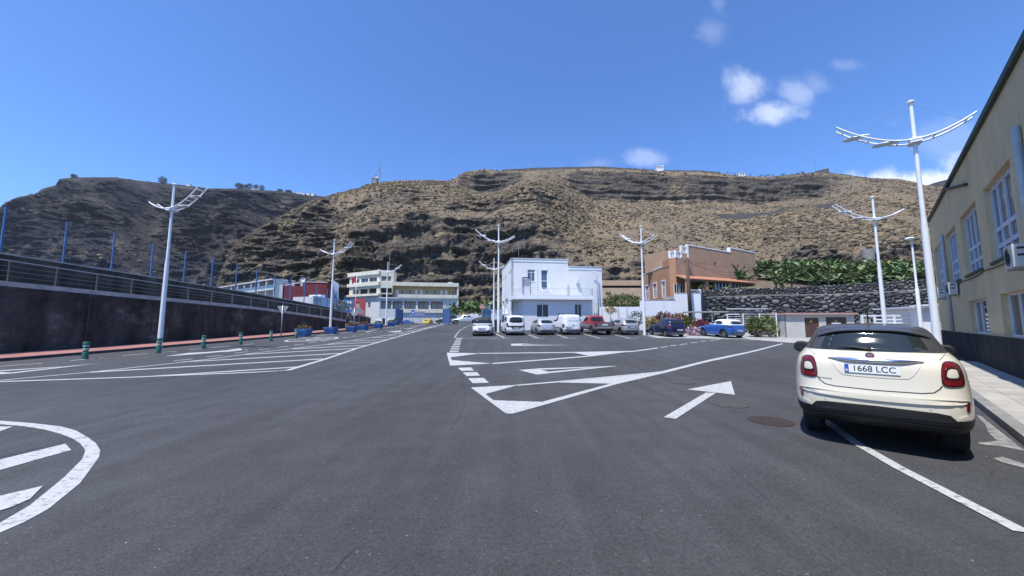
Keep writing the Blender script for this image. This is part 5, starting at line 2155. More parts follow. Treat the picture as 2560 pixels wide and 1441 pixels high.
def balustrade(fr, u0, u1, z0, h, v=-.12, parent=None, step=.24):
    p = parent
    MB().fbox(fr, u0, u1, v - .10, v + .10, z0, z0 + .10).build('balustrade_base', TRIMW, p, world=True)
    MB().fbox(fr, u0, u1, v - .11, v + .11, z0 + h - .10, z0 + h).build('balustrade_rail', TRIMW, p, world=True)
    n = max(2, int((u1 - u0) / step))
    for k in range(n):
        u = u0 + (u1 - u0) * (k + .5) / n
        c = fr.p(u, v, z0 + .10)
        hh = h - .2
        MB().lathe([(.05, 0), (.045, hh * .08), (.075, hh * .3), (.035, hh * .6), (.05, hh * .9), (.055, hh)], 6, c).build('baluster', TRIMW, p, world=True, smooth=True)
    for u in (u0, u1):
        MB().fbox(fr, u - .12, u + .12, v - .13, v + .13, z0, z0 + h + .12).build('baluster_pier', TRIMW, p, world=True)


balustrade(TW, .1, TW.L, 10.28, .85, parent=t)
balustrade(OB, -2.2, -1.2, 10.28, .85, parent=t)
balustrade(OB, -1.1, -.15, 10.95, .95, parent=t)
MB().fbox(OB, -1.3, 0, -.3, -.02, 10.2, 10.95).build('stair_wall', ORB, t, world=True)
# round holes: a deep socket of white mortar
for cu, cw in ((5.25, 9.90), (10.03, 9.85), (11.40, 9.73)):
    mb = MB()
    n = 20
    for rr, vv in ((.40, .02), (.27, .012), (.25, -.28)):
        for k in range(n):
            a = 2 * math.pi * k / n
            mb.v.append(OB.p(cu + rr * .75 * math.cos(a), vv, cw + rr * math.sin(a)))
    for i in range(2):
        for k in range(n):
            mb.f.append((i * n + k, i * n + (k + 1) % n, (i + 1) * n + (k + 1) % n, (i + 1) * n + k))
            mb.m.append(0)
    mb.build('round_hole', ORB, t, world=True, smooth=True, sharp=40)
    MB().fbox(OB, cu - .3, cu + .3, -.30, -.27, cw - .35, cw + .35).build('hole_back', DARKIN, t, world=True)
for o in ((2.2, 3.6, 5.3, 7.45), (5.65, 6.95, 5.3, 7.45), (9.1, 10.2, 5.15, 7.4)):
    window(t, OL, o, -.05, 2, 2, .10, glass=GLASS, splits=[o[2], o[3] - .9, o[3]])
    MB().fbox(OL, o[0] - .12, o[1] + .12, .0, .10, o[3], o[3] + .16).build('window_hood', TRIMW, t, world=True)
    for u in (o[0] - .11, o[1] + .01):
        MB().fbox(OL, u, u + .10, .0, .06, o[2], o[3]).build('window_surround', TRIMW, t, world=True)
# porch on posts, with rows of clay tiles
PV = 3.6
TILE = M('clay_tile', (.40, .175, .10), rough=.85, var=.3, vs=6)
pr_u0, pr_u1 = -4.6, 8.2
ph0, ph1 = 6.95, 7.95
PO = Fr(OB.p(pr_u0, PV, 0), OB.p(pr_u1, PV, 0))
MB().hexa([OB.p(pr_u0, PV - .1, 6.80), OB.p(pr_u1, PV - .1, 6.80), OB.p(pr_u1, .02, 7.75), OB.p(pr_u0 + 2.2, .02, 7.75),
           OB.p(pr_u0, PV - .1, 6.90), OB.p(pr_u1, PV - .1, 6.90), OB.p(pr_u1, .02, 7.85), OB.p(pr_u0 + 2.2, .02, 7.85)]).build('porch_roof', ORB, t, world=True)
ntile = 52
for k in range(ntile):
    u = pr_u0 + (pr_u1 - pr_u0) * (k + .5) / ntile
    top_v = .05 if u > pr_u0 + 2.2 else PV - (u - pr_u0) / 2.2 * (PV - .05)
    n_r = 4
    for j in range(n_r):
        va = PV + .02 - (PV + .02 - top_v) * j / n_r
        vb = PV + .02 - (PV + .02 - top_v) * (j + 1.12) / n_r
        if va - vb < .12:
            continue
        za = 6.92 + (PV - va) / PV * .95 + .02
        zb = 6.92 + (PV - vb) / PV * .95 + .0
        w_ = (pr_u1 - pr_u0) / ntile * .5
        mb = MB()
        for (vv, zz) in ((va, za), (vb, zb)):
            for a in (0, .5, 1, 1.5, 2):
                an = math.pi * a / 2
                mb.v.append(OB.p(u - w_ * math.cos(an), vv, zz + .085 * math.sin(an)))
        mb.f = [(i, i + 1, i + 6, i + 5) for i in range(4)] + [(0, 1, 2, 3, 4)]
        mb.m = [0] * 5
        mb.build('roof_tile', TILE, t, world=True)
for u, z0, wd in ((pr_u0 + .25, 5.0, .10), (-.95, 5.5, .22), (pr_u1 - .3, 5.5, .2), (3.3, 5.5, .16)):
    MB().fbox(OB, u - wd, u + wd, PV - .45, PV - .15, z0 - .2, 6.83).build('porch_post', ORANGE, t, world=True)
MB().fbox(OB, pr_u0 + .1, pr_u1, PV - .38, PV - .2, 6.62, 6.81).build('porch_beam', M('dark_timber', (.09, .055, .035), rough=.8, var=.3, vs=8), t, world=True)
MB().fbox(OB, pr_u0, pr_u1, -.2, PV - .02, 4.6, 4.95).build('porch_floor', CONCRETE, t, world=True)
for o, nx in (((.55, 3.15, 5.7, 7.0), 4), ((3.6, 6.2, 5.7, 6.95), 4)):
    window(t, OB, o, PV - .25, nx, 1, .07, glass=GLASS)
MB().fbox(OB, -.7, pr_u1 - .1, PV - .5, PV - .3, 4.9, 5.68).build('porch_wall', ORB, t, world=True)
for o in ((-2.9, -2.0, 5.0, 6.7), (-1.8, -.95, 5.0, 6.7)):
    window(t, OB, o, .08, 2, 1, .06, glass=GLASS)
balustrade(OB, pr_u0 + .3, -2.3, 4.95, .7, v=PV - .2, parent=t)
# dish on the corner
MB().lathe([(.02, 0), (.25, .06), (.38, .16)], 14, OB.p(-.5, .4, 10.1)).build('dish', RA, t, world=True)

# white garden wall below the house
GWz = [WB]
t = thing('garden_wall', 'whitewashed garden wall stepping up below the orange house', 'wall', (16, 40.6, 1))
GWl = stucco('garden_whitewash', (.76, .77, .79), .05, .6, .2, 30, (.50, .49, .48), .45)
fr = Fr((9.8, 40.3), (14.3, 40.0))
MB().fbox(fr, 0, fr.L, -.3, 0, .8, 3.42).build('wall_body', GWl, t, world=True)
fr = Fr((14.3, 40.0), (21.0, 40.0))
mb = wall_panel(MB(), fr, 0, 3.9, .8, 4.16, [], .1, .3)
wall_panel(mb, fr, 3.9, fr.L, .8, 4.95, [], .1, .3)
fr2 = Fr((21.0, 40.0), (24.2, 44.3))
wall_panel(mb, fr2, 0, fr2.L, .8, 5.0, [], .1, .3)
mb.build('wall_body', GWl, t, world=True)
TERR = M('terracotta_cap', (.50, .30, .20), rough=.9, var=.2, vs=4)
MB().fbox(fr, -.02, 3.9, -.33, .03, 4.16, 4.22).build('coping', TERR, t, world=True)
MB().fbox(fr, 3.9, fr.L, -.33, .03, 4.95, 5.01).build('coping', TERR, t, world=True)

# telegraph pole and wires
WOOD = M('creosoted_wood', (.10, .062, .042), rough=.85, var=.3, vs=9, stretch=(1, 1, .15))
t = thing('telegraph_pole', 'brown wooden telegraph pole with cables in front of the orange house', 'pole', (19.15, 39.0, 1.9))
MB().tube([(0.15, 0, 0), (.08, 0, 3.5), (0, 0, 6.85)], [.21, .18, .14], 12).build('pole', WOOD, t, smooth=True)
MB().box(-.3, .3, -.06, .06, 6.45, 6.58).build('cross_arm', WOOD, t)
for s in (-.24, .24):
    MB().lathe([(.03, 0), (.05, .03), (.03, .1)], 8, (s, 0, 6.58)).build('insulator', GALV, t)
WIRE = M('cable_black', (.02, .02, .02), rough=.6)
for s, (e, sag) in enumerate(((OB.p(14.2, .3, 9.9), .35), (OB.p(14.2, .3, 9.7), .9), (OB.p(14.2, .35, 7.9), .5))):
    a = Vector((19.15, 39.0, 8.5 - .1 * s))
    e = Vector(e)
    pts = [a.lerp(e, f) - Vector((0, 0, sag * 4 * f * (1 - f))) for f in np.linspace(0, 1, 14)]
    MB().tube(pts, .014, 4).build('cable', WIRE, t, world=True)

# ------------------------------------------------------------------ yellow apartment block
YEL = stucco('cream_render', (.66, .62, .50), .10, .5, .3, 12, (.36, .33, .28), .55)
YEW = stucco('grey_white_render', (.58, .58, .58), .08, .5, .3, 12, (.40, .40, .40), .5)
YOC = stucco('ochre_wall', (.50, .37, .20), .1, .5, .3, 12, (.32, .24, .15), .4)
YL = Fr((-41.23, 90.8), (-31.44, 85.0))
YR = Fr((-31.44, 85.0), (-13.31, 88.5))
t = thing('yellow_apartment_block', 'weathered cream and yellow apartment block with long balconies below the cliff', 'building', YL.p(11, 0, 1.5))
w3 = [(2.2, 3.9, 11.45, 12.5), (4.45, 7.1, 11.45, 12.6), (7.5, 10.35, 11.45, 12.65)]
w2 = [(1.4, 3.85, 8.7, 9.9), (4.0, 7.2, 8.65, 9.92), (7.35, 10.35, 8.65, 9.95)]
w1_ = [(2.0, 2.8, 5.2, 6.6), (6.9, 7.9, 5.2, 6.6)]
mb = wall_panel(MB(), YL, 0, 11.38, 8.1, 13.25, w3 + w2, .5, .4)
mb.build('wall', YEL, t, world=True)
mb = wall_panel(MB(), YL, 0, 11.38, 1.2, 8.1, w1_, .2, .4, -.35)
mb.build('wall', YEW, t, world=True)
for a, b_ in ((13.2, 14.17), (10.55, 11.38), (8.1, 8.62)):
    MB().fbox(YL, -.5, 11.5, -.5, .35, a, b_).build('balcony_band', YEL, t, world=True)
for o in w3:
    window(t, YL, o, -.3, 2, 1, .10, glass=GLASS)
for o in w2:
    MB().fbox(YL, o[0], o[1], -.5, -.42, o[2], o[3]).build('recess_back', DARKIN if o[0] > 3.9 else GLASS_B, t, world=True)
for o in w1_:
    window(t, YL, o, -.5, 1, 1, .1, glass=GLASS_G)
# corner tower and long wing
tw = [(.35, 2.6, 11.5, 12.75)]
b3 = [(.3, 2.85, 8.7, 9.9)]
wing = [(.35, 2.75, 4.95, 6.82), (3.1, 5.3, 4.95, 6.8), (5.75, 8.45, 4.97, 6.8), (8.95, 11.5, 4.97, 6.8), (11.95, 14.85, 5.0, 6.8)]
mb = wall_panel(MB(), YR, 0, 2.97, 8.4, 14.17, tw + b3, .4, .4)
mb.build('wall', YEL, t, world=True)
window(t, YR, tw[0], -.2, 2, 1, .1, glass=M('curtain_glass', (.20, .12, .10), rough=.2))
MB().fbox(YR, .3, 2.85, -.45, -.40, 8.7, 9.9).build('recess_back', DARKIN, t, world=True)
mb = wall_panel(MB(), YR, 0, 18.5, 1.2, 7.65, wing, .7, .4)
mb.build('wall', YEW, t, world=True)
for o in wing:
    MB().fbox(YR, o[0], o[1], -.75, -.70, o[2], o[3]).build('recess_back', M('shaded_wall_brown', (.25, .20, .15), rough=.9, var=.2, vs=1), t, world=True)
    for k in range(2):
        u = o[0] + (o[1] - o[0]) * (.15 + .5 * k)
        window(t, YR, (u, u + (o[1] - o[0]) * .22, o[2] + .35, o[3] - .5), -.66, 1, 2, .06, glass=GLASS_G)
    MB().fbox(YR, o[0], o[1], -.1, -.06, o[2] + .25, o[2] + .30).build('bar', POSTDARK, t, world=True)
MB().fbox(YR, 5.0, 14.95, -.3, .35, 4.05, 4.95).build('balcony_band', YEL, t, world=True)
MB().fbox(YR, 2.9, 18.6, -8, .5, 10.47, 11.36).build('balcony_band', YEL, t, world=True)
MB().fbox(YR, 4.4, 18.5, .15, .5, 7.66, 8.42).build('balcony_band', YEL, t, world=True)
MB().fbox(YR, -.1, 18.5, -1.4, .45, 7.40, 7.66).build('balcony_floor', YEW, t, world=True)
MB().fbox(YR, 2.97, 18.4, -1.6, -1.4, 7.66, 10.47).build('upper_wall', YOC, t, world=True)
MB().fbox(YR, 18.2, 18.6, -8, .3, 1.2, 10.47).build('end_wall', YEL, t, world=True)
for k, u in enumerate((3.6, 4.7, 6.6, 8.1, 9.3, 10.6, 12.5, 14.2, 15.3, 16.9)):
    if k in (0, 3, 4, 7, 8):
        door(t, YR, (u, u + .6, 7.7, 9.75), -1.34, TRIMW, handle=False)
    else:
        window(t, YR, (u, u + .75, 8.5, 9.75), -1.33, 2, 1, .07, glass=GLASS)
for k in range(12):
    u = .4 + k * .34
    MB().fbox(YR, u, u + .03, .40, .43, 7.66, 8.45).build('railing_bar', POSTDARK, t, world=True)
MB().fbox(YR, .3, 4.4, .38, .45, 8.45, 8.50).build('railing_top', POSTDARK, t, world=True)
MB().fbox(YR, 2.9, 3.15, -5, .02, 11.36, 14.1).build('tower_side', YEL, t, world=True)
pr_ = [YL.p(0, -.4, 14.0), YL.p(11.4, -.4, 14.0), YR.p(2.9, -.4, 14.0), YR.p(2.9, -6, 14.0), YL.p(0, -6, 14.0)]
MB().add(pr_, [(0, 1, 2, 3, 4)]).build('roof', CONCRETE, t, world=True)
MB().fbox(YR, 1.8, 1.87, -2, -1.93, 14.0, 18.6).build('aerial_mast', GALV, t, world=True)
MB().fbox(YR, 16.0, 17.2, -4, -2.6, 11.36, 11.9).build('roof_tank', RA, t, world=True)
# parking shelter and shaded ground floor
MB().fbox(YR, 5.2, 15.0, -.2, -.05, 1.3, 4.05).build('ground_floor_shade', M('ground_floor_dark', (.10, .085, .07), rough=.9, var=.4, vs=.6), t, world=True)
t = thing('bus_shelter', 'low blue-topped shelter with posts in front of the yellow block', 'shelter', YR.p(6, 6, 1.5))
MB().fbox(YR, 5.3, 12.4, 4.6, 6.2, 3.05, 3.2).build('shelter_roof', M('shelter_blue', (.14, .22, .40), rough=.5), t, world=True)
for u in (5.4, 7.6, 9.9, 12.2):
    MB().fbox(YR, u - .05, u + .05, 6.0, 6.1, 1.5, 3.05).build('post', GALV, t, world=True)
MB().fbox(YR, 7.5, 10.8, 4.5, 4.6, 3.3, 4.2).build('awning', M('striped_awning', (.22, .22, .30), rough=.8, var=.5, vs=3, stretch=(6, 6, .2)), t, world=True)
t = thing('blue_mesh_gate', 'blue mesh fence panel between white posts at the foot of the yellow block', 'fence', YL.p(7, 8, 1.5))
for u in (5.5, 8.2, 10.8):
    MB().fbox(YL, u - .06, u + .06, 8, 8.1, 1.5, 7.0).build('post', BLUE, t, world=True)
for k in range(22):
    u = 5.6 + k * .235
    MB().fbox(YL, u - .02, u + .02, 8.03, 8.07, 1.55, 3.6).build('bar', BLUE, t, world=True)
MB().fbox(YL, 5.5, 10.8, 8.0, 8.1, 3.6, 3.72).build('rail', WHITEPOLE, t, world=True)

# ------------------------------------------------------------------ buildings behind the ramp on the left
HOT = stucco('hotel_white', (.56, .56, .55), .06, .5, .2, 14, (.5, .5, .5), .3)
REDW = stucco('oxblood_wall', (.20, .045, .045), .18, .5, .3, 14, (.10, .035, .04), .4)
HA = Fr(at(548, 730, 95), at(684, 730, 76))
t = thing('terraced_hotel', 'pale hotel wing with a long sloping-looking eave and stacked balconies behind the ramp', 'building', HA.p(0, 0, 2))
zr = HA.z('J', 960, 270)[1]
MB().fbox(HA, 0, HA.L, -2.8, -1.8, 1, zr - .3).build('wall', HOT, t, world=True)
MB().fbox(HA, -1, HA.L - .5, -2.9, .2, zr - .25, zr).build('roof_eave', HOT, t, world=True)
zb = HA.z('J', 960, 435)[1]
MB().fbox(HA, 0, HA.L, -1.8, .1, zb - .35, zb).build('balcony_floor', HOT, t, world=True)
MB().fbox(HA, 0, HA.L, -1.8, .1, zb - 3.3, zb - 2.95).build('balcony_floor', HOT, t, world=True)
nb = 8
for k in range(nb + 1):
    u = HA.L * k / nb
    MB().fbox(HA, u - .15, u + .15, -1.8, 0, zb - 2.95, zr - .3).build('party_wall', HOT, t, world=True)
for k in range(nb):
    u = HA.L * k / nb
    o = (u + .6, u + HA.L / nb - .6, zb + .05, zr - .6)
    window(t, HA, o, -1.75, 2, 1, .08, glass=GLASS_B)
    window(t, HA, (o[0], o[1], zb - 2.9, zb - .6), -1.75, 2, 1, .08, glass=GLASS_B)
    MB().fbox(HA, u + .2, u + HA.L / nb - .2, .0, .05, zb, zb + .75).build('balcony_glass', GLASS_B, t, world=True)
    MB().fbox(HA, u + .3, u + .9, -.05, .15, zb + .9, zb + 1.35).build('planter_box', HOT, t, world=True)
RB = Fr(at(699, 730, 75.5), at(832, 730, 78))
zr = RB.z('J', 1640, 325)[1]
t = thing('red_house', 'oxblood-red house wall with a white dish and chimney pots behind the ramp', 'house', RB.p(0, 0, 2))
MB().fbox(RB, .6, RB.L - 1.3, -8, 0, 1, zr - .9).build('wall', REDW, t, world=True)
MB().fbox(RB, RB.L * .45, RB.L - 1.3, -8, -.5, zr - .9, zr).build('upper_wall', REDW, t, world=True)
MB().fbox(RB, RB.L * .45 - .1, RB.L - 1.25, -.6, -.4, zr, zr + .15).build('coping', HOT, t, world=True)
MB().fbox(RB, 0, .6, -1.5, .2, 1, zr - .7).build('white_pier', HOT, t, world=True)
for u in (1.7, 3.4):
    MB().fbox(RB, u, u + .5, -2, -1.5, zr - .9, zr + .25).build('chimney', HOT, t, world=True)
    MB().fbox(RB, u - .1, u + .6, -2.1, -1.4, zr + .25, zr + .4).build('chimney_cap', HOT, t, world=True)
MB().tube([RB.p(.8, -.5, zr - .8), RB.p(RB.L * .45, -.5, zr + .1)], .09, 6).build('sloping_pipe', HOT, t, world=True)
mb = MB()
dc = RB.p(RB.L * .42, .1, zr + .5)
n = 16
for rr, yy in ((.02, .18), (.35, .1), (.55, -.02)):
    for k in range(n):
        a = 2 * math.pi * k / n
        mb.v.append((dc[0] + rr * math.cos(a), dc[1] + yy, dc[2] + rr * math.sin(a)))
for i in range(2):
    for k in range(n):
        mb.f.append((i * n + k, i * n + (k + 1) % n, (i + 1) * n + (k + 1) % n, (i + 1) * n + k))
        mb.m.append(0)
mb.build('dish', HOT, t, world=True, smooth=True)
BLW = stucco('pale_blue_wall', (.60, .66, .76), .05, .5, .2, 14, (.5, .55, .6), .3)
wb2 = Fr(at(831, 740, 83), at(846, 740, 83.6))
t = thing('pale_blue_tower', 'narrow pale blue-white building end wall beside the second lamp post', 'building', wb2.p(0, 0, 2))
zt = wb2.z('J', 2100, 290)[1]
MB().hexa([wb2.p(0, 0, 1), wb2.p(wb2.L, 0, 1), wb2.p(wb2.L, -9, 1), wb2.p(0, -9, 1), wb2.p(0, 0, zt), wb2.p(wb2.L, 0, zt - .8), wb2.p(wb2.L, -9, zt - .8), wb2.p(0, -9, zt)]).build('wall', BLW, t, world=True)
for w in (.35, .6):
    MB().fbox(wb2, .5, .9, .0, .03, 1 + (zt - 1) * w, 1 + (zt - 1) * w + .7).build('window', GLASS, t, world=True)
wh2 = Fr(at(782, 760, 66), at(829, 760, 70))
t = thing('small_white_house', 'small white and lilac flat-roofed house low behind the ramp, right of the red wall', 'house', wh2.p(0, 0, 2))
zt = wh2.z('J', 1790, 575)[1]
o1 = wh2.rect('J', 1760, 630, 1820, 665)
o2 = wh2.rect('J', 1840, 625, 1860, 680)
mb = wall_panel(MB(), wh2, 0, wh2.L * .45, 1, zt, [o1, o2], .3, .3)
mb.build('wall', HOT, t, world=True)
MB().fbox(wh2, wh2.L * .45, wh2.L, -5, .05, 1, zt - .15).build('wall', BLW, t, world=True)
MB().fbox(wh2, wh2.L * .6, wh2.L * .85, -4, -1, zt - .15, zt + .45).build('roof_box', BLW, t, world=True)
MB().fbox(wh2, 0, wh2.L * .45, -5, -.35, 1, zt - .1).build('rear_block', HOT, t, world=True)
for o in (o1, o2):
    window(t, wh2, o, -.25, 1, 1, .07, glass=GLASS_B)

# ------------------------------------------------------------------ transformer hut, white shed, white railing
HUT = stucco('hut_render', (.50, .49, .47), .10, 1.0, .3, 30, (.36, .35, .33), .4)
HC = Fr((21.9, 28.9), (27.2, 28.6))
t = thing('transformer_hut', 'low grey-rendered electricity hut with a pinkish roof slab and two brown metal doors', 'hut', HC.p(2.6, 0, g(28.8)))
zt = 2.30
gz_ = g(28.8)
d1 = (1.42, 2.52, gz_ + .03, 2.06)
d2 = (3.05, 4.62, gz_ + .03, 2.10)
mb = wall_panel(MB(), HC, 0, 5.2, gz_ - .1, zt, [d1, d2], .1, .2)
mb.add([HC.p(0, 0, gz_), HC.p(0, 0, zt), HC.p(0, -3, zt), HC.p(0, -3, gz_)], [(0, 1, 2, 3)])
mb.add([HC.p(5.2, 0, gz_), HC.p(5.2, -3, gz_), HC.p(5.2, -3, zt), HC.p(5.2, 0, zt)], [(0, 1, 2, 3)])
mb.build('wall', HUT, t, world=True)
MB().fbox(HC, -.15, 5.35, -3.1, .22, zt, zt + .14).build('roof_slab', M('pinkish_roof', (.42, .27, .24), rough=.9, var=.12, vs=2), t, world=True)
BROWN = M('brown_metal', (.085, .045, .036), rough=.55, var=.12, vs=4)
YSIGN = M('warning_yellow', (.72, .50, .03), rough=.5)
for d_, (mu, mz) in ((d1, (1.95, 1.78)), (d2, (3.85, 1.80))):
    dd = door(t, HC, d_, -.05, BROWN)
    um = (d_[0] + d_[1]) / 2
    MB().fbox(HC, um - .012, um + .012, -.05, -.043, d_[2], d_[3]).build('leaf_joint', DARKIN, dd, world=True)
    q = [(mu - .13, mz - .10), (mu + .13, mz - .10), (mu, mz + .13)]
    mb = MB()
    mb.v = [HC.p(u, -.040, w) for u, w in q] + [HC.p(u, -.05, w) for u, w in q]
    mb.f = [(0, 1, 2), (3, 5, 4), (0, 3, 4, 1), (1, 4, 5, 2), (2, 5, 3, 0)]
    mb.m = [0] * 5
    mb.build('warning_sign', YSIGN, dd, world=True)
    MB().fbox(HC, mu - .02, mu + .02, -.0395, -.035, mz - .06, mz + .06).build('bolt_symbol', DARKIN, dd, world=True)
MB().fbox(HC, 3.5, 4.2, -.045, -.038, 1.55, 1.68).build('notice_plate', SIGNWHITE, t, world=True)
t = thing('white_gate_panel', 'white framed gate and slatted railing to the right of the electricity hut', 'fence', (28.6, 28.6, g(28)))
fr = Fr((27.6, 28.5), (33.2, 27.9))
for u in (0, .9, 2.3, 3.7, 5.2):
    MB().fbox(fr, u - .06, u + .06, -.06, .06, .3, 2.28).build('post', WHITEPOLE, t, world=True)
for w in (2.2, 1.9, 1.65, 1.4, 1.15, .9):
    MB().fbox(fr, 1.0 if w < 2.1 else 0, fr.L, -.03, .03, w - .05, w + .06).build('rail', WHITEPOLE, t, world=True)
MB().fbox(fr, .1, .85, -.4, -.3, .3, 1.95).build('gate_leaf', CONCRETE, t, world=True)
t = thing('white_shed', 'small white shed with a fretwork vent and a ragged flat roof beside the tan building', 'shed', (32, 27, g(27)))
fr = Fr((30.6, 27.0), (38, 24.5))
MB().fbox(fr, 0, fr.L, -4, 0, .2, 2.75).build('wall', WHITE, t, world=True)
MB().fbox(fr, -.7, fr.L, -4.3, .45, 2.75, 2.88).build('roof_slab', PAR, t, world=True)
for k in range(9):
    u = -.6 + k * .55
    MB().fbox(fr, u, u + .5, .0, .50, 2.88, 2.95 + .05 * (k % 3)).build('roof_tile', WHITE, t, world=True)
for k in range(4):
    u = 2.0 + k * .36
    MB().fbox(fr, u, u + .28, .0, .02, 2.25, 2.52).build('fret_vent', DARKIN, t, world=True)
MB().fbox(fr, 1.5, 4.5, .0, .06, 2.02, 2.10).build('door_head', PAR, t, world=True)
MB().fbox(fr, 1.6, 4.4, .0, .03, .3, 2.0).build('garage_door', RA, t, world=True)
# plain street lamp behind
t = thing('plain_street_lamp', 'slender plain lamp post with a flat head between two crescent lamps on the right', 'street lamp', (26.43, 23.4, g(23.4)))
MB().tube([(0, 0, 0), (0, 0, 3.6), (0, 0, 3.7), (0, 0, 6.9)], [.10, .095, .06, .045], 12).build('mast', WHITEPOLE, t, smooth=True, sharp=40)
MB().lathe([(.03, 0), (.22, .02), (.26, .08), (.16, .16), (.02, .18)], 14, (-.12, 0, 6.85)).build('lamp_head', WHITEPOLE, t, smooth=True, sharp=50)

# ================================================================== VEHICLES
def paint(name, col, rough=.32, metal=0.0):
    return M(name, col, rough=rough, metal=metal, coat=.55, spec=.5, var=.03, vs=2)


TYRE = M('tyre_rubber', (.018, .018, .019), rough=.85, var=.2, vs=20)
RIM = M('alloy_rim', (.45, .46, .48), rough=.3, metal=.8)
RIMD = M('dark_rim', (.10, .10, .105), rough=.4, metal=.6)
CARGLASS = M('car_glass', (.018, .023, .023), rough=.015, spec=.7)
BLACKTRIM = M('black_trim', (.014, .0145, .015), rough=.6, var=.15, vs=12)
GREYTRIM = M('grey_trim', (.14, .145, .15), rough=.6, var=.1, vs=9)
CHROME = M('chrome', (.72, .74, .78), rough=.10, metal=1.0)
TAILRED = M('tail_red', (.15, .008, .011), rough=.12, coat=.6)
TAILDARK = M('tail_dark', (.045, .014, .016), rough=.15, coat=.6)
LAMPWHITE = M('lamp_clear', (.6, .6, .6), rough=.15, coat=.5)
AMBER = M('lamp_amber', (.5, .15, .01), rough=.2)
PLATE = M('plate_white', (.72, .73, .72), rough=.45)
PLATEBLUE = M('plate_blue', (.02, .09, .42), rough=.45)
INKBLACK = M('ink_black', (.012, .013, .018), rough=.5)


def smooth_interp(zs, vs):
    """monotone cubic through the points"""
    zs, vs = np.array(zs, float), np.array(vs, float)
    h = np.diff(zs)
    d = np.diff(vs) / h
    m = np.zeros(len(zs))
    m[0], m[-1] = d[0], d[-1]
    for i in range(1, len(zs) - 1):
        m[i] = 0 if d[i - 1] * d[i] <= 0 else 2 * d[i - 1] * d[i] / (d[i - 1] + d[i])

    def f(z):
        z = min(max(z, zs[0]), zs[-1])
        i = int(min(max(np.searchsorted(zs, z) - 1, 0), len(zs) - 2))
        t = (z - zs[i]) / h[i]
        return float((1 + 2 * t) * (1 - t) ** 2 * vs[i] + t * (1 - t) ** 2 * h[i] * m[i] + t * t * (3 - 2 * t) * vs[i + 1] + t * t * (t - 1) * h[i] * m[i + 1])

    return f


class Shell:
    def __init__(s, levels, nr=6.0, nf=3.4):
        z = [l[0] for l in levels]
        s.z0, s.z1 = z[0], z[-1]
        s.R = smooth_interp(z, [l[1] for l in levels])
        s.Fn = smooth_interp(z, [l[2] for l in levels])
        s.Wd = smooth_interp(z, [l[3] for l in levels])
        s.nr, s.nf = nr, nf

    def rear(s, x, z):
        yc, L, W_ = s.par(z)
        q = min(abs(x) / W_, .9995)
        return yc - L * (1 - q ** s.nr) ** (1 / s.nr)

    def front(s, x, z):
        yc, L, W_ = s.par(z)
        q = min(abs(x) / W_, .9995)
        return yc + L * (1 - q ** s.nf) ** (1 / s.nf)

    def side(s, y, z):
        yc, L, W_ = s.par(z)
        n = s.nr if y < yc else s.nf
        q = min(abs(y - yc) / L, .9995)
        return W_ * (1 - q ** n) ** (1 / n)

    def par(s, z):
        a, b_ = s.R(z), s.Fn(z)
        return (a + b_) / 2, (b_ - a) / 2, s.Wd(z)

    def loft(s, zs, na=88):
        mb = MB()
        for z in zs:
            yc, L, W_ = s.par(z)
            for k in range(na):
                # even in arc for a long box
                t = k / na * 4
                e = int(t)
                f = (t - e) * 2 - 1
                f = math.copysign(abs(f) ** .8, f)
                cx, cy = [(f, -1), (1, f), (-f, 1), (-1, -f)][e]
                n = s.nr if cy < 0 else s.nf
                r = 1 / ((abs(cx) ** n + abs(cy) ** n) ** (1 / n))
                mb.v.append((cx * r * W_, yc + cy * r * L, z))
        m = len(zs)
        for i in range(m - 1):
            for k in range(na):
                mb.f.append((i * na + k, i * na + (k + 1) % na, (i + 1) * na + (k + 1) % na, (i + 1) * na + k))
                mb.m.append(0)
        mb.f.append(tuple(range(na - 1, -1, -1)))
        mb.f.append(tuple((m - 1) * na + k for k in range(na)))
        mb.m += [0, 0]
        return mb


def patch(fn, outline, off, thick=.02, rings=5, dens=.05, smooth_n=0):
    """plate that follows the shell: outline in two surface coordinates, fn(a, b, offset) -> xyz"""
    pts = [tuple(p) for p in outline]
    for _ in range(smooth_n):                              # round the corners
        q = []
        for i in range(len(pts)):
            a, b_ = pts[i], pts[(i + 1) % len(pts)]
            q += [(a[0] * .75 + b_[0] * .25, a[1] * .75 + b_[1] * .25), (a[0] * .25 + b_[0] * .75, a[1] * .25 + b_[1] * .75)]
        pts = q
    d = []
    for i in range(len(pts)):
        a, b_ = pts[i], pts[(i + 1) % len(pts)]
        n = max(1, int(math.hypot(b_[0] - a[0], b_[1] - a[1]) / dens))
        d += [(a[0] + (b_[0] - a[0]) * k / n, a[1] + (b_[1] - a[1]) * k / n) for k in range(n)]
    n = len(d)
    cx = sum(p[0] for p in d) / n
    cy = sum(p[1] for p in d) / n
    mb = MB()
    for p in d:
        mb.v.append(fn(p[0], p[1], off - thick))
    for r in range(rings):
        f = r / rings
        for p in d:
            mb.v.append(fn(p[0] + (cx - p[0]) * f, p[1] + (cy - p[1]) * f, off))
    mb.v.append(fn(cx, cy, off))
    for r in range(rings):
        for k in range(n):
            mb.f.append((r * n + k, r * n + (k + 1) % n, (r + 1) * n + (k + 1) % n, (r + 1) * n + k))
            mb.m.append(0)
    c = len(mb.v) - 1
    for k in range(n):
        mb.f.append((rings * n + k, rings * n + (k + 1) % n, c))
        mb.m.append(0)
    return mb


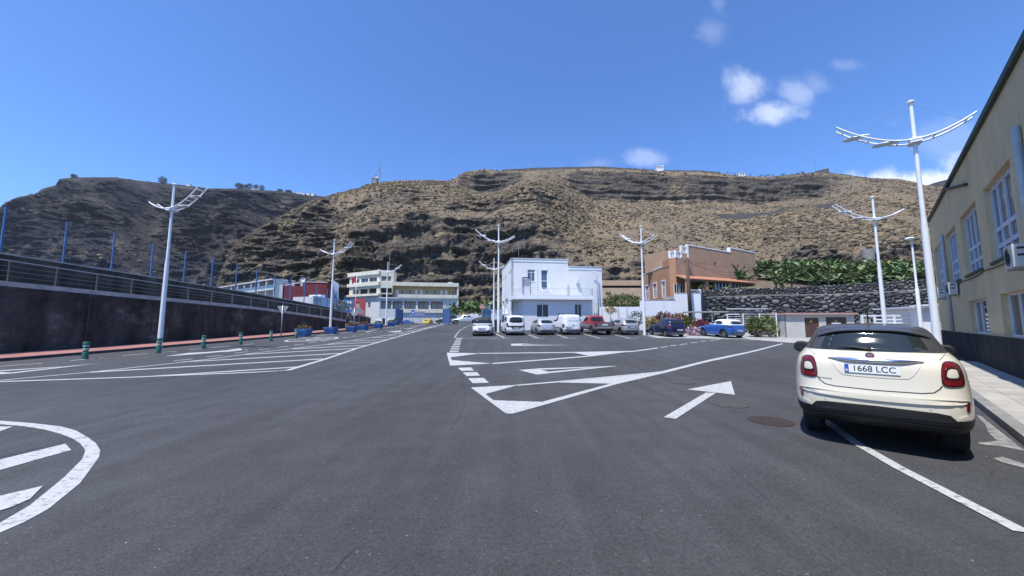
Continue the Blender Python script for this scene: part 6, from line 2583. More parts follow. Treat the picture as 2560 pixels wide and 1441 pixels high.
def fix_normals(o, ref):
    bm = bmesh.new()
    bm.from_mesh(o.data)
    bmesh.ops.recalc_face_normals(bm, faces=bm.faces)
    v = Vector((0, 0, 0))
    for f in bm.faces:
        v += f.normal * f.calc_area()
    if v.dot(Vector(ref)) < 0:
        bmesh.ops.reverse_faces(bm, faces=bm.faces)
    bm.to_mesh(o.data)
    bm.free()
    return o


def wheel(t, x, y, r, w, rim, spokes=5):
    s = 1 if x > 0 else -1
    mb = MB()
    prof = [(r * .62, -w / 2), (r * .92, -w / 2), (r, -w * .36), (r, w * .36), (r * .92, w / 2), (r * .62, w / 2), (r * .62, -w / 2)]
    n = 28
    for rr, xx in prof:
        for k in range(n):
            a = 2 * math.pi * k / n
            mb.v.append((x + xx, y + rr * math.cos(a), r + rr * math.sin(a)))
    for i in range(len(prof) - 1):
        for k in range(n):
            mb.f.append((i * n + k, i * n + (k + 1) % n, (i + 1) * n + (k + 1) % n, (i + 1) * n + k))
            mb.m.append(0)
    wh = fix_normals(mb.build('wheel', TYRE, t, smooth=True, sharp=35), (0, 0, 0))
    mb = MB()
    xo = x + s * w * .36
    mb.tube([(x - s * w * .3, y, r), (x + s * w * .12, y, r)], r * .60, 20)
    mb.build('hub_dish', RIMD, wh)
    mb = MB()
    for k in range(spokes):
        a = 2 * math.pi * k / spokes + .3
        ca, sa = math.cos(a), math.sin(a)
        q = []
        for rr, hw in ((r * .08, r * .10), (r * .61, r * .075)):
            for e in (-1, 1):
                q.append((y + rr * ca - e * hw * sa, r + rr * sa + e * hw * ca))
        xs_ = (xo - s * .03, xo)
        mb.hexa([(xs_[0], *q[0]), (xs_[0], *q[1]), (xs_[0], *q[3]), (xs_[0], *q[2]), (xs_[1], *q[0]), (xs_[1], *q[1]), (xs_[1], *q[3]), (xs_[1], *q[2])])
    n = 20
    for rr, rr2 in ((r * .64, r * .57),):
        o = len(mb.v)
        for k in range(n):
            a = 2 * math.pi * k / n
            for q_ in (rr, rr2):
                mb.v.append((xo + s * .004, y + q_ * math.cos(a), r + q_ * math.sin(a)))
        for k in range(n):
            j = (k + 1) % n
            mb.f.append((o + 2 * k, o + 2 * j, o + 2 * j + 1, o + 2 * k + 1))
            mb.m.append(0)
    mb.build('rim', rim, wh)
    return wh


def cut_arches(o, axles, r, half):
    """real wheel arches: cut cylinders out of the body"""
    cut = []
    for y in axles:
        for s in (-1, 1):
            mb = MB()
            x0, x1 = s * (half - .26), s * (half + .3)
            mb.tube([(min(x0, x1), y, r * 1.02), (max(x0, x1), y, r * 1.02)], r * 1.17, 28)
            c = mb.build('cutter', BLACKTRIM)
            fix_normals(c, (0, 0, 0))
            md = o.modifiers.new('b', 'BOOLEAN')
            md.operation = 'DIFFERENCE'
            md.solver = 'EXACT'
            md.object = c
            cut.append(c)
    if BLACKTRIM.name not in [m.name for m in o.data.materials]:
        o.data.materials.append(BLACKTRIM)
    par_ = o.parent
    o.parent = None
    bpy.context.view_layer.update()
    dg = bpy.context.evaluated_depsgraph_get()
    me = bpy.data.meshes.new_from_object(o.evaluated_get(dg))
    o.modifiers.clear()
    o.data = me
    o.parent = par_
    for c in cut:
        bpy.data.objects.remove(c)
    me.polygons.foreach_set('use_smooth', [True] * len(me.polygons))
    me.set_sharp_from_angle(angle=rad(38))


def build_car(name, label, cat, loc, heading, c):
    t = thing(name, label, cat, loc, -rad(heading), c.get('group'))
    sh = Shell(c['levels'], c.get('nr', 6.0), c.get('nf', 3.4))
    half = max(l[3] for l in c['levels'])
    belt = c['belt']
    z0, z1 = sh.z0, sh.z1
    cz = c.get('cladding', z0)
    lo = list(np.linspace(cz, belt, 16))
    hi = list(np.linspace(belt, z1 - .10, 10)) + list(np.linspace(z1 - .08, z1, 7))
    body = fix_normals(sh.loft(lo).build('body', c['paint'], t, smooth=True), (0, 0, 0))
    cut_arches(body, c['axles'], c['wr'], half)
    if cz > z0:
        shc = Shell([(l[0], l[1] - .006, l[2] + .006, l[3] + .006) for l in c['levels']], c.get('nr', 6.0), c.get('nf', 3.4))
        cl = fix_normals(shc.loft(list(np.linspace(z0, cz + .004, 9))).build('lower_cladding', BLACKTRIM, t, smooth=True), (0, 0, 0))
        cut_arches(cl, c['axles'], c['wr'], half)
    roof = fix_normals(sh.loft(hi).build('roof', c.get('roof', c['paint']), t, smooth=True, sharp=60), (0, 0, 0))
    ry = lambda a, b_, o: (a, sh.rear(a, b_) - o, b_)
    fy = lambda a, b_, o: (a, sh.front(a, b_) + o, b_)
    sx = lambda s: (lambda a, b_, o: (s * (sh.side(a, b_) + o), a, b_))

    def put(fn, outline, off, mat, nm, parent=t, thick=.02, rn=0, rings=5, ref=(0, -1, 0), dens=.05):
        return fix_normals(patch(fn, outline, off, thick, rings, dens, rn).build(nm, mat, parent, smooth=True, sharp=50), ref)

    mir = lambda pts: [(-a, b_) for a, b_ in pts]
    for nm, pts, off, mat, rn in c.get('rear', []):
        put(ry, pts, off, mat, nm, rn=rn)
    for nm, pts, off, mat, rn in c.get('rear2', []):
        put(ry, pts, off, mat, nm, rn=rn)
        put(ry, mir(pts), off, mat, nm, rn=rn)
    for nm, pts, off, mat, rn in c.get('side', []):
        for s in (-1, 1):
            put(sx(s), pts, off, mat, nm, rn=rn, ref=(s, 0, 0))
    for nm, pts, off, mat, rn in c.get('front', []):
        put(fy, pts, off, mat, nm, rn=rn, ref=(0, 1, 0))
    for nm, pts, off, mat, rn in c.get('front2', []):
        put(fy, pts, off, mat, nm, rn=rn, ref=(0, 1, 0))
        put(fy, mir(pts), off, mat, nm, rn=rn, ref=(0, 1, 0))
    for y in c['axles']:
        for s in (-1, 1):
            xw = s * (sh.side(y, c['wr']) - c.get('wi', .115))
            wheel(t, xw, y, c['wr'], c.get('ww', .21), c.get('rim', RIM), c.get('spokes', 5))
    MB().box(-half + .25, half - .25, c['levels'][0][1] + .4, c['levels'][0][2] - .4, z0 - .03, z0 + .1).build('underbody', BLACKTRIM, t)
    # mirrors
    my, mz = c['mirror']
    ms = c.get('msize', 1.0)
    for s in (-1, 1):
        x0 = sh.side(my, mz)
        mb = MB()
        n = 12
        prof = [(.0, .4), (.03, .8), (.10, 1.0), (.17, .95), (.21, .6), (.22, .1)]
        for dx, k_ in prof:
            for k in range(n):
                a = 2 * math.pi * k / n
                mb.v.append((s * (x0 - .01 + dx * ms), my + .07 * k_ * math.cos(a), mz + .02 + .085 * ms * k_ * math.sin(a)))
        for i in range(len(prof) - 1):
            for k in range(n):
                mb.f.append((i * n + k, i * n + (k + 1) % n, (i + 1) * n + (k + 1) % n, (i + 1) * n + k))
                mb.m.append(0)
        mm = fix_normals(mb.build('mirror', c.get('mirror_mat', BLACKTRIM), t, smooth=True), (0, 0, 0))
        mb = MB()
        n = 14
        mb.v = [(s * (x0 + .105 * ms) + .085 * ms * math.cos(2 * math.pi * k / n), my - .072, mz + .02 + .065 * ms * math.sin(2 * math.pi * k / n)) for k in range(n)]
        mb.f = [tuple(range(n))]
        mb.m = [0]
        fix_normals(mb.build('mirror_glass', CARGLASS, mm), (0, -1, 0))
    if c.get('plate'):
        px_, pz_, tilt = c['plate']
        y = sh.rear(px_, pz_) - c.get('plate_off', .03)
        p = MB().box(px_ - .26, px_ + .26, y - .008, y, pz_ - .055, pz_ + .055).build('number_plate', PLATE, t)
        MB().box(px_ - .255, px_ - .215, y - .011, y - .0085, pz_ - .05, pz_ + .05).build('country_band', PLATEBLUE, p)
        for k in range(7):
            if k == 4:
                continue
            xk = px_ - .17 + k * .055
            MB().box(xk, xk + .03, y - .011, y - .0085, pz_ - .03, pz_ + .03).build('character', INKBLACK, p)
    return t, sh, put, ry, fy, sx


# ---- the cream car in the foreground
CREAM = paint('cream_paint', (.66, .61, .49), .30)
ROOFGREY = paint('graphite_roof', (.055, .052, .050), .35)
L500 = [(.28, -1.80, 1.90, .79), (.35, -2.00, 2.05, .845), (.45, -2.075, 2.12, .875), (.58, -2.095, 2.13, .885), (.70, -2.09, 2.12, .888), (.82, -2.065, 2.07, .882),
        (.95, -2.045, 1.85, .868), (1.05, -2.03, 1.45, .850), (1.14, -2.00, 1.15, .822), (1.21, -1.93, .98, .780), (1.27, -1.83, .86, .735), (1.36, -1.771, .66, .685),
        (1.46, -1.705, .40, .635), (1.54, -1.652, .18, .590), (1.59, -1.56, .02, .53), (1.62, -1.35, -.15, .43), (1.640, -1.0, -.45, .22)]
lampo = [(-.765, 1.06), (-.745, 1.15), (-.69, 1.187), (-.61, 1.185), (-.578, 1.12), (-.565, .98), (-.575, .905), (-.63, .888), (-.74, .895), (-.772, .93)]
lampi = [(-.705, 1.095), (-.645, 1.10), (-.62, 1.06), (-.612, .998), (-.70, .996), (-.718, 1.01), (-.712, 1.06)]
lampm = [(-.730, 1.125), (-.64, 1.132), (-.600, 1.07), (-.59, .97), (-.70, .967), (-.742, .985), (-.740, 1.06)]
spec = dict(levels=L500, belt=1.27, paint=CREAM, roof=ROOFGREY, axles=(-1.285, 1.285), wr=.325, ww=.225, wi=.13, mirror=(.42, 1.17), msize=1.25, rim=RIMD, nr=6.0,
            mirror_mat=BLACKTRIM, cladding=.495,
            rear=[('lower_bumper', [(-.672, .485), (-.645, .515), (-.605, .565), (-.5, .583), (0, .592), (.5, .583), (.605, .565), (.645, .515), (.672, .485), (0, .47)], .010, BLACKTRIM, 0),
                  ('bumper_lip', [(-.66, .41), (0, .43), (.66, .41), (.62, .375), (0, .385), (-.62, .375)], .035, BLACKTRIM, 1),
                  ('rear_window', [(-.635, 1.285), (-.60, 1.40), (-.555, 1.49), (-.47, 1.55), (0, 1.57), (.47, 1.55), (.555, 1.49), (.60, 1.40), (.635, 1.285), (.3, 1.268), (0, 1.265), (-.3, 1.268)], .004, CARGLASS, 0),
                  ('bumper_crease', [(-.80, .745), (-.3, .735), (.3, .735), (.80, .745), (.80, .70), (.3, .66), (-.3, .66), (-.80, .70)], .022, CREAM, 2)],
            rear2=[('tail_lamp', lampo, .016, TAILDARK, 1), ('tail_lamp_ring', [(a * 1 + (.0), b_) for a, b_ in
                                                                          [(-.755, 1.06), (-.735, 1.142), (-.685, 1.175), (-.615, 1.173), (-.588, 1.115), (-.575, .985), (-.585, .918), (-.63, .902), (-.735, .908), (-.762, .94)]], .024, TAILRED, 1),
                   ('tail_lamp_inner', lampm, .029, TAILDARK, 1), ('tail_lamp_centre', lampi, .036, CREAM, 1),
                   ('reflector', [(-.785, .715), (-.755, .718), (-.745, .66), (-.755, .605), (-.775, .61)], .022, TAILRED, 0),
                   ('corner_scoop', [(-.80, .575), (-.735, .57), (-.67, .535), (-.665, .505), (-.75, .512), (-.82, .53)], .024, CREAM, 1)],
            side=[('side_window', [(-1.25, 1.29), (-1.05, 1.48), (.10, 1.50), (.62, 1.29)], .006, CARGLASS, 1)],
            front=[('windscreen', [(-.60, 1.24), (-.5, 1.5), (.5, 1.5), (.60, 1.24)], .006, CARGLASS, 0)],
            front2=[('headlamp', [(-.72, .80), (-.5, .82), (-.5, .68), (-.74, .68)], .012, LAMPWHITE, 1)])
axc = Vector((5.2246, 5.3185, 0))
hdv = Vector((math.sin(rad(43)), math.cos(rad(43)), 0))
CAR0 = axc + hdv * 1.285
t, sh, put, ry, fy, sx = build_car('hatchback_car', 'cream crossover hatchback with a dark roof parked nearest the camera', 'car', (CAR0.x, CAR0.y, 0), 43, spec)
# hatch seam, chrome handle, badge, plate with its number
seamp = [(-.70, 1.245), (-.655, 1.20)]
seam = [(-.572, .905), (-.545, .86), (-.495, .815), (-.40, .797), (0, .785), (.40, .797), (.495, .815), (.545, .86), (.572, .905)]
mb = MB()
pts = []
for a, b_ in zip(seam[:-1], seam[1:]):
    for k in range(6):
        f = k / 6
        pts.append(ry(a[0] + (b_[0] - a[0]) * f, a[1] + (b_[1] - a[1]) * f, .0015))
mb.tube(pts, .0055, 6)
mb.build('hatch_seam', INKBLACK, t, smooth=True)
for s in (-1, 1):
    pts = [ry(s * (.66 - .02 * k), 1.262 - .017 * k, .001) for k in range(5)]
    MB().tube(pts, .003, 5).build('hatch_seam', INKBLACK, t)
# recess round the plate, a sloping tray below the handle
put(ry, [(-.43, 1.165), (.43, 1.165), (.40, 1.08), (.33, .975), (.28, .945), (-.28, .945), (-.33, .975), (-.40, 1.08)], .006, CREAM, 'plate_recess', rn=1, rings=6)
mb = MB()
pts = [ry(x, 1.168 - .012 * (1 - (x / .45) ** 2), .012 + .030 * (1 - abs(x / .45) ** 2.5)) for x in np.linspace(-.45, .45, 25)]
mb.tube(pts, [.005 + .024 * (1 - abs(x / .45) ** 3) for x in np.linspace(-.45, .45, 25)], 10)
mb.build('chrome_handle', CHROME, t, smooth=True)
py = sh.rear(0, 1.045) - .018
rot = (math.pi / 2 - .10, 0, 0)
pl = bpy.data.objects.new('number_plate', None)
pm = MB()
pm.box(-.26, .26, -.055, .055, -.006, 0.0)
plate = pm.build('number_plate', PLATE, t)
bpy.data.objects.remove(pl)
plate.location = (-.025, py - .005, 1.047)
plate.rotation_euler = rot
MB().box(-.257, -.215, -.052, .052, .0004, .0012).build('country_band', PLATEBLUE, plate)
MB().box(-.245, -.227, -.035, -.015, .0014, .0020).build('country_letter', PLATE, plate)
text('plate_number', '1668 LCC', .105, INKBLACK, plate, (.022, -.001, .0012), (0, 0, 0), .0006, bold=.0008, sx=.93)
bd = MB()
bd.lathe([(.046, 0), (.046, .008), (.040, .013), (.036, .010)], 28)
badge = bd.build('badge', CHROME, t, smooth=True, sharp=35)
badge.location = (-.024, sh.rear(0, 1.215) - .006, 1.214)
badge.rotation_euler = (math.pi / 2 - .45, 0, 0)
MB().lathe([(.036, .0102), (.035, .0125), (.001, .0125)], 28).build('badge_field', M('badge_maroon', (.10, .02, .03), rough=.2), badge)
text('badge_letters', 'FIAT', .030, CHROME, badge, (0, 0, .0128), (0, 0, 0), .0012, bold=.0004, sx=.85)
o = text('dealer_name', 'Orvecame', .036, GREYTRIM, t, (-.495, sh.rear(-.495, .895) - .004, .893), (math.pi / 2 - .08, 0, -.16), .0006, bold=.0003)
# spoiler lip over the window
mb = MB()
n = 27
rows_ = [(.00, 1.588, -.01), (.025, 1.575, .035), (.03, 1.558, .06), (.0, 1.545, .045), (-.02, 1.55, .0)]
xsn = np.linspace(-.56, .56, n)
for j, (dz, z, off) in enumerate(rows_):
    for x in xsn:
        zz = z - .09 * abs(x / .56) ** 2.6
        e = 1 - abs(x / .56) ** 4
        mb.v.append((x, sh.rear(x * .97, min(zz, 1.60)) - off * (.35 + .65 * e), zz))
for j in range(len(rows_) - 1):
    for k in range(n - 1):
        mb.f.append((j * n + k, j * n + k + 1, (j + 1) * n + k + 1, (j + 1) * n + k))
        mb.m.append(0)
fix_normals(mb.build('spoiler', ROOFGREY, t, smooth=True, sharp=50), (0, -1, 0))
# wiper
mb = MB()
pts = [ry(-.005 - .335 * f, 1.292 + .026 * f + .012 * math.sin(f * 3.1), .03) for f in np.linspace(0, 1, 8)]
mb.tube(pts, [.022, .020, .018, .015, .012, .010, .007, .004], 6)
mb.build('wiper', BLACKTRIM, t, smooth=True)
mb = MB()
mb.tube([(.01, -1.20, 1.615), (.01, -1.20, 1.645)], [.05, .025], 10)
mb.tube([(.01, -1.20, 1.64), (.012, -1.24, 1.83)], [.010, .006], 6)
mb.build('aerial', BLACKTRIM, t)
for x, z in ((-.50, .62), (.08, .625), (.45, .62), (-.14, .625)):
    c_ = ry(x, z, .0035)
    MB().tube([(c_[0], c_[1] + .01, c_[2]), (c_[0], c_[1], c_[2])], .013, 12).build('parking_sensor', M('sensor_grey', (.55, .54, .5), rough=.4), t)
MB().tube([(-.5, -1.9, .3), (-.5, -2.0, .285)], .03, 10).build('exhaust', RIMD, t)


# ---- other parked vehicles
def hatch(L, Wt, H, belt, rs=.42, hood=.95, rear_bulge=.05):
    w = Wt / 2
    h = L / 2
    return [(.20, -h + .14, h - .2, w * .90), (.33, -h + .03, h - .06, w * .965), (.50, -h, h, w * .995), (.68, -h + .02, h - .02, w), (.80, -h + rear_bulge, h - .18, w * .995),
            (hood, -h + rear_bulge + .04, h - .95, w * .97), (belt, -h + rear_bulge + .09, h - 1.18, w * .93), (belt + .18, -h + rs * .55, h - 1.45, w * .86), (H - .13, -h + rs, h - 1.85, w * .77),
            (H - .06, -h + rs + .08, h - 2.0, w * .69), (H - .02, -h + rs + .35, h - 2.25, w * .52), (H, -h + rs + .75, h - 2.6, w * .2)]


def van(L, Wt, H, belt, hood=1.0):
    w = Wt / 2
    h = L / 2
    return [(.22, -h + .10, h - .2, w * .92), (.36, -h + .02, h - .05, w * .975), (.55, -h, h, w), (.75, -h + .02, h - .03, w), (.92, -h + .03, h - .30, w * .995), (hood, -h + .04, h - .62, w * .99),
            (belt, -h + .06, h - .85, w * .975), (belt + .25, -h + .09, h - 1.15, w * .93), (H - .16, -h + .15, h - 1.55, w * .87), (H - .07, -h + .20, h - 1.75, w * .80), (H - .02, -h + .40, h - 2.0, w * .62), (H, -h + .8, h - 2.4, w * .25)]


def simple_spec(kind, L, Wt, H, belt, paintm, **k):
    lv = (van if kind == 'van' else hatch)(L, Wt, H, belt, **k.pop('shape', {}))
    w, h = Wt / 2, L / 2
    top = H - .15
    if kind == 'van':
        sidew = [('side_window', [(-h + .45, belt + .04), (-h + .5, top), (-.35, top), (-.35, belt + .04)], .006, CARGLASS, 1),
                 ('front_side_window', [(-.25, belt + .04), (-.25, top), (h - 1.62, top), (h - 1.15, belt + .06)], .006, CARGLASS, 1)]
        rw = [(-w * .80, belt + .02), (-w * .74, top), (w * .74, top), (w * .80, belt + .02)]
    else:
        sidew = [('side_window', [(-h + .78, belt + .04), (-h + .92, top - .02), (-.30, top), (-.30, belt + .03)], .006, CARGLASS, 1),
                 ('front_side_window', [(-.24, belt + .03), (-.24, top), (h - 1.95, top - .02), (h - 1.45, belt + .05)], .006, CARGLASS, 1)]
        rw = [(-w * .74, belt + .06), (-w * .62, top), (w * .62, top), (w * .74, belt + .06)]
    d = dict(levels=lv, belt=belt, paint=paintm, axles=(-h + .72, h - .82), wr=.30, ww=.19, wi=.10, mirror=(h - 1.42, belt + .06),
             rear=[('rear_window', rw, .006, CARGLASS, 1),
                   ('bumper_lower', [(-w * .88, .44), (w * .88, .44), (w * .84, .24), (-w * .84, .24)], .012, GREYTRIM, 0)],
             rear2=[], side=sidew,
             front=[('windscreen', [(-w * .72, belt + .10), (-w * .6, top - .05), (w * .6, top - .05), (w * .72, belt + .10)], .006, CARGLASS, 0)],
             front2=[('headlamp', [(-w * .85, .80), (-w * .5, .80), (-w * .5, .66), (-w * .88, .66)], .012, LAMPWHITE, 1)],
             plate=(0, .82, 0))
    for a, b_ in k.items():
        if isinstance(b_, list) and a in d and isinstance(d[a], list):
            d[a] = d[a] + b_
        else:
            d[a] = b_
    return d


SILVER = paint('silver_paint', (.48, .50, .53), .35, .4)
WHITEP = paint('white_car_paint', (.74, .75, .76), .35)
WHITEV = paint('white_van_paint', (.70, .72, .75), .4)
GREYP = paint('silver_grey_paint', (.36, .38, .40), .35, .4)
NAVY = paint('dark_navy_paint', (.012, .016, .055), .25, .2)
BLUEP = paint('bright_blue_paint', (.032, .11, .36), .28, .25)
REDP = paint('faded_red_paint', (.30, .030, .035), .4)
YELP = paint('yellow_paint', (.70, .50, .02), .35)
DKGREY = paint('dark_grey_paint', (.09, .095, .10), .35, .3)
GRP = 'vehicles parked in the row of bays'


def spot(px, py, y=None):
    p = gnd(px, py) if y is None else at(px, py, y)
    return Vector((p.x, p.y, 0))


def place(px, py, heading, L):
    """ground spot of the rear bumper -> the car's centre"""
    p = gnd(px, py)
    hv = Vector((math.sin(rad(heading)), math.cos(rad(heading)), 0))
    c = p + hv * (L / 2 - .1)
    slope = (g(c.y + 1) - g(c.y - 1)) / 2
    return Vector((c.x, c.y, g(c.y))), slope


def add_car(name, label, px, py, heading, L, spec, slope_on=True, cat='car'):
    c, sl = place(px, py, heading, L)
    r_ = build_car(name, label, cat, c, heading, dict(spec, group=GRP))
    if slope_on:
        r_[0].rotation_euler = (math.atan(sl) * math.cos(rad(heading)), math.atan(sl) * math.sin(rad(heading)) * -1, -rad(heading))
    return r_


HEAD = -9
# white compact SUV with a black roof
sp = simple_spec('hatch', 4.0, 1.75, 1.56, 1.06, WHITEP, roof=BLACKTRIM, shape=dict(rs=.34, rear_bulge=.06), wr=.33, rim=RIMD,
                 rear2=[('tail_lamp', [(-.80, .99), (-.55, .985), (-.55, .90), (-.78, .87), (-.82, .92)], .018, TAILDARK, 0)],
                 rear=[('dark_strip', [(-.55, .985), (.55, .985), (.55, .935), (-.55, .935)], .012, BLACKTRIM, 0),
                       ('plate_recess', [(-.33, .72), (.33, .72), (.27, .57), (-.27, .57)], .010, GREYTRIM, 0),
                       ('black_bumper', [(-.86, .52), (-.5, .48), (.5, .48), (.86, .52), (.84, .24), (-.84, .24)], .018, BLACKTRIM, 0),
                       ('skid_plate', [(-.5, .44), (.5, .44), (.44, .36), (-.44, .36)], .035, GALV, 0)], plate=(0, .65, 0))
add_car('compact_suv', 'white compact SUV with a black roof, first from the left in the parked row', 1205, 841, -1, 4.0, sp)
# white people carrier (van with windows)
sp = simple_spec('van', 3.96, 1.72, 1.74, 1.08, WHITEV, shape={}, rim=RIM,
                 rear2=[('tail_lamp', [(-.82, 1.08), (-.70, 1.08), (-.66, .72), (-.80, .72)], .016, TAILRED, 0)],
                 rear=[('garnish', [(-.66, .84), (.66, .84), (.66, .72), (-.66, .72)], .010, BLACKTRIM, 0),
                       ('plate_recess', [(-.45, .72), (.45, .72), (.28, .52), (-.28, .52)], .012, BLACKTRIM, 0),
                       ('bumper', [(-.84, .54), (.84, .54), (.82, .36), (-.82, .36)], .035, WHITEV, 1)], plate=(0, .64, 0))
r_ = add_car('people_carrier', 'white people-carrier van with roof bars and red upright tail lamps beside the corner lamp post', 1290, 839.5, HEAD, 3.96, sp)
for s in (-.62, .62):
    MB().tube([(s, -1.6, 1.74), (s, -1.5, 1.79), (s, .2, 1.79), (s, .35, 1.72)], .022, 6).build('roof_rail', BLACKTRIM, r_[0])
# silver hatchback
sp = simple_spec('hatch', 3.95, 1.68, 1.46, .98, SILVER, shape=dict(rs=.46), rim=RIM,
                 rear2=[('tail_lamp', [(-.80, .92), (-.60, .93), (-.54, .84), (-.56, .74), (-.81, .74)], .016, TAILRED, 1)],
                 rear=[('plate_recess', [(-.30, .60), (.30, .60), (.30, .50), (-.30, .50)], .010, BLACKTRIM, 0),
                       ('bumper', [(-.83, .70), (.83, .70), (.81, .45), (-.81, .45)], .024, SILVER, 1),
                       ('badge', [(-.05, .90), (.05, .90), (.05, .80), (-.05, .80)], .014, CHROME, 1)], plate=(0, .55, 0), plate_off=.04)
add_car('silver_hatchback', 'silver three-door-looking hatchback parked between the two white vans', 1367, 838.5, HEAD, 3.95, sp)
# white panel van with faint lettering
sp = simple_spec('van', 4.2, 1.78, 1.80, 1.10, WHITEV, rim=RIMD,
                 rear2=[('tail_lamp', [(-.86, 1.0), (-.76, 1.0), (-.74, .62), (-.85, .62)], .016, TAILDARK, 0)],
                 rear=[('door_panel', [(-.72, 1.62), (.72, 1.62), (.74, .52), (-.74, .52)], .012, WHITEV, 1),
                       ('plate_recess', [(-.66, .74), (-.06, .74), (-.06, .60), (-.66, .60)], .020, GREYTRIM, 0),
                       ('bumper', [(-.88, .50), (.88, .50), (.86, .33), (-.86, .33)], .05, GREYTRIM, 0)], plate=(-.36, .67, 0))
sp['rear'] = [q for q in sp['rear'] if q[0] != 'rear_window']
sp['side'] = [q for q in sp['side'] if q[0] != 'side_window'] + [('side_moulding', [(-1.5, .62), (1.2, .62), (1.2, .52), (-1.5, .52)], .014, GREYTRIM, 0)]
r_ = add_car('panel_van', 'white windowless delivery van with faint grey lettering on its rear doors', 1432, 838, HEAD, 4.2, sp, cat='van')
tv, shv = r_[0], r_[1]
INKGREY = M('faded_ink', (.30, .33, .38), rough=.6)
text('door_lettering', 'El Fraile', .26, INKGREY, tv, (.05, shv.rear(.05, 1.25) - .016, 1.22), (math.pi / 2 - .06, 0, 0), .001)
text('door_lettering', 'PORTES', .10, INKGREY, tv, (.1, shv.rear(.05, 1.5) - .016, 1.50), (math.pi / 2 - .1, 0, 0), .001)
MB().lathe([(.04, -.02), (.065, 0), (.06, .02)], 12, (0, 0, 0)).build('fuel_badge', CHROME, tv).location = (.02, shv.rear(0, .92) - .02, .92)
for y in (-1.3, .3):
    MB().box(-.72, .72, y - .025, y + .025, 1.82, 1.86).build('roof_bar', BLACKTRIM, tv)
    for s in (-.66, .66):
        MB().box(s - .03, s + .03, y - .03, y + .03, 1.70, 1.83).build('bar_foot', BLACKTRIM, tv)
MB().lathe([(.10, 0), (.12, .06), (.07, .13)], 12, (-.15, -1.1, 1.82)).build('roof_vent', GREYTRIM, tv)

# ---- red pickup
def pickup():
    c, sl = place(1512, 838.5, HEAD, 5.0)
    t = thing('pickup_truck', 'red and grey pickup truck with a bare load bed and a pale rear bumper', 'pickup', c, -rad(HEAD), GRP)
    t.rotation_euler = (math.atan(sl), 0, -rad(HEAD))
    low = Shell([(.42, -2.42, 2.3, .82), (.55, -2.45, 2.42, .865), (.72, -2.45, 2.45, .88), (.88, -2.45, 2.40, .88)], 10, 4)
    b_ = fix_normals(low.loft(list(np.linspace(.42, .88, 8))).build('body', paint('pickup_grey', (.16, .16, .165), .45), t, smooth=True), (0, 0, 0))
    cut_arches(b_, (-1.42, 1.5), .38, .88)
    cabl = Shell([(.88, -.62, 2.40, .878), (.98, -.62, 2.2, .875), (1.06, -.62, 1.35, .865), (1.12, -.61, 1.22, .85), (1.35, -.56, .92, .78), (1.58, -.50, .55, .70), (1.66, -.42, .35, .60), (1.69, -.2, .1, .3)], 9, 3.6)
    fix_normals(cabl.loft(list(np.linspace(.88, 1.69, 20))).build('cab', REDP, t, smooth=True, sharp=50), (0, 0, 0))
    MB().box(-.87, -.80, -2.44, -.64, .88, 1.10).build('bed_side', REDP, t)
    MB().box(.80, .87, -2.44, -.64, .88, 1.10).build('bed_side', REDP, t)
    MB().box(-.80, .80, -2.46, -2.40, .80, 1.10).build('tailgate', paint('pickup_grey2', (.13, .13, .135), .45), t)
    MB().box(-.80, .80, -2.40, -.64, .89, .93).build('bed_floor', GREYTRIM, t)
    MB().box(-.80, .80, -2.38, -2.34, .94, 1.13).build('tailgate_rail', REDP, t)
    rf = lambda a, b_, o: (a, cabl.rear(a, b_) - o, b_)
    fix_normals(patch(rf, [(-.58, 1.16), (-.52, 1.55), (.52, 1.55), (.58, 1.16)], .006, .02, 5, .05, 1).build('rear_window', CARGLASS, t, smooth=True), (0, -1, 0))
    for x in (-.4, -.2, 0, .2, .4):
        MB().tube([rf(x, 1.16, .05), rf(x * .95, 1.55, .05)], .012, 5).build('window_bar', BLACKTRIM, t)
    for s in (-1, 1):
        sf = lambda a, b_, o: (s * (cabl.side(a, b_) + o), a, b_)
        fix_normals(patch(sf, [(-.42, 1.15), (-.38, 1.52), (.45, 1.52), (.95, 1.16)], .006, .02, 5, .05, 1).build('side_window', CARGLASS, t, smooth=True), (s, 0, 0))
        MB().box(s * .80 - .06, s * .80 + .06, -2.475, -2.40, .80, 1.04).build('tail_lamp', TAILRED, t)
        MB().box(s * .98 - .09, s * .98 + .09, 1.05, 1.15, 1.12, 1.30).build('mirror', BLACKTRIM, t)
        for y in (-1.42, 1.5):
            wheel(t, s * .76, y, .38, .26, RIM, 6)
        MB().box(s * .66 - .12, s * .66 + .12, -2.12, -2.09, .22, .6).build('mud_flap', BLACKTRIM, t)
    MB().box(-.84, .84, -2.62, -2.46, .60, .70).build('rear_bumper', GALV, t)
    MB().box(-.70, .70, -2.60, -2.46, .46, .60).build('bumper_step', BLACKTRIM, t)
    MB().box(-.26, .26, -2.47, -2.461, .86, .97).build('number_plate', PLATE, t)
    MB().box(-.4, .4, -2.3, 2.0, .34, .46).build('chassis', BLACKTRIM, t)
    MB().lathe([(.07, -.1), (.16, -.06), (.16, .06), (.07, .1)], 12, (.1, -1.45, .36)).build('differential', BLACKTRIM, t)
    ff = lambda a, b_, o: (a, cabl.front(a, b_) + o, b_)
    fix_normals(patch(ff, [(-.58, 1.20), (-.5, 1.52), (.5, 1.52), (.58, 1.20)], .006, .02, 5, .05, 0).build('windscreen', CARGLASS, t, smooth=True), (0, 1, 0))



pickup()
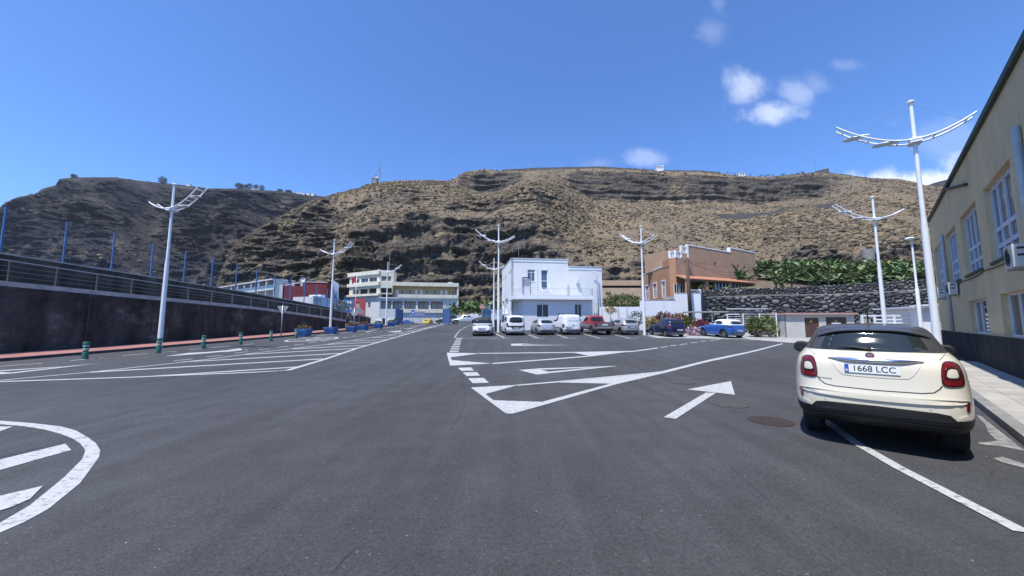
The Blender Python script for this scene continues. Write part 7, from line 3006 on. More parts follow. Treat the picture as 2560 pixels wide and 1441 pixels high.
# grey hatchback
sp = simple_spec('hatch', 4.0, 1.72, 1.47, 1.0, GREYP, shape=dict(rs=.44), rim=RIMD, wr=.31,
                 rear2=[('tail_lamp', [(-.82, .93), (-.58, .92), (-.56, .82), (-.72, .78), (-.83, .80)], .016, TAILRED, 0)],
                 rear=[('plate_recess', [(-.42, .80), (.42, .80), (.36, .62), (-.36, .62)], .010, DKGREY, 0),
                       ('bumper', [(-.84, .60), (.84, .60), (.82, .42), (-.82, .42)], .024, GREYP, 1)], plate=(0, .70, 0))
add_car('grey_hatchback', 'silver-grey hatchback parked between the red pickup and the lamp post', 1580, 838.5, HEAD, 4.0, sp)
# dark navy hatchback
sp = simple_spec('hatch', 3.75, 1.66, 1.50, 1.02, NAVY, shape=dict(rs=.36), rim=RIM, wr=.29, spokes=8,
                 rear2=[('tail_lamp', [(-.79, 1.03), (-.66, 1.01), (-.64, .80), (-.78, .80)], .016, TAILRED, 0)],
                 rear=[('bumper', [(-.81, .66), (.81, .66), (.79, .40), (-.79, .40)], .024, NAVY, 1)], plate=(.1, .60, 0), plate_off=.05)
add_car('navy_hatchback', 'dark navy-blue hatchback parked right of the lamp post in front of coloured shrubs', 1695, 844, -9, 3.75, sp)
# bright blue small car with white roof
sp = simple_spec('hatch', 3.7, 1.72, 1.48, 1.03, BLUEP, roof=WHITEP, shape=dict(rs=.40), rim=RIM, wr=.32, spokes=7,
                 rear2=[('tail_lamp', [(-.82, .98), (-.62, .96), (-.60, .82), (-.82, .84)], .016, TAILDARK, 1)],
                 rear=[('plate_recess', [(-.34, .68), (.34, .68), (.34, .54), (-.34, .54)], .010, BLUEP, 0),
                       ('bumper', [(-.84, .66), (.84, .66), (.82, .42), (-.82, .42)], .024, BLUEP, 1)], plate=(.05, .60, 0), plate_off=.04)
add_car('blue_small_car', 'bright blue small car with a white roof at the right end of the parked row', 1846, 846.5, -14, 3.7, sp)

# ---- vehicles beyond the gate
GRP = 'vehicles beyond the gate'
sp = simple_spec('hatch', 3.9, 1.66, 1.40, .92, YELP, shape=dict(rs=.6))
c = at(1071, 808, 79)
r_ = build_car('yellow_car', 'small yellow car seen over the crest in front of the yellow block', 'car', (c.x, c.y, 1.1), 4, dict(sp, group=GRP))
sp = simple_spec('van', 4.4, 1.85, 1.80, 1.10, DKGREY, wr=.36)
c = at(1115, 804, 74)
r_ = build_car('off_road_car', 'grey off-road car half hidden behind the right leaf of the blue gate', 'car', (c.x, c.y, g(74)), 255, dict(sp, group=GRP))
sp = simple_spec('hatch', 4.6, 1.8, 1.6, 1.08, SILVER, shape=dict(rs=.5), wr=.36)
c = at(1162, 806, 62)
r_ = build_car('silver_car', 'silver double-cab vehicle with a white canopy, side-on beyond the gate', 'car', (c.x, c.y, g(62)), 262, dict(sp, group=GRP))
MB().box(-.8, .8, -2.25, -.9, 1.05, 1.75).build('canopy', WHITEP, r_[0])
sp = simple_spec('hatch', 3.9, 1.66, 1.40, .92, BLUEP, shape=dict(rs=.6))
c = at(1021, 808, 84)
r_ = build_car('small_blue_car', 'blue car roof just visible over the crest behind the left gate leaf', 'car', (c.x, c.y, .95), 80, dict(sp, group=GRP))

# ================================================================== TERRACES, STONE WALLS, PLANTS
def big_leaf(L, w, droop, seed):
    """a banana leaf: folded along the midrib, arched, torn at the edges"""
    r = random.Random(seed)
    mb = MB()
    n = 7
    for i in range(n + 1):
        f = i / n
        x = L * (f - .12 * f * f)
        z = L * (.62 * f - droop * f * f)
        ww = w * math.sin(math.pi * min(1, .12 + .88 * f)) ** .7 * (1 if f < .98 else .1)
        e1, e2 = ww * (.75 + .4 * r.random()), ww * (.75 + .4 * r.random())
        mb.v += [(x, e1, z - .25 * e1), (x, 0, z), (x, -e2, z - .25 * e2)]
    for i in range(n):
        a = i * 3
        mb.f += [(a, a + 3, a + 4, a + 1), (a + 1, a + 4, a + 5, a + 2)]
        mb.m += [0, 0]
    return mb


BAN = [leafmat('banana_green', (.100, .160, .055), .35, .45), leafmat('banana_pale', (.20, .25, .115), .3, .4), leafmat('banana_dry', (.20, .15, .075), .3, .8)]
BSTEM = M('banana_stem', (.13, .13, .06), rough=.7, var=.4, vs=6)
LEAFMESH = []
for k in range(9):
    me_o = big_leaf(1.0, .105 + .025 * (k % 3), .45 + .12 * (k % 4), k).build('leaf', BAN[0 if k % 3 else 1])
    LEAFMESH.append(me_o.data)
    bpy.data.objects.remove(me_o)


def banana(c, h, label, group, seed):
    r = random.Random(seed)
    t = thing('banana_plant', label, 'banana plant', c, r.random() * 6, group)
    MB().tube([(0, 0, -.3), (0, 0, h * .5), (.03, 0, h * .8)], [.14, .11, .07], 7).build('stem', BSTEM, t, smooth=True)
    n = r.randint(9, 12)
    for k in range(n):
        o = bpy.data.objects.new('leaf', LEAFMESH[r.randrange(9)])
        COL.objects.link(o)
        o.parent = t
        o.location = (0, 0, h * (.55 + .25 * r.random()))
        L = h * (.42 + .2 * r.random())
        o.scale = (L, L * .95, L * (.7 + .6 * r.random()))
        o.rotation_euler = (r.uniform(-.3, .3), r.uniform(-.75, .2), k * 2.4 + r.uniform(-.4, .4))
    return t


def banana_mass(name, pts, hs, seed, parent=None):
    r = np.random.default_rng(seed)
    V, Fc, mi = [], [], []
    base = 0
    src = [np.array([v.co[:] for v in m.vertices]) for m in LEAFMESH]
    fsrc = np.array([p.vertices[:] for p in LEAFMESH[0].polygons])
    for (x, y, z), h in zip(pts, hs):
        for k in range(9):
            v = src[r.integers(9)].copy()
            L = h * (.34 + .2 * r.random())
            v = v * np.array([L, L * .95, L * (.7 + .6 * r.random())])
            p_ = r.uniform(-.75, .2)
            v = np.stack([v[:, 0] * math.cos(p_) + v[:, 2] * math.sin(p_), v[:, 1], -v[:, 0] * math.sin(p_) + v[:, 2] * math.cos(p_)], 1)
            a = r.random() * 6.28
            v = np.stack([v[:, 0] * math.cos(a) - v[:, 1] * math.sin(a), v[:, 0] * math.sin(a) + v[:, 1] * math.cos(a), v[:, 2]], 1)
            v += np.array([x, y, z + h * (.5 + .3 * r.random())])
            V.append(v)
            Fc.append(fsrc + base)
            base += len(v)
            mi.append(np.full(len(fsrc), r.choice(3, p=[.62, .28, .10])))
    return big_mesh(name, np.concatenate(V), np.concatenate(Fc), BAN, parent, np.concatenate(mi))


# sloping banana terrace behind the stone walls
def terz(y):
    return float(np.interp(y, [36, 41, 50, 62, 80, 108], [4.4, 4.8, 6.9, 9.2, 10.2, 10.8]))


EARTH = M('terrace_earth', (.13, .10, .07), rough=1, var=.3, vs=1.2, bump=.6, bs=6)
mb = MB()
ys_ = [39.5, 44, 50, 56, 62, 70, 80, 95, 112]
for y in ys_:
    for x in (24.5, 40, 70, 130):
        xx = x if not (x == 24.5) else 24.6 + max(0, (y - 44)) * .55
        mb.v.append((xx, y - (x - 24.5) * .22 * (1 if y < 45 else .4), terz(y)))
for i in range(len(ys_) - 1):
    for j in range(3):
        mb.f.append((i * 4 + j, i * 4 + j + 1, (i + 1) * 4 + j + 1, (i + 1) * 4 + j))
        mb.m.append(0)
tag(mb.build('banana_terrace_ground', EARTH), kind='structure')

# stones
def stone_mesh(k):
    r = np.random.default_rng(100 + k)
    bm = bmesh.new()
    bmesh.ops.create_icosphere(bm, subdivisions=2, radius=.5)
    nz = r.normal(size=(4, 3))
    for v in bm.verts:
        d = 1 + .10 * math.sin(3 * v.co.dot(Vector(nz[0])) + k) + .08 * math.sin(5 * v.co.dot(Vector(nz[1])))
        q = v.co * d
        m = max(abs(q.x), abs(q.z), abs(q.y))
        v.co = q * (.5 / m) * .30 + q * .70
    me = bpy.data.meshes.new('stone')
    bm.to_mesh(me)
    bm.free()
    me.polygons.foreach_set('use_smooth', [True] * len(me.polygons))
    return me


STONE = [M('basalt_stone_a', (.058, .058, .062), rough=.9, var=.3, vs=4, bump=.5, bs=18), M('basalt_stone_b', (.100, .099, .099), rough=.9, var=.3, vs=4, bump=.5, bs=18),
         M('basalt_stone_c', (.175, .168, .160), rough=.9, var=.3, vs=4, bump=.5, bs=18)]
SM = []
for k in range(9):
    me = stone_mesh(k)
    me.materials.append(STONE[k % 3 if k < 6 else (0 if k < 8 else 1)])
    SM.append(me)
MORTAR = M('dark_mortar', (.022, .021, .021), rough=1, var=.3, vs=5, bump=.6, bs=14)


def stones_on(fr, u0, u1, zb, zt, sw, sh_, seed):
    """boulders of mixed size thrown at the wall face until it is full"""
    r = random.Random(seed)
    out = []
    cell = sw
    grid = {}
    area = (u1 - u0) * (zt((u0 + u1) / 2) - zb)
    for k in range(int(area / (sw * sh_) * 26)):
        big = max(.36, 1.5 - 1.3 * k / (area / (sw * sh_) * 14))
        w = sw * big * (.7 + .5 * r.random())
        h = min(w * .95, sh_ * big * (.75 + .5 * r.random()))
        u = r.uniform(u0, u1)
        z = r.uniform(zb, zt(u) - h * .3)
        i, j = int(u / cell), int(z / cell)
        ok = True
        for a in (-2, -1, 0, 1, 2):
            for b_ in (-2, -1, 0, 1, 2):
                for (u2, z2, w2, h2, _) in grid.get((i + a, j + b_), ()):
                    if ((u - u2) / ((w + w2) * .47)) ** 2 + ((z - z2) / ((h + h2) * .47)) ** 2 < 1:
                        ok = False
                        break
                if not ok:
                    break
            if not ok:
                break
        if ok:
            q = (u, z, w, h, r.random())
            grid.setdefault((i, j), []).append(q)
            out.append(q)
    return out


def stone_wall(label, fr, u0, u1, zb, zt, sw, sh_, seed, n_parts, th=.7):
    t = thing('stone_wall', label, 'wall', fr.p((u0 + u1) / 2, 0, zb))
    mb = MB()
    us_ = np.linspace(u0, u1, 24)
    for a, b_ in zip(us_[:-1], us_[1:]):
        P = fr.p
        mb.hexa([P(a, 0, zb), P(b_, 0, zb), P(b_, -th, zb), P(a, -th, zb), P(a, 0, zt(a)), P(b_, 0, zt(b_)), P(b_, -th, zt(b_)), P(a, -th, zt(a))])
    mb.build('wall_core', MORTAR, t, world=True)
    st = stones_on(fr, u0, u1, zb, zt, sw, sh_, seed)
    st.sort(key=lambda q: -q[2] * q[3])
    ang = math.atan2(fr.d.y, fr.d.x)
    inv = mat_of(t).inverted()
    rest = []
    for i, (u, z, w, h, rr) in enumerate(st):
        k = int(rr * 9)
        M4 = Matrix.Translation(fr.p(u, -.02, z)) @ Matrix.Rotation(ang, 4, 'Z') @ Matrix.Rotation((rr * 7 % 1 - .5) * .8, 4, 'Y') @ Matrix.Diagonal((w, .36, h, 1))
        if i < n_parts:
            o = bpy.data.objects.new('stone', SM[k])
            COL.objects.link(o)
            o.parent = t
            o.matrix_local = inv @ M4
        else:
            rest.append((k, M4))
    if rest:
        V, Fc, mi, base = [], [], [], 0
        src = [np.array([v.co[:] for v in m.vertices]) for m in SM]
        fs = np.array([p.vertices[:] for p in SM[0].polygons])
        for k, M4 in rest:
            A_ = np.array(inv @ M4)
            V.append(src[k] @ A_[:3, :3].T + A_[:3, 3])
            Fc.append(fs + base)
            base += len(src[k])
            mi.append(np.full(len(fs), {0: 0, 1: 1, 2: 2}[k % 3 if k < 6 else (0 if k < 8 else 1)]))
        tag(big_mesh('small_stones', np.concatenate(V), np.concatenate(Fc), STONE, t, np.concatenate(mi), True), kind='stuff')
    return t


SW = Fr((21.3, 39.8), (41.5, 34.6))
ptop = [SW.z('D', 940, 832), SW.z('D', 1520, 812), SW.z('D', 2252, 802), SW.z('E', 1000, 778), SW.z('E', 1530, 742)]
ptop.sort()
lt = lambda u: float(np.interp(u, [p[0] for p in ptop], [p[1] for p in ptop]))
stone_wall('big dry-stone wall of rounded dark basalt boulders behind the electricity hut', SW, 0.3, 20.8, 1.0, lt, .44, .28, 5, 300)
MB_ = MB()
us_ = np.linspace(.3, 20.8, 18)
t = bpy.data.objects[[o.name for o in bpy.data.objects if o.name.startswith('stone_wall')][0]]
for a, b_ in zip(us_[:-1], us_[1:]):
    P = SW.p
    MB_.hexa([P(a, .06, lt(a)), P(b_, .06, lt(b_)), P(b_, -.8, lt(b_)), P(a, -.8, lt(a)), P(a, .06, lt(a) + .10), P(b_, .06, lt(b_) + .10), P(b_, -.8, lt(b_) + .10), P(a, -.8, lt(a) + .10)])
MB_.build('capping', CONCRETE_D, t, world=True)
SU = Fr(SW.p(0, -.9, 0), SW.p(20.8, -.9, 0))
utop = [SU.z('D', 940, 742), SU.z('D', 1860, 712), SU.z('E', 650, 682), SU.z('E', 1530, 622)]
utop.sort()
ut = lambda u: float(np.interp(u, [p[0] for p in utop], [p[1] for p in utop]))
stone_wall('upper terrace wall of small dark stones below the banana plants', SU, .2, 20.6, 4.2, ut, .26, .20, 6, 0, .4)

# individual banana plants along the terrace edge, the plantation behind them as one mass
rb = random.Random(3)
edge_labels = []
spots = []
for k in range(20):
    u = .8 + k * 1.0 + rb.uniform(-.3, .3)
    p = SU.p(u, -1.1 - rb.random() * 1.6, 0)
    spots.append((p[0], p[1]))
for k, (x, y) in enumerate(spots):
    h = 1.8 + .8 * rb.random() if k > 6 else 1.0 + .35 * rb.random()
    ORD = 'first second third fourth fifth sixth seventh eighth ninth tenth eleventh twelfth thirteenth fourteenth fifteenth sixteenth seventeenth eighteenth nineteenth twentieth'.split()
    banana((x, y, terz(y) - .2), h, '%s banana plant from the left in the row above the stone terrace walls' % ORD[k], 'front row of banana plants on the terrace', 50 + k)
pts, hs = [], []
rr_ = np.random.default_rng(8)
for k in range(2000):
    y = 43 + 24 * rr_.random() ** .8
    x = y * (.63 + .62 * rr_.random())
    # keep clear of the orange house
    if x < 38.5 and 44.5 < y < 66:
        continue
    if x < 27:
        continue
    pts.append((x, y, terz(y)))
    hs.append(2.3 + 1.2 * rr_.random())
tag(banana_mass('banana_plantation', pts, hs, 4), 'dense green banana plantation on the terrace behind the stone walls', 'plantation', None, 'stuff')

# bananas and bushes beyond the gate
pts, hs = [], []
for k in range(150):
    y = 84 + 16 * rr_.random()
    px = 1120 + 140 * rr_.random()
    pts.append(((px - 1280) / F * y, y, 1.5 + (y - 84) * .12))
    hs.append(3.2 + 1.8 * rr_.random())
tag(banana_mass('banana_grove', pts, hs, 14), 'banana grove beyond the gate to the left of the white building', 'plantation', None, 'stuff')
frg = Fr(at(1120, 800, 83), at(1262, 800, 80))
t = thing('green_boundary_wall', 'low pale green wall in front of the banana grove beyond the gate', 'wall', frg.p(0, 0, 1.5))
MB().fbox(frg, 0, frg.L, -.3, 0, 1.3, at(1180, 788, 81).z).build('wall_body', M('pale_green_wall', (.33, .42, .40), rough=.8, var=.1, vs=2), t, world=True)

# ------------------------------------------------------------------ garden plants
def shrub(name, label, px, py, y, r3, n, size, mats, seed, cat='shrub', aspect=2.2, lift=None, probs=None, group=None, stem=3):
    c = at(px, py, y)
    z0 = lift if lift is not None else g(y)
    t = thing(name, label, cat, (c.x, c.y, z0), 0, group)
    leaf_cloud('foliage', mats, t, (0, 0, c.z - z0), r3, n, size, seed, aspect, .4, .3, probs=probs)
    stems(t, (0, 0, 0), stem, max(.3, c.z - z0), r3[0] * .5, seed, .03)
    return t


shrub('tree', 'spreading bright green tree behind the white garden wall', 1556, 757, 45, (2.6, 1.8, .95), 2600, .30, [LEAF_G, LEAF_YG, LEAF_D], 1, 'tree', 3.2, 1.2, [.5, .25, .25], stem=5)
shrub('croton_shrub', 'dark red croton shrub behind the navy hatchback, left part', 1662, 802, 34.5, (1.1, .7, .75), 800, .24, [LEAF_P, LEAF_R, LEAF_D], 2, probs=[.5, .25, .25])
shrub('croton_shrub', 'orange-brown croton hedge right of the dark red croton', 1700, 801, 34.6, (1.0, .7, .6), 700, .22, [LEAF_O, LEAF_P, LEAF_G], 3, probs=[.4, .3, .3])
shrub('yellow_shrub', 'spiky golden-yellow shrub right beside the middle lamp post', 1627, 806, 34.0, (.55, .5, .55), 420, .24, [LEAF_Y, LEAF_O], 4, aspect=3.5, probs=[.8, .2])
shrub('olive_shrub', 'olive-green shrub behind the rear of the navy hatchback', 1722, 812, 33.5, (.65, .5, .75), 600, .20, [LEAF_G, LEAF_YG, LEAF_D], 5)
shrub('dark_shrub', 'thin dark shrub in front of the white garden wall left of the middle lamp post', 1592, 797, 35.5, (.8, .5, .75), 500, .17, [LEAF_D, LEAF_G], 6)
shrub('crimson_plant', 'round crimson spiky plant left of the blue car', 1752, 815, 32.2, (.55, .5, .5), 420, .30, [LEAF_R, LEAF_P], 7, aspect=5, probs=[.7, .3])
shrub('flowering_bush', 'low bush of pink and white flowers between the navy and the blue car', 1738, 830, 31.5, (.85, .6, .38), 800, .12, [FLOWER, LEAF_G, M('white_petal', (.6, .5, .58), rough=.7)], 8, aspect=1.3, probs=[.45, .25, .3])
shrub('flowering_bush', 'small pink-flowered bush behind the right end of the blue car', 1893, 832, 29.6, (.6, .5, .30), 420, .11, [FLOWER, LEAF_G], 9, aspect=1.3)
shrub('lime_shrub', 'tall lime-green shrub just right of the blue car', 1888, 815, 29.6, (.62, .5, .75), 900, .19, [LEAF_YG, LEAF_G, LEAF_D], 10, probs=[.5, .3, .2])
shrub('lime_shrub', 'lime-green shrub against the white wire fence near the electricity hut', 1920, 815, 29.4, (.55, .45, .85), 800, .19, [LEAF_YG, LEAF_G, LEAF_D], 11, probs=[.45, .35, .2])
shrub('climber', 'dark green climber hanging on the wire fence left of the electricity hut', 1948, 818, 29.8, (.7, .2, .7), 500, .14, [LEAF_G, LEAF_D, LEAF_YG], 12)
shrub('roadside_shrub', 'grey-green shrub peeping over the end of the ramp wall', 852, 767, 60, (1.6, 1.0, 1.0), 600, .3, [LEAF_G, M('leaf_grey', (.2, .22, .16), rough=.7)], 13)
shrub('dry_plant', 'yellowish dry plant on the low white wall behind the pickup', 1527, 777, 39.4, (.6, .3, .3), 260, .25, [LEAF_Y, LEAF_O], 14, aspect=4, lift=2.6)

# low rubble bank and slab shelter under the telegraph pole
RBk = Fr((13.4, 36.6), (24.5, 34.4))
stone_wall('low rubble bank behind the garden shrubs under the telegraph pole', RBk, 0, 11.3, .5, lambda u: 1.75 + .35 * math.sin(u * .9) * .5 + .05 * u, .45, .30, 9, 60, .9)
t = thing('slab_shelter', 'makeshift flat concrete slab on thin posts among the garden shrubs', 'shelter', (20, 35.5, .7))
MB().box(-2.6, 4.2, -.6, 1.2, 1.95, 2.07).build('slab', CONCRETE, t)
for x in (-2.3, -.6, 1.6, 3.9):
    MB().tube([(x, -.5, 0), (x, -.5, 1.95)], .05, 6).build('post', GALV, t)
MB().box(.8, 4.6, -.9, -.5, 2.25, 2.33).build('fallen_pipe', RA, t)
# white wire fence
WFn = Fr((18.6, 31.2), (21.7, 29.6))
t = thing('wire_fence', 'white wire fence with thin posts left of the electricity hut', 'fence', WFn.p(1.7, 0, g(30)))
zt = at(1840, 785, 31).z
for u in (0, 1.15, 2.3, 3.45):
    MB().fbox(WFn, u - .035, u + .035, -.035, .035, g(31) - .1, zt).build('post', WHITEPOLE, t, world=True)
for k in range(10):
    z = g(30.5) + .15 + (zt - g(30.5) - .2) * k / 9
    MB().tube([WFn.p(0, 0, z), WFn.p(3.45, 0, z)], .012, 5).build('wire', WHITEPOLE, t, world=True)
MB().fbox(WFn, -.03, .9, -.04, .04, zt - .07, zt).build('top_rail', WHITEPOLE, t, world=True)
WF2 = Fr(at(1505, 790, 38.6), at(1568, 790, 38.4))
t = thing('wire_fence', 'fence of thin posts and grey wires behind the red pickup', 'fence', WF2.p(1, 0, g(38)))
for k in range(4):
    u = WF2.L * k / 3
    MB().fbox(WF2, u - .03, u + .03, -.03, .03, .7, 3.2).build('post', GALV, t, world=True)
mb = MB()
for k in range(9):
    z = .9 + 1.8 * k / 8
    MB().tube([WF2.p(0, 0, z), WF2.p(WF2.L, 0, z)], .008, 4).build('wire', GALV, t, world=True)

# concrete column among the bananas
c = at(2172, 660, 66)
t = thing('concrete_column', 'round weathered concrete column rising out of the banana plants', 'column', (c.x, c.y, terz(66)))
zt = at(2172, 624, 66).z - terz(66)
MB().tube([(0, 0, -.2), (0, 0, zt * .33), (0, 0, zt * .66), (0, 0, zt)], [.98, .95, .92, .90], 24).build('shaft', CONCRETE_D, t, smooth=True, sharp=40)
for f in (.33, .66):
    MB().lathe([(.965, -.03), (.98, 0), (.965, .03)], 24, (0, 0, zt * f)).build('joint_ring', CONCRETE_D, t)

# ------------------------------------------------------------------ things on the skyline
def sky_tree(px, py, y, r3, label, seed, kind=0):
    c = at(px, py, y)
    z0 = c.z - r3[2] * 1.25
    t = thing('tree', label, 'tree', (c.x, c.y, z0), 0, 'trees on the left skyline')
    leaf_cloud('crown', [LEAF_D, LEAF_G], t, (0, 0, r3[2] * 1.3), r3, 420, r3[0] * .30, seed, 1.8, .3, .2)
    MB().tube([(0, 0, -1), (0, 0, r3[2] * 1.4)], [r3[0] * .08, r3[0] * .05], 6).build('trunk', BARK, t)
    return t


for i, (px, py, w, h, lab) in enumerate([(185, 441, 7, 5, 'small dark bush at the left end of the mountain skyline'),
                                         (407, 452, 10, 9, 'round lone tree on the mountain skyline left of the near lamp post top'),
                                         (598, 466, 9, 8, 'dark bushy tree at the left of the skyline clump'), (612, 468, 7, 6, 'low tree second in the skyline clump'),
                                         (624, 467, 7, 8, 'tree in the middle of the skyline clump'), (640, 468, 6, 6, 'pointed tree right of the middle of the skyline clump'),
                                         (655, 470, 6, 7, 'last tall tree of the skyline clump on the mountain'), (700, 478, 7, 5, 'low tree left of the white villas on the mountain'),
                                         (722, 480, 8, 4, 'low spreading tree beside the white villas on the mountain')]):
    d = float(np.interp(px, [180, 400, 600, 720], [800, 862, 889, 899]))
    k = d / F
    sky_tree(px, py, d - 6, (w * k * .95, w * k * .8, h * k * .95), lab, 200 + i)
VILLA = M('villa_white', (.78, .78, .76), rough=.8)
for i, (px0, px1, pyt, pyb, d, lab) in enumerate([(466, 474, 460, 466, 870, 'tiny white house on the mountain skyline right of the near lamp post top'),
                                                  (628, 645, 474, 479, 888, 'long white house below the skyline trees on the mountain'),
                                                  (741, 752, 482, 489, 896, 'white villa at the left of the pair on the mountain edge'),
                                                  (754, 784, 485, 490, 896, 'long white villa wall at the right of the mountain edge'),
                                                  (1643, 1659, 421, 427, 334, 'white sloping-roofed shed on the ridge above the white building'),
                                                  (1848, 1864, 437.5, 444, 338, 'small white house with a flat roof on the ridge above the banana terrace')]):
    fr = Fr(at(px0, pyb, d - 4), at(px1, pyb, d - 4))
    t = thing('ridge_house', lab, 'house', fr.p(0, 0, at(px0, pyb, d).z))
    z0, z1 = at(px0, pyb, d).z - 3, at(px0, pyt, d).z
    MB().fbox(fr, 0, fr.L, -fr.L * .6, 0, z0, z1).build('wall', VILLA, t, world=True)
    MB().hexa([fr.p(-.3, .3, z1), fr.p(fr.L + .3, .3, z1), fr.p(fr.L + .3, -fr.L * .6, z1), fr.p(-.3, -fr.L * .6, z1),
               fr.p(-.3, .3, z1 + .3), fr.p(fr.L + .3, .3, z1 + (.3 if i != 4 else 1.2)), fr.p(fr.L + .3, -fr.L * .6, z1 + (.3 if i != 4 else 1.2)), fr.p(-.3, -fr.L * .6, z1 + .3)]).build('roof', VILLA, t, world=True)
    for k in range(2):
        u = fr.L * (.25 + .4 * k)
        MB().fbox(fr, u, u + fr.L * .12, .0, .05, z0 + 3.4, z1 - .4).build('window', GLASS, t, world=True)
# communications mast
c = at(948, 456, 297)
t = thing('radio_mast', 'lattice radio mast with dishes on the ridge of the hill', 'mast', (c.x, c.y, c.z - 1))
hm = at(948, 396, 297).z - c.z
for a in range(3):
    an = 2 * math.pi * a / 3
    MB().tube([(1.3 * math.cos(an), 1.3 * math.sin(an), 0), (.35 * math.cos(an), .35 * math.sin(an), hm * .85)], .11, 5).build('leg', GALV, t)
mb = MB()
for k in range(14):
    z0, z1 = hm * .85 * k / 14, hm * .85 * (k + 1) / 14
    r0, r1 = 1.3 - .95 * k / 14, 1.3 - .95 * (k + 1) / 14
    for a in range(3):
        a0, a1 = 2 * math.pi * a / 3, 2 * math.pi * (a + 1) / 3
        MB().tube([(r0 * math.cos(a0), r0 * math.sin(a0), z0), (r1 * math.cos(a1), r1 * math.sin(a1), z1)], .06, 4).build('brace', GALV, t)
MB().tube([(0, 0, hm * .8), (0, 0, hm * 1.02)], .09, 5).build('top_rod', GALV, t)
for z, a in ((.55, -.6), (.68, .8), (.42, 2.5), (.62, -1.6)):
    MB().lathe([(.05, -.3), (.55, -.1), (.6, .3), (.05, .35)], 12, (1.0 * math.sin(a), -1.0 * math.cos(a), hm * z)).build('drum_aerial', HOT, t)
c = at(938, 458, 294)
t = thing('mast_hut', 'small grey hut with a white dish at the foot of the radio mast', 'hut', (c.x, c.y, c.z - 1))
MB().box(-2.6, 1.8, -1.5, 1.5, 0, 4.6).build('wall', CONCRETE_D, t)
MB().box(-2.8, 2.0, -1.7, 1.7, 4.6, 4.9).build('roof', CONCRETE, t)
MB().box(-.6, .4, -1.56, -1.5, 0, 2.2).build('door', GALV, t)
mb = MB()
n = 16
for rr, yy in ((.05, .5), (1.1, .3), (1.6, -.1)):
    for k in range(n):
        a = 2 * math.pi * k / n
        mb.v.append((.9 + rr * math.cos(a), -1.0 + yy, 6.3 + rr * math.sin(a)))
for i in range(2):
    for k in range(n):
        mb.f.append((i * n + k, i * n + (k + 1) % n, (i + 1) * n + (k + 1) % n, (i + 1) * n + k))
        mb.m.append(0)
mb.build('dish', HOT, t, smooth=True)
MB().tube([(-1.9, 0, 4.9), (-1.9, 0, 6.8)], .12, 6).build('pipe_mast', GALV, t)
# windbreak wall along the ridge
WIND = M('windbreak_block', (.115, .11, .105), rough=.9, var=.2, vs=.4)
t = thing('windbreak_wall', 'long grey windbreak wall along the top of the hill', 'wall', at(1420, 424, 331))
prev = None
tops = [(1256, 424.5, 329), (1346, 420, 331), (1430, 418.3, 333), (1499, 416.8, 334), (1565, 421, 335), (1640, 426, 337), (1756, 427, 339), (1800, 432, 339)]
for (a, b_) in zip(tops[:-1], tops[1:]):
    p, q = at(*a), at(*b_)
    MB().hexa([(p.x, p.y - .2, p.z - 7), (q.x, q.y - .2, q.z - 7), (q.x, q.y + .2, q.z - 7), (p.x, p.y + .2, p.z - 7),
               (p.x, p.y - .2, p.z), (q.x, q.y - .2, q.z), (q.x, q.y + .2, q.z), (p.x, p.y + .2, p.z)]).build('wall_section', WIND, t, world=True)
p, q = at(2042, 425, 347), at(2072, 421, 347)
t = thing('ridge_wall', 'dark stub of wall at the high point of the ridge on the right', 'wall', (p.x, p.y, p.z - 4))
MB().hexa([(p.x, p.y, p.z - 8), (q.x, q.y, q.z - 8), (q.x, q.y + 4, q.z - 8), (p.x, p.y + 4, p.z - 8), (p.x, p.y, p.z - 1), (q.x, q.y, q.z), (q.x, q.y + 4, q.z), (p.x, p.y + 4, p.z - 1)]).build('wall_section', WIND, t, world=True)
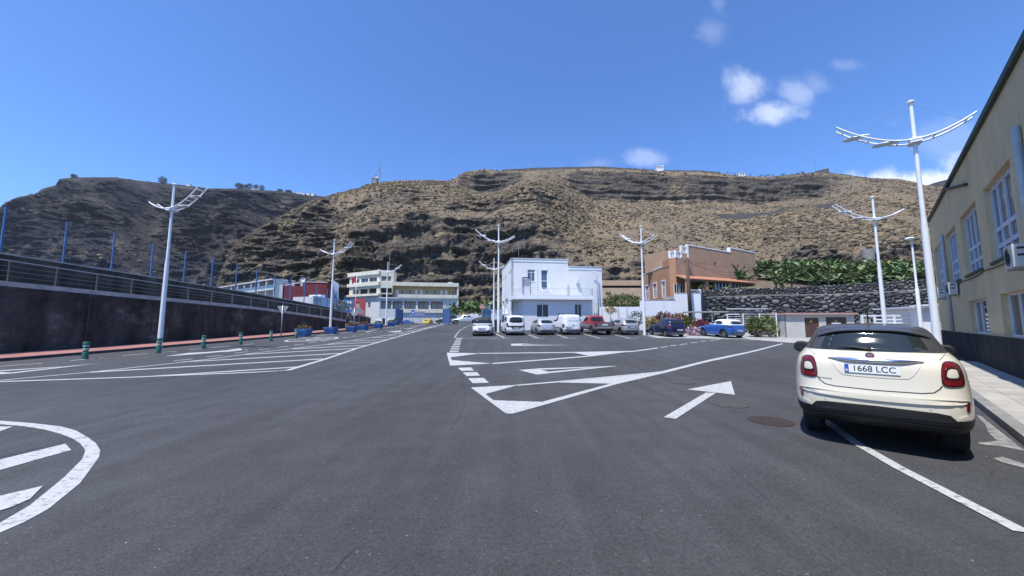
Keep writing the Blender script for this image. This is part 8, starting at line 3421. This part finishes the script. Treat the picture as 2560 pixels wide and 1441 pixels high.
# banana tips over the ridge wall
pts, hs = [], []
for k in range(130):
    px = (1300 + 310 * rr_.random()) if k < 45 else (1570 + 440 * rr_.random())
    d = 345
    pyb = float(np.interp(px, [1256, 1499, 1640, 1800, 1900, 2010], [424, 418.5, 426.5, 432, 440, 433]))
    c = at(px, pyb, d)
    pts.append((c.x, c.y, c.z - 2.2))
    hs.append(2.6 + 1.2 * rr_.random())
tag(banana_mass('ridge_bananas', pts, hs, 24), 'tips of banana plants showing over the ridge wall', 'plantation', None, 'stuff')
for px, pyt, pyb, d, lab in [(2038, 398, 428, 346, 'thin mast on the ridge near the high point on the right'), (1845, 424, 440, 340, 'short thin mast on the ridge beside the small white house'),
                             (985, 445, 478, 268, 'slim wooden pole on the hillside right of the radio mast'), (1076, 495, 523, 228, 'slim pole halfway up the hillside above the yellow block'),
                             (1228, 540, 563, 200, 'slim pole on the hillside left of the tall lamp'), (1508, 622, 668, 120, 'thin wooden pole behind the right end of the white building')]:
    c = at(px, pyb, d)
    t = thing('thin_pole', lab, 'pole', (c.x, c.y, c.z - 1))
    MB().tube([(0, 0, 0), (0, 0, at(px, pyt, d).z - c.z + 1)], [.11, .07], 6).build('shaft', WOOD, t)
    MB().box(-.35, .35, -.04, .04, at(px, pyt, d).z - c.z + .4, at(px, pyt, d).z - c.z + .5).build('cross_piece', WOOD, t)
# agave patch on the hill

# ================================================================== AIR
hz = MB().box(-1400, 1400, -90, 1560, -6, 420).build('haze', M('unused_surface', (1, 1, 1)))
hz.data.materials.clear()
hm_ = bpy.data.materials.new('haze_air')
hm_.use_nodes = True
hn = hm_.node_tree
for n in list(hn.nodes):
    hn.nodes.remove(n)
ho = hn.nodes.new('ShaderNodeOutputMaterial')
hv = hn.nodes.new('ShaderNodeVolumePrincipled')
hv.inputs['Color'].default_value = (.80, .87, 1.0, 1)
hv.inputs['Density'].default_value = .00006
hv.inputs['Anisotropy'].default_value = .2
hn.links.new(hv.outputs[0], ho.inputs['Volume'])
hz.data.materials.append(hm_)
tag(hz, None, None, None, 'stuff')
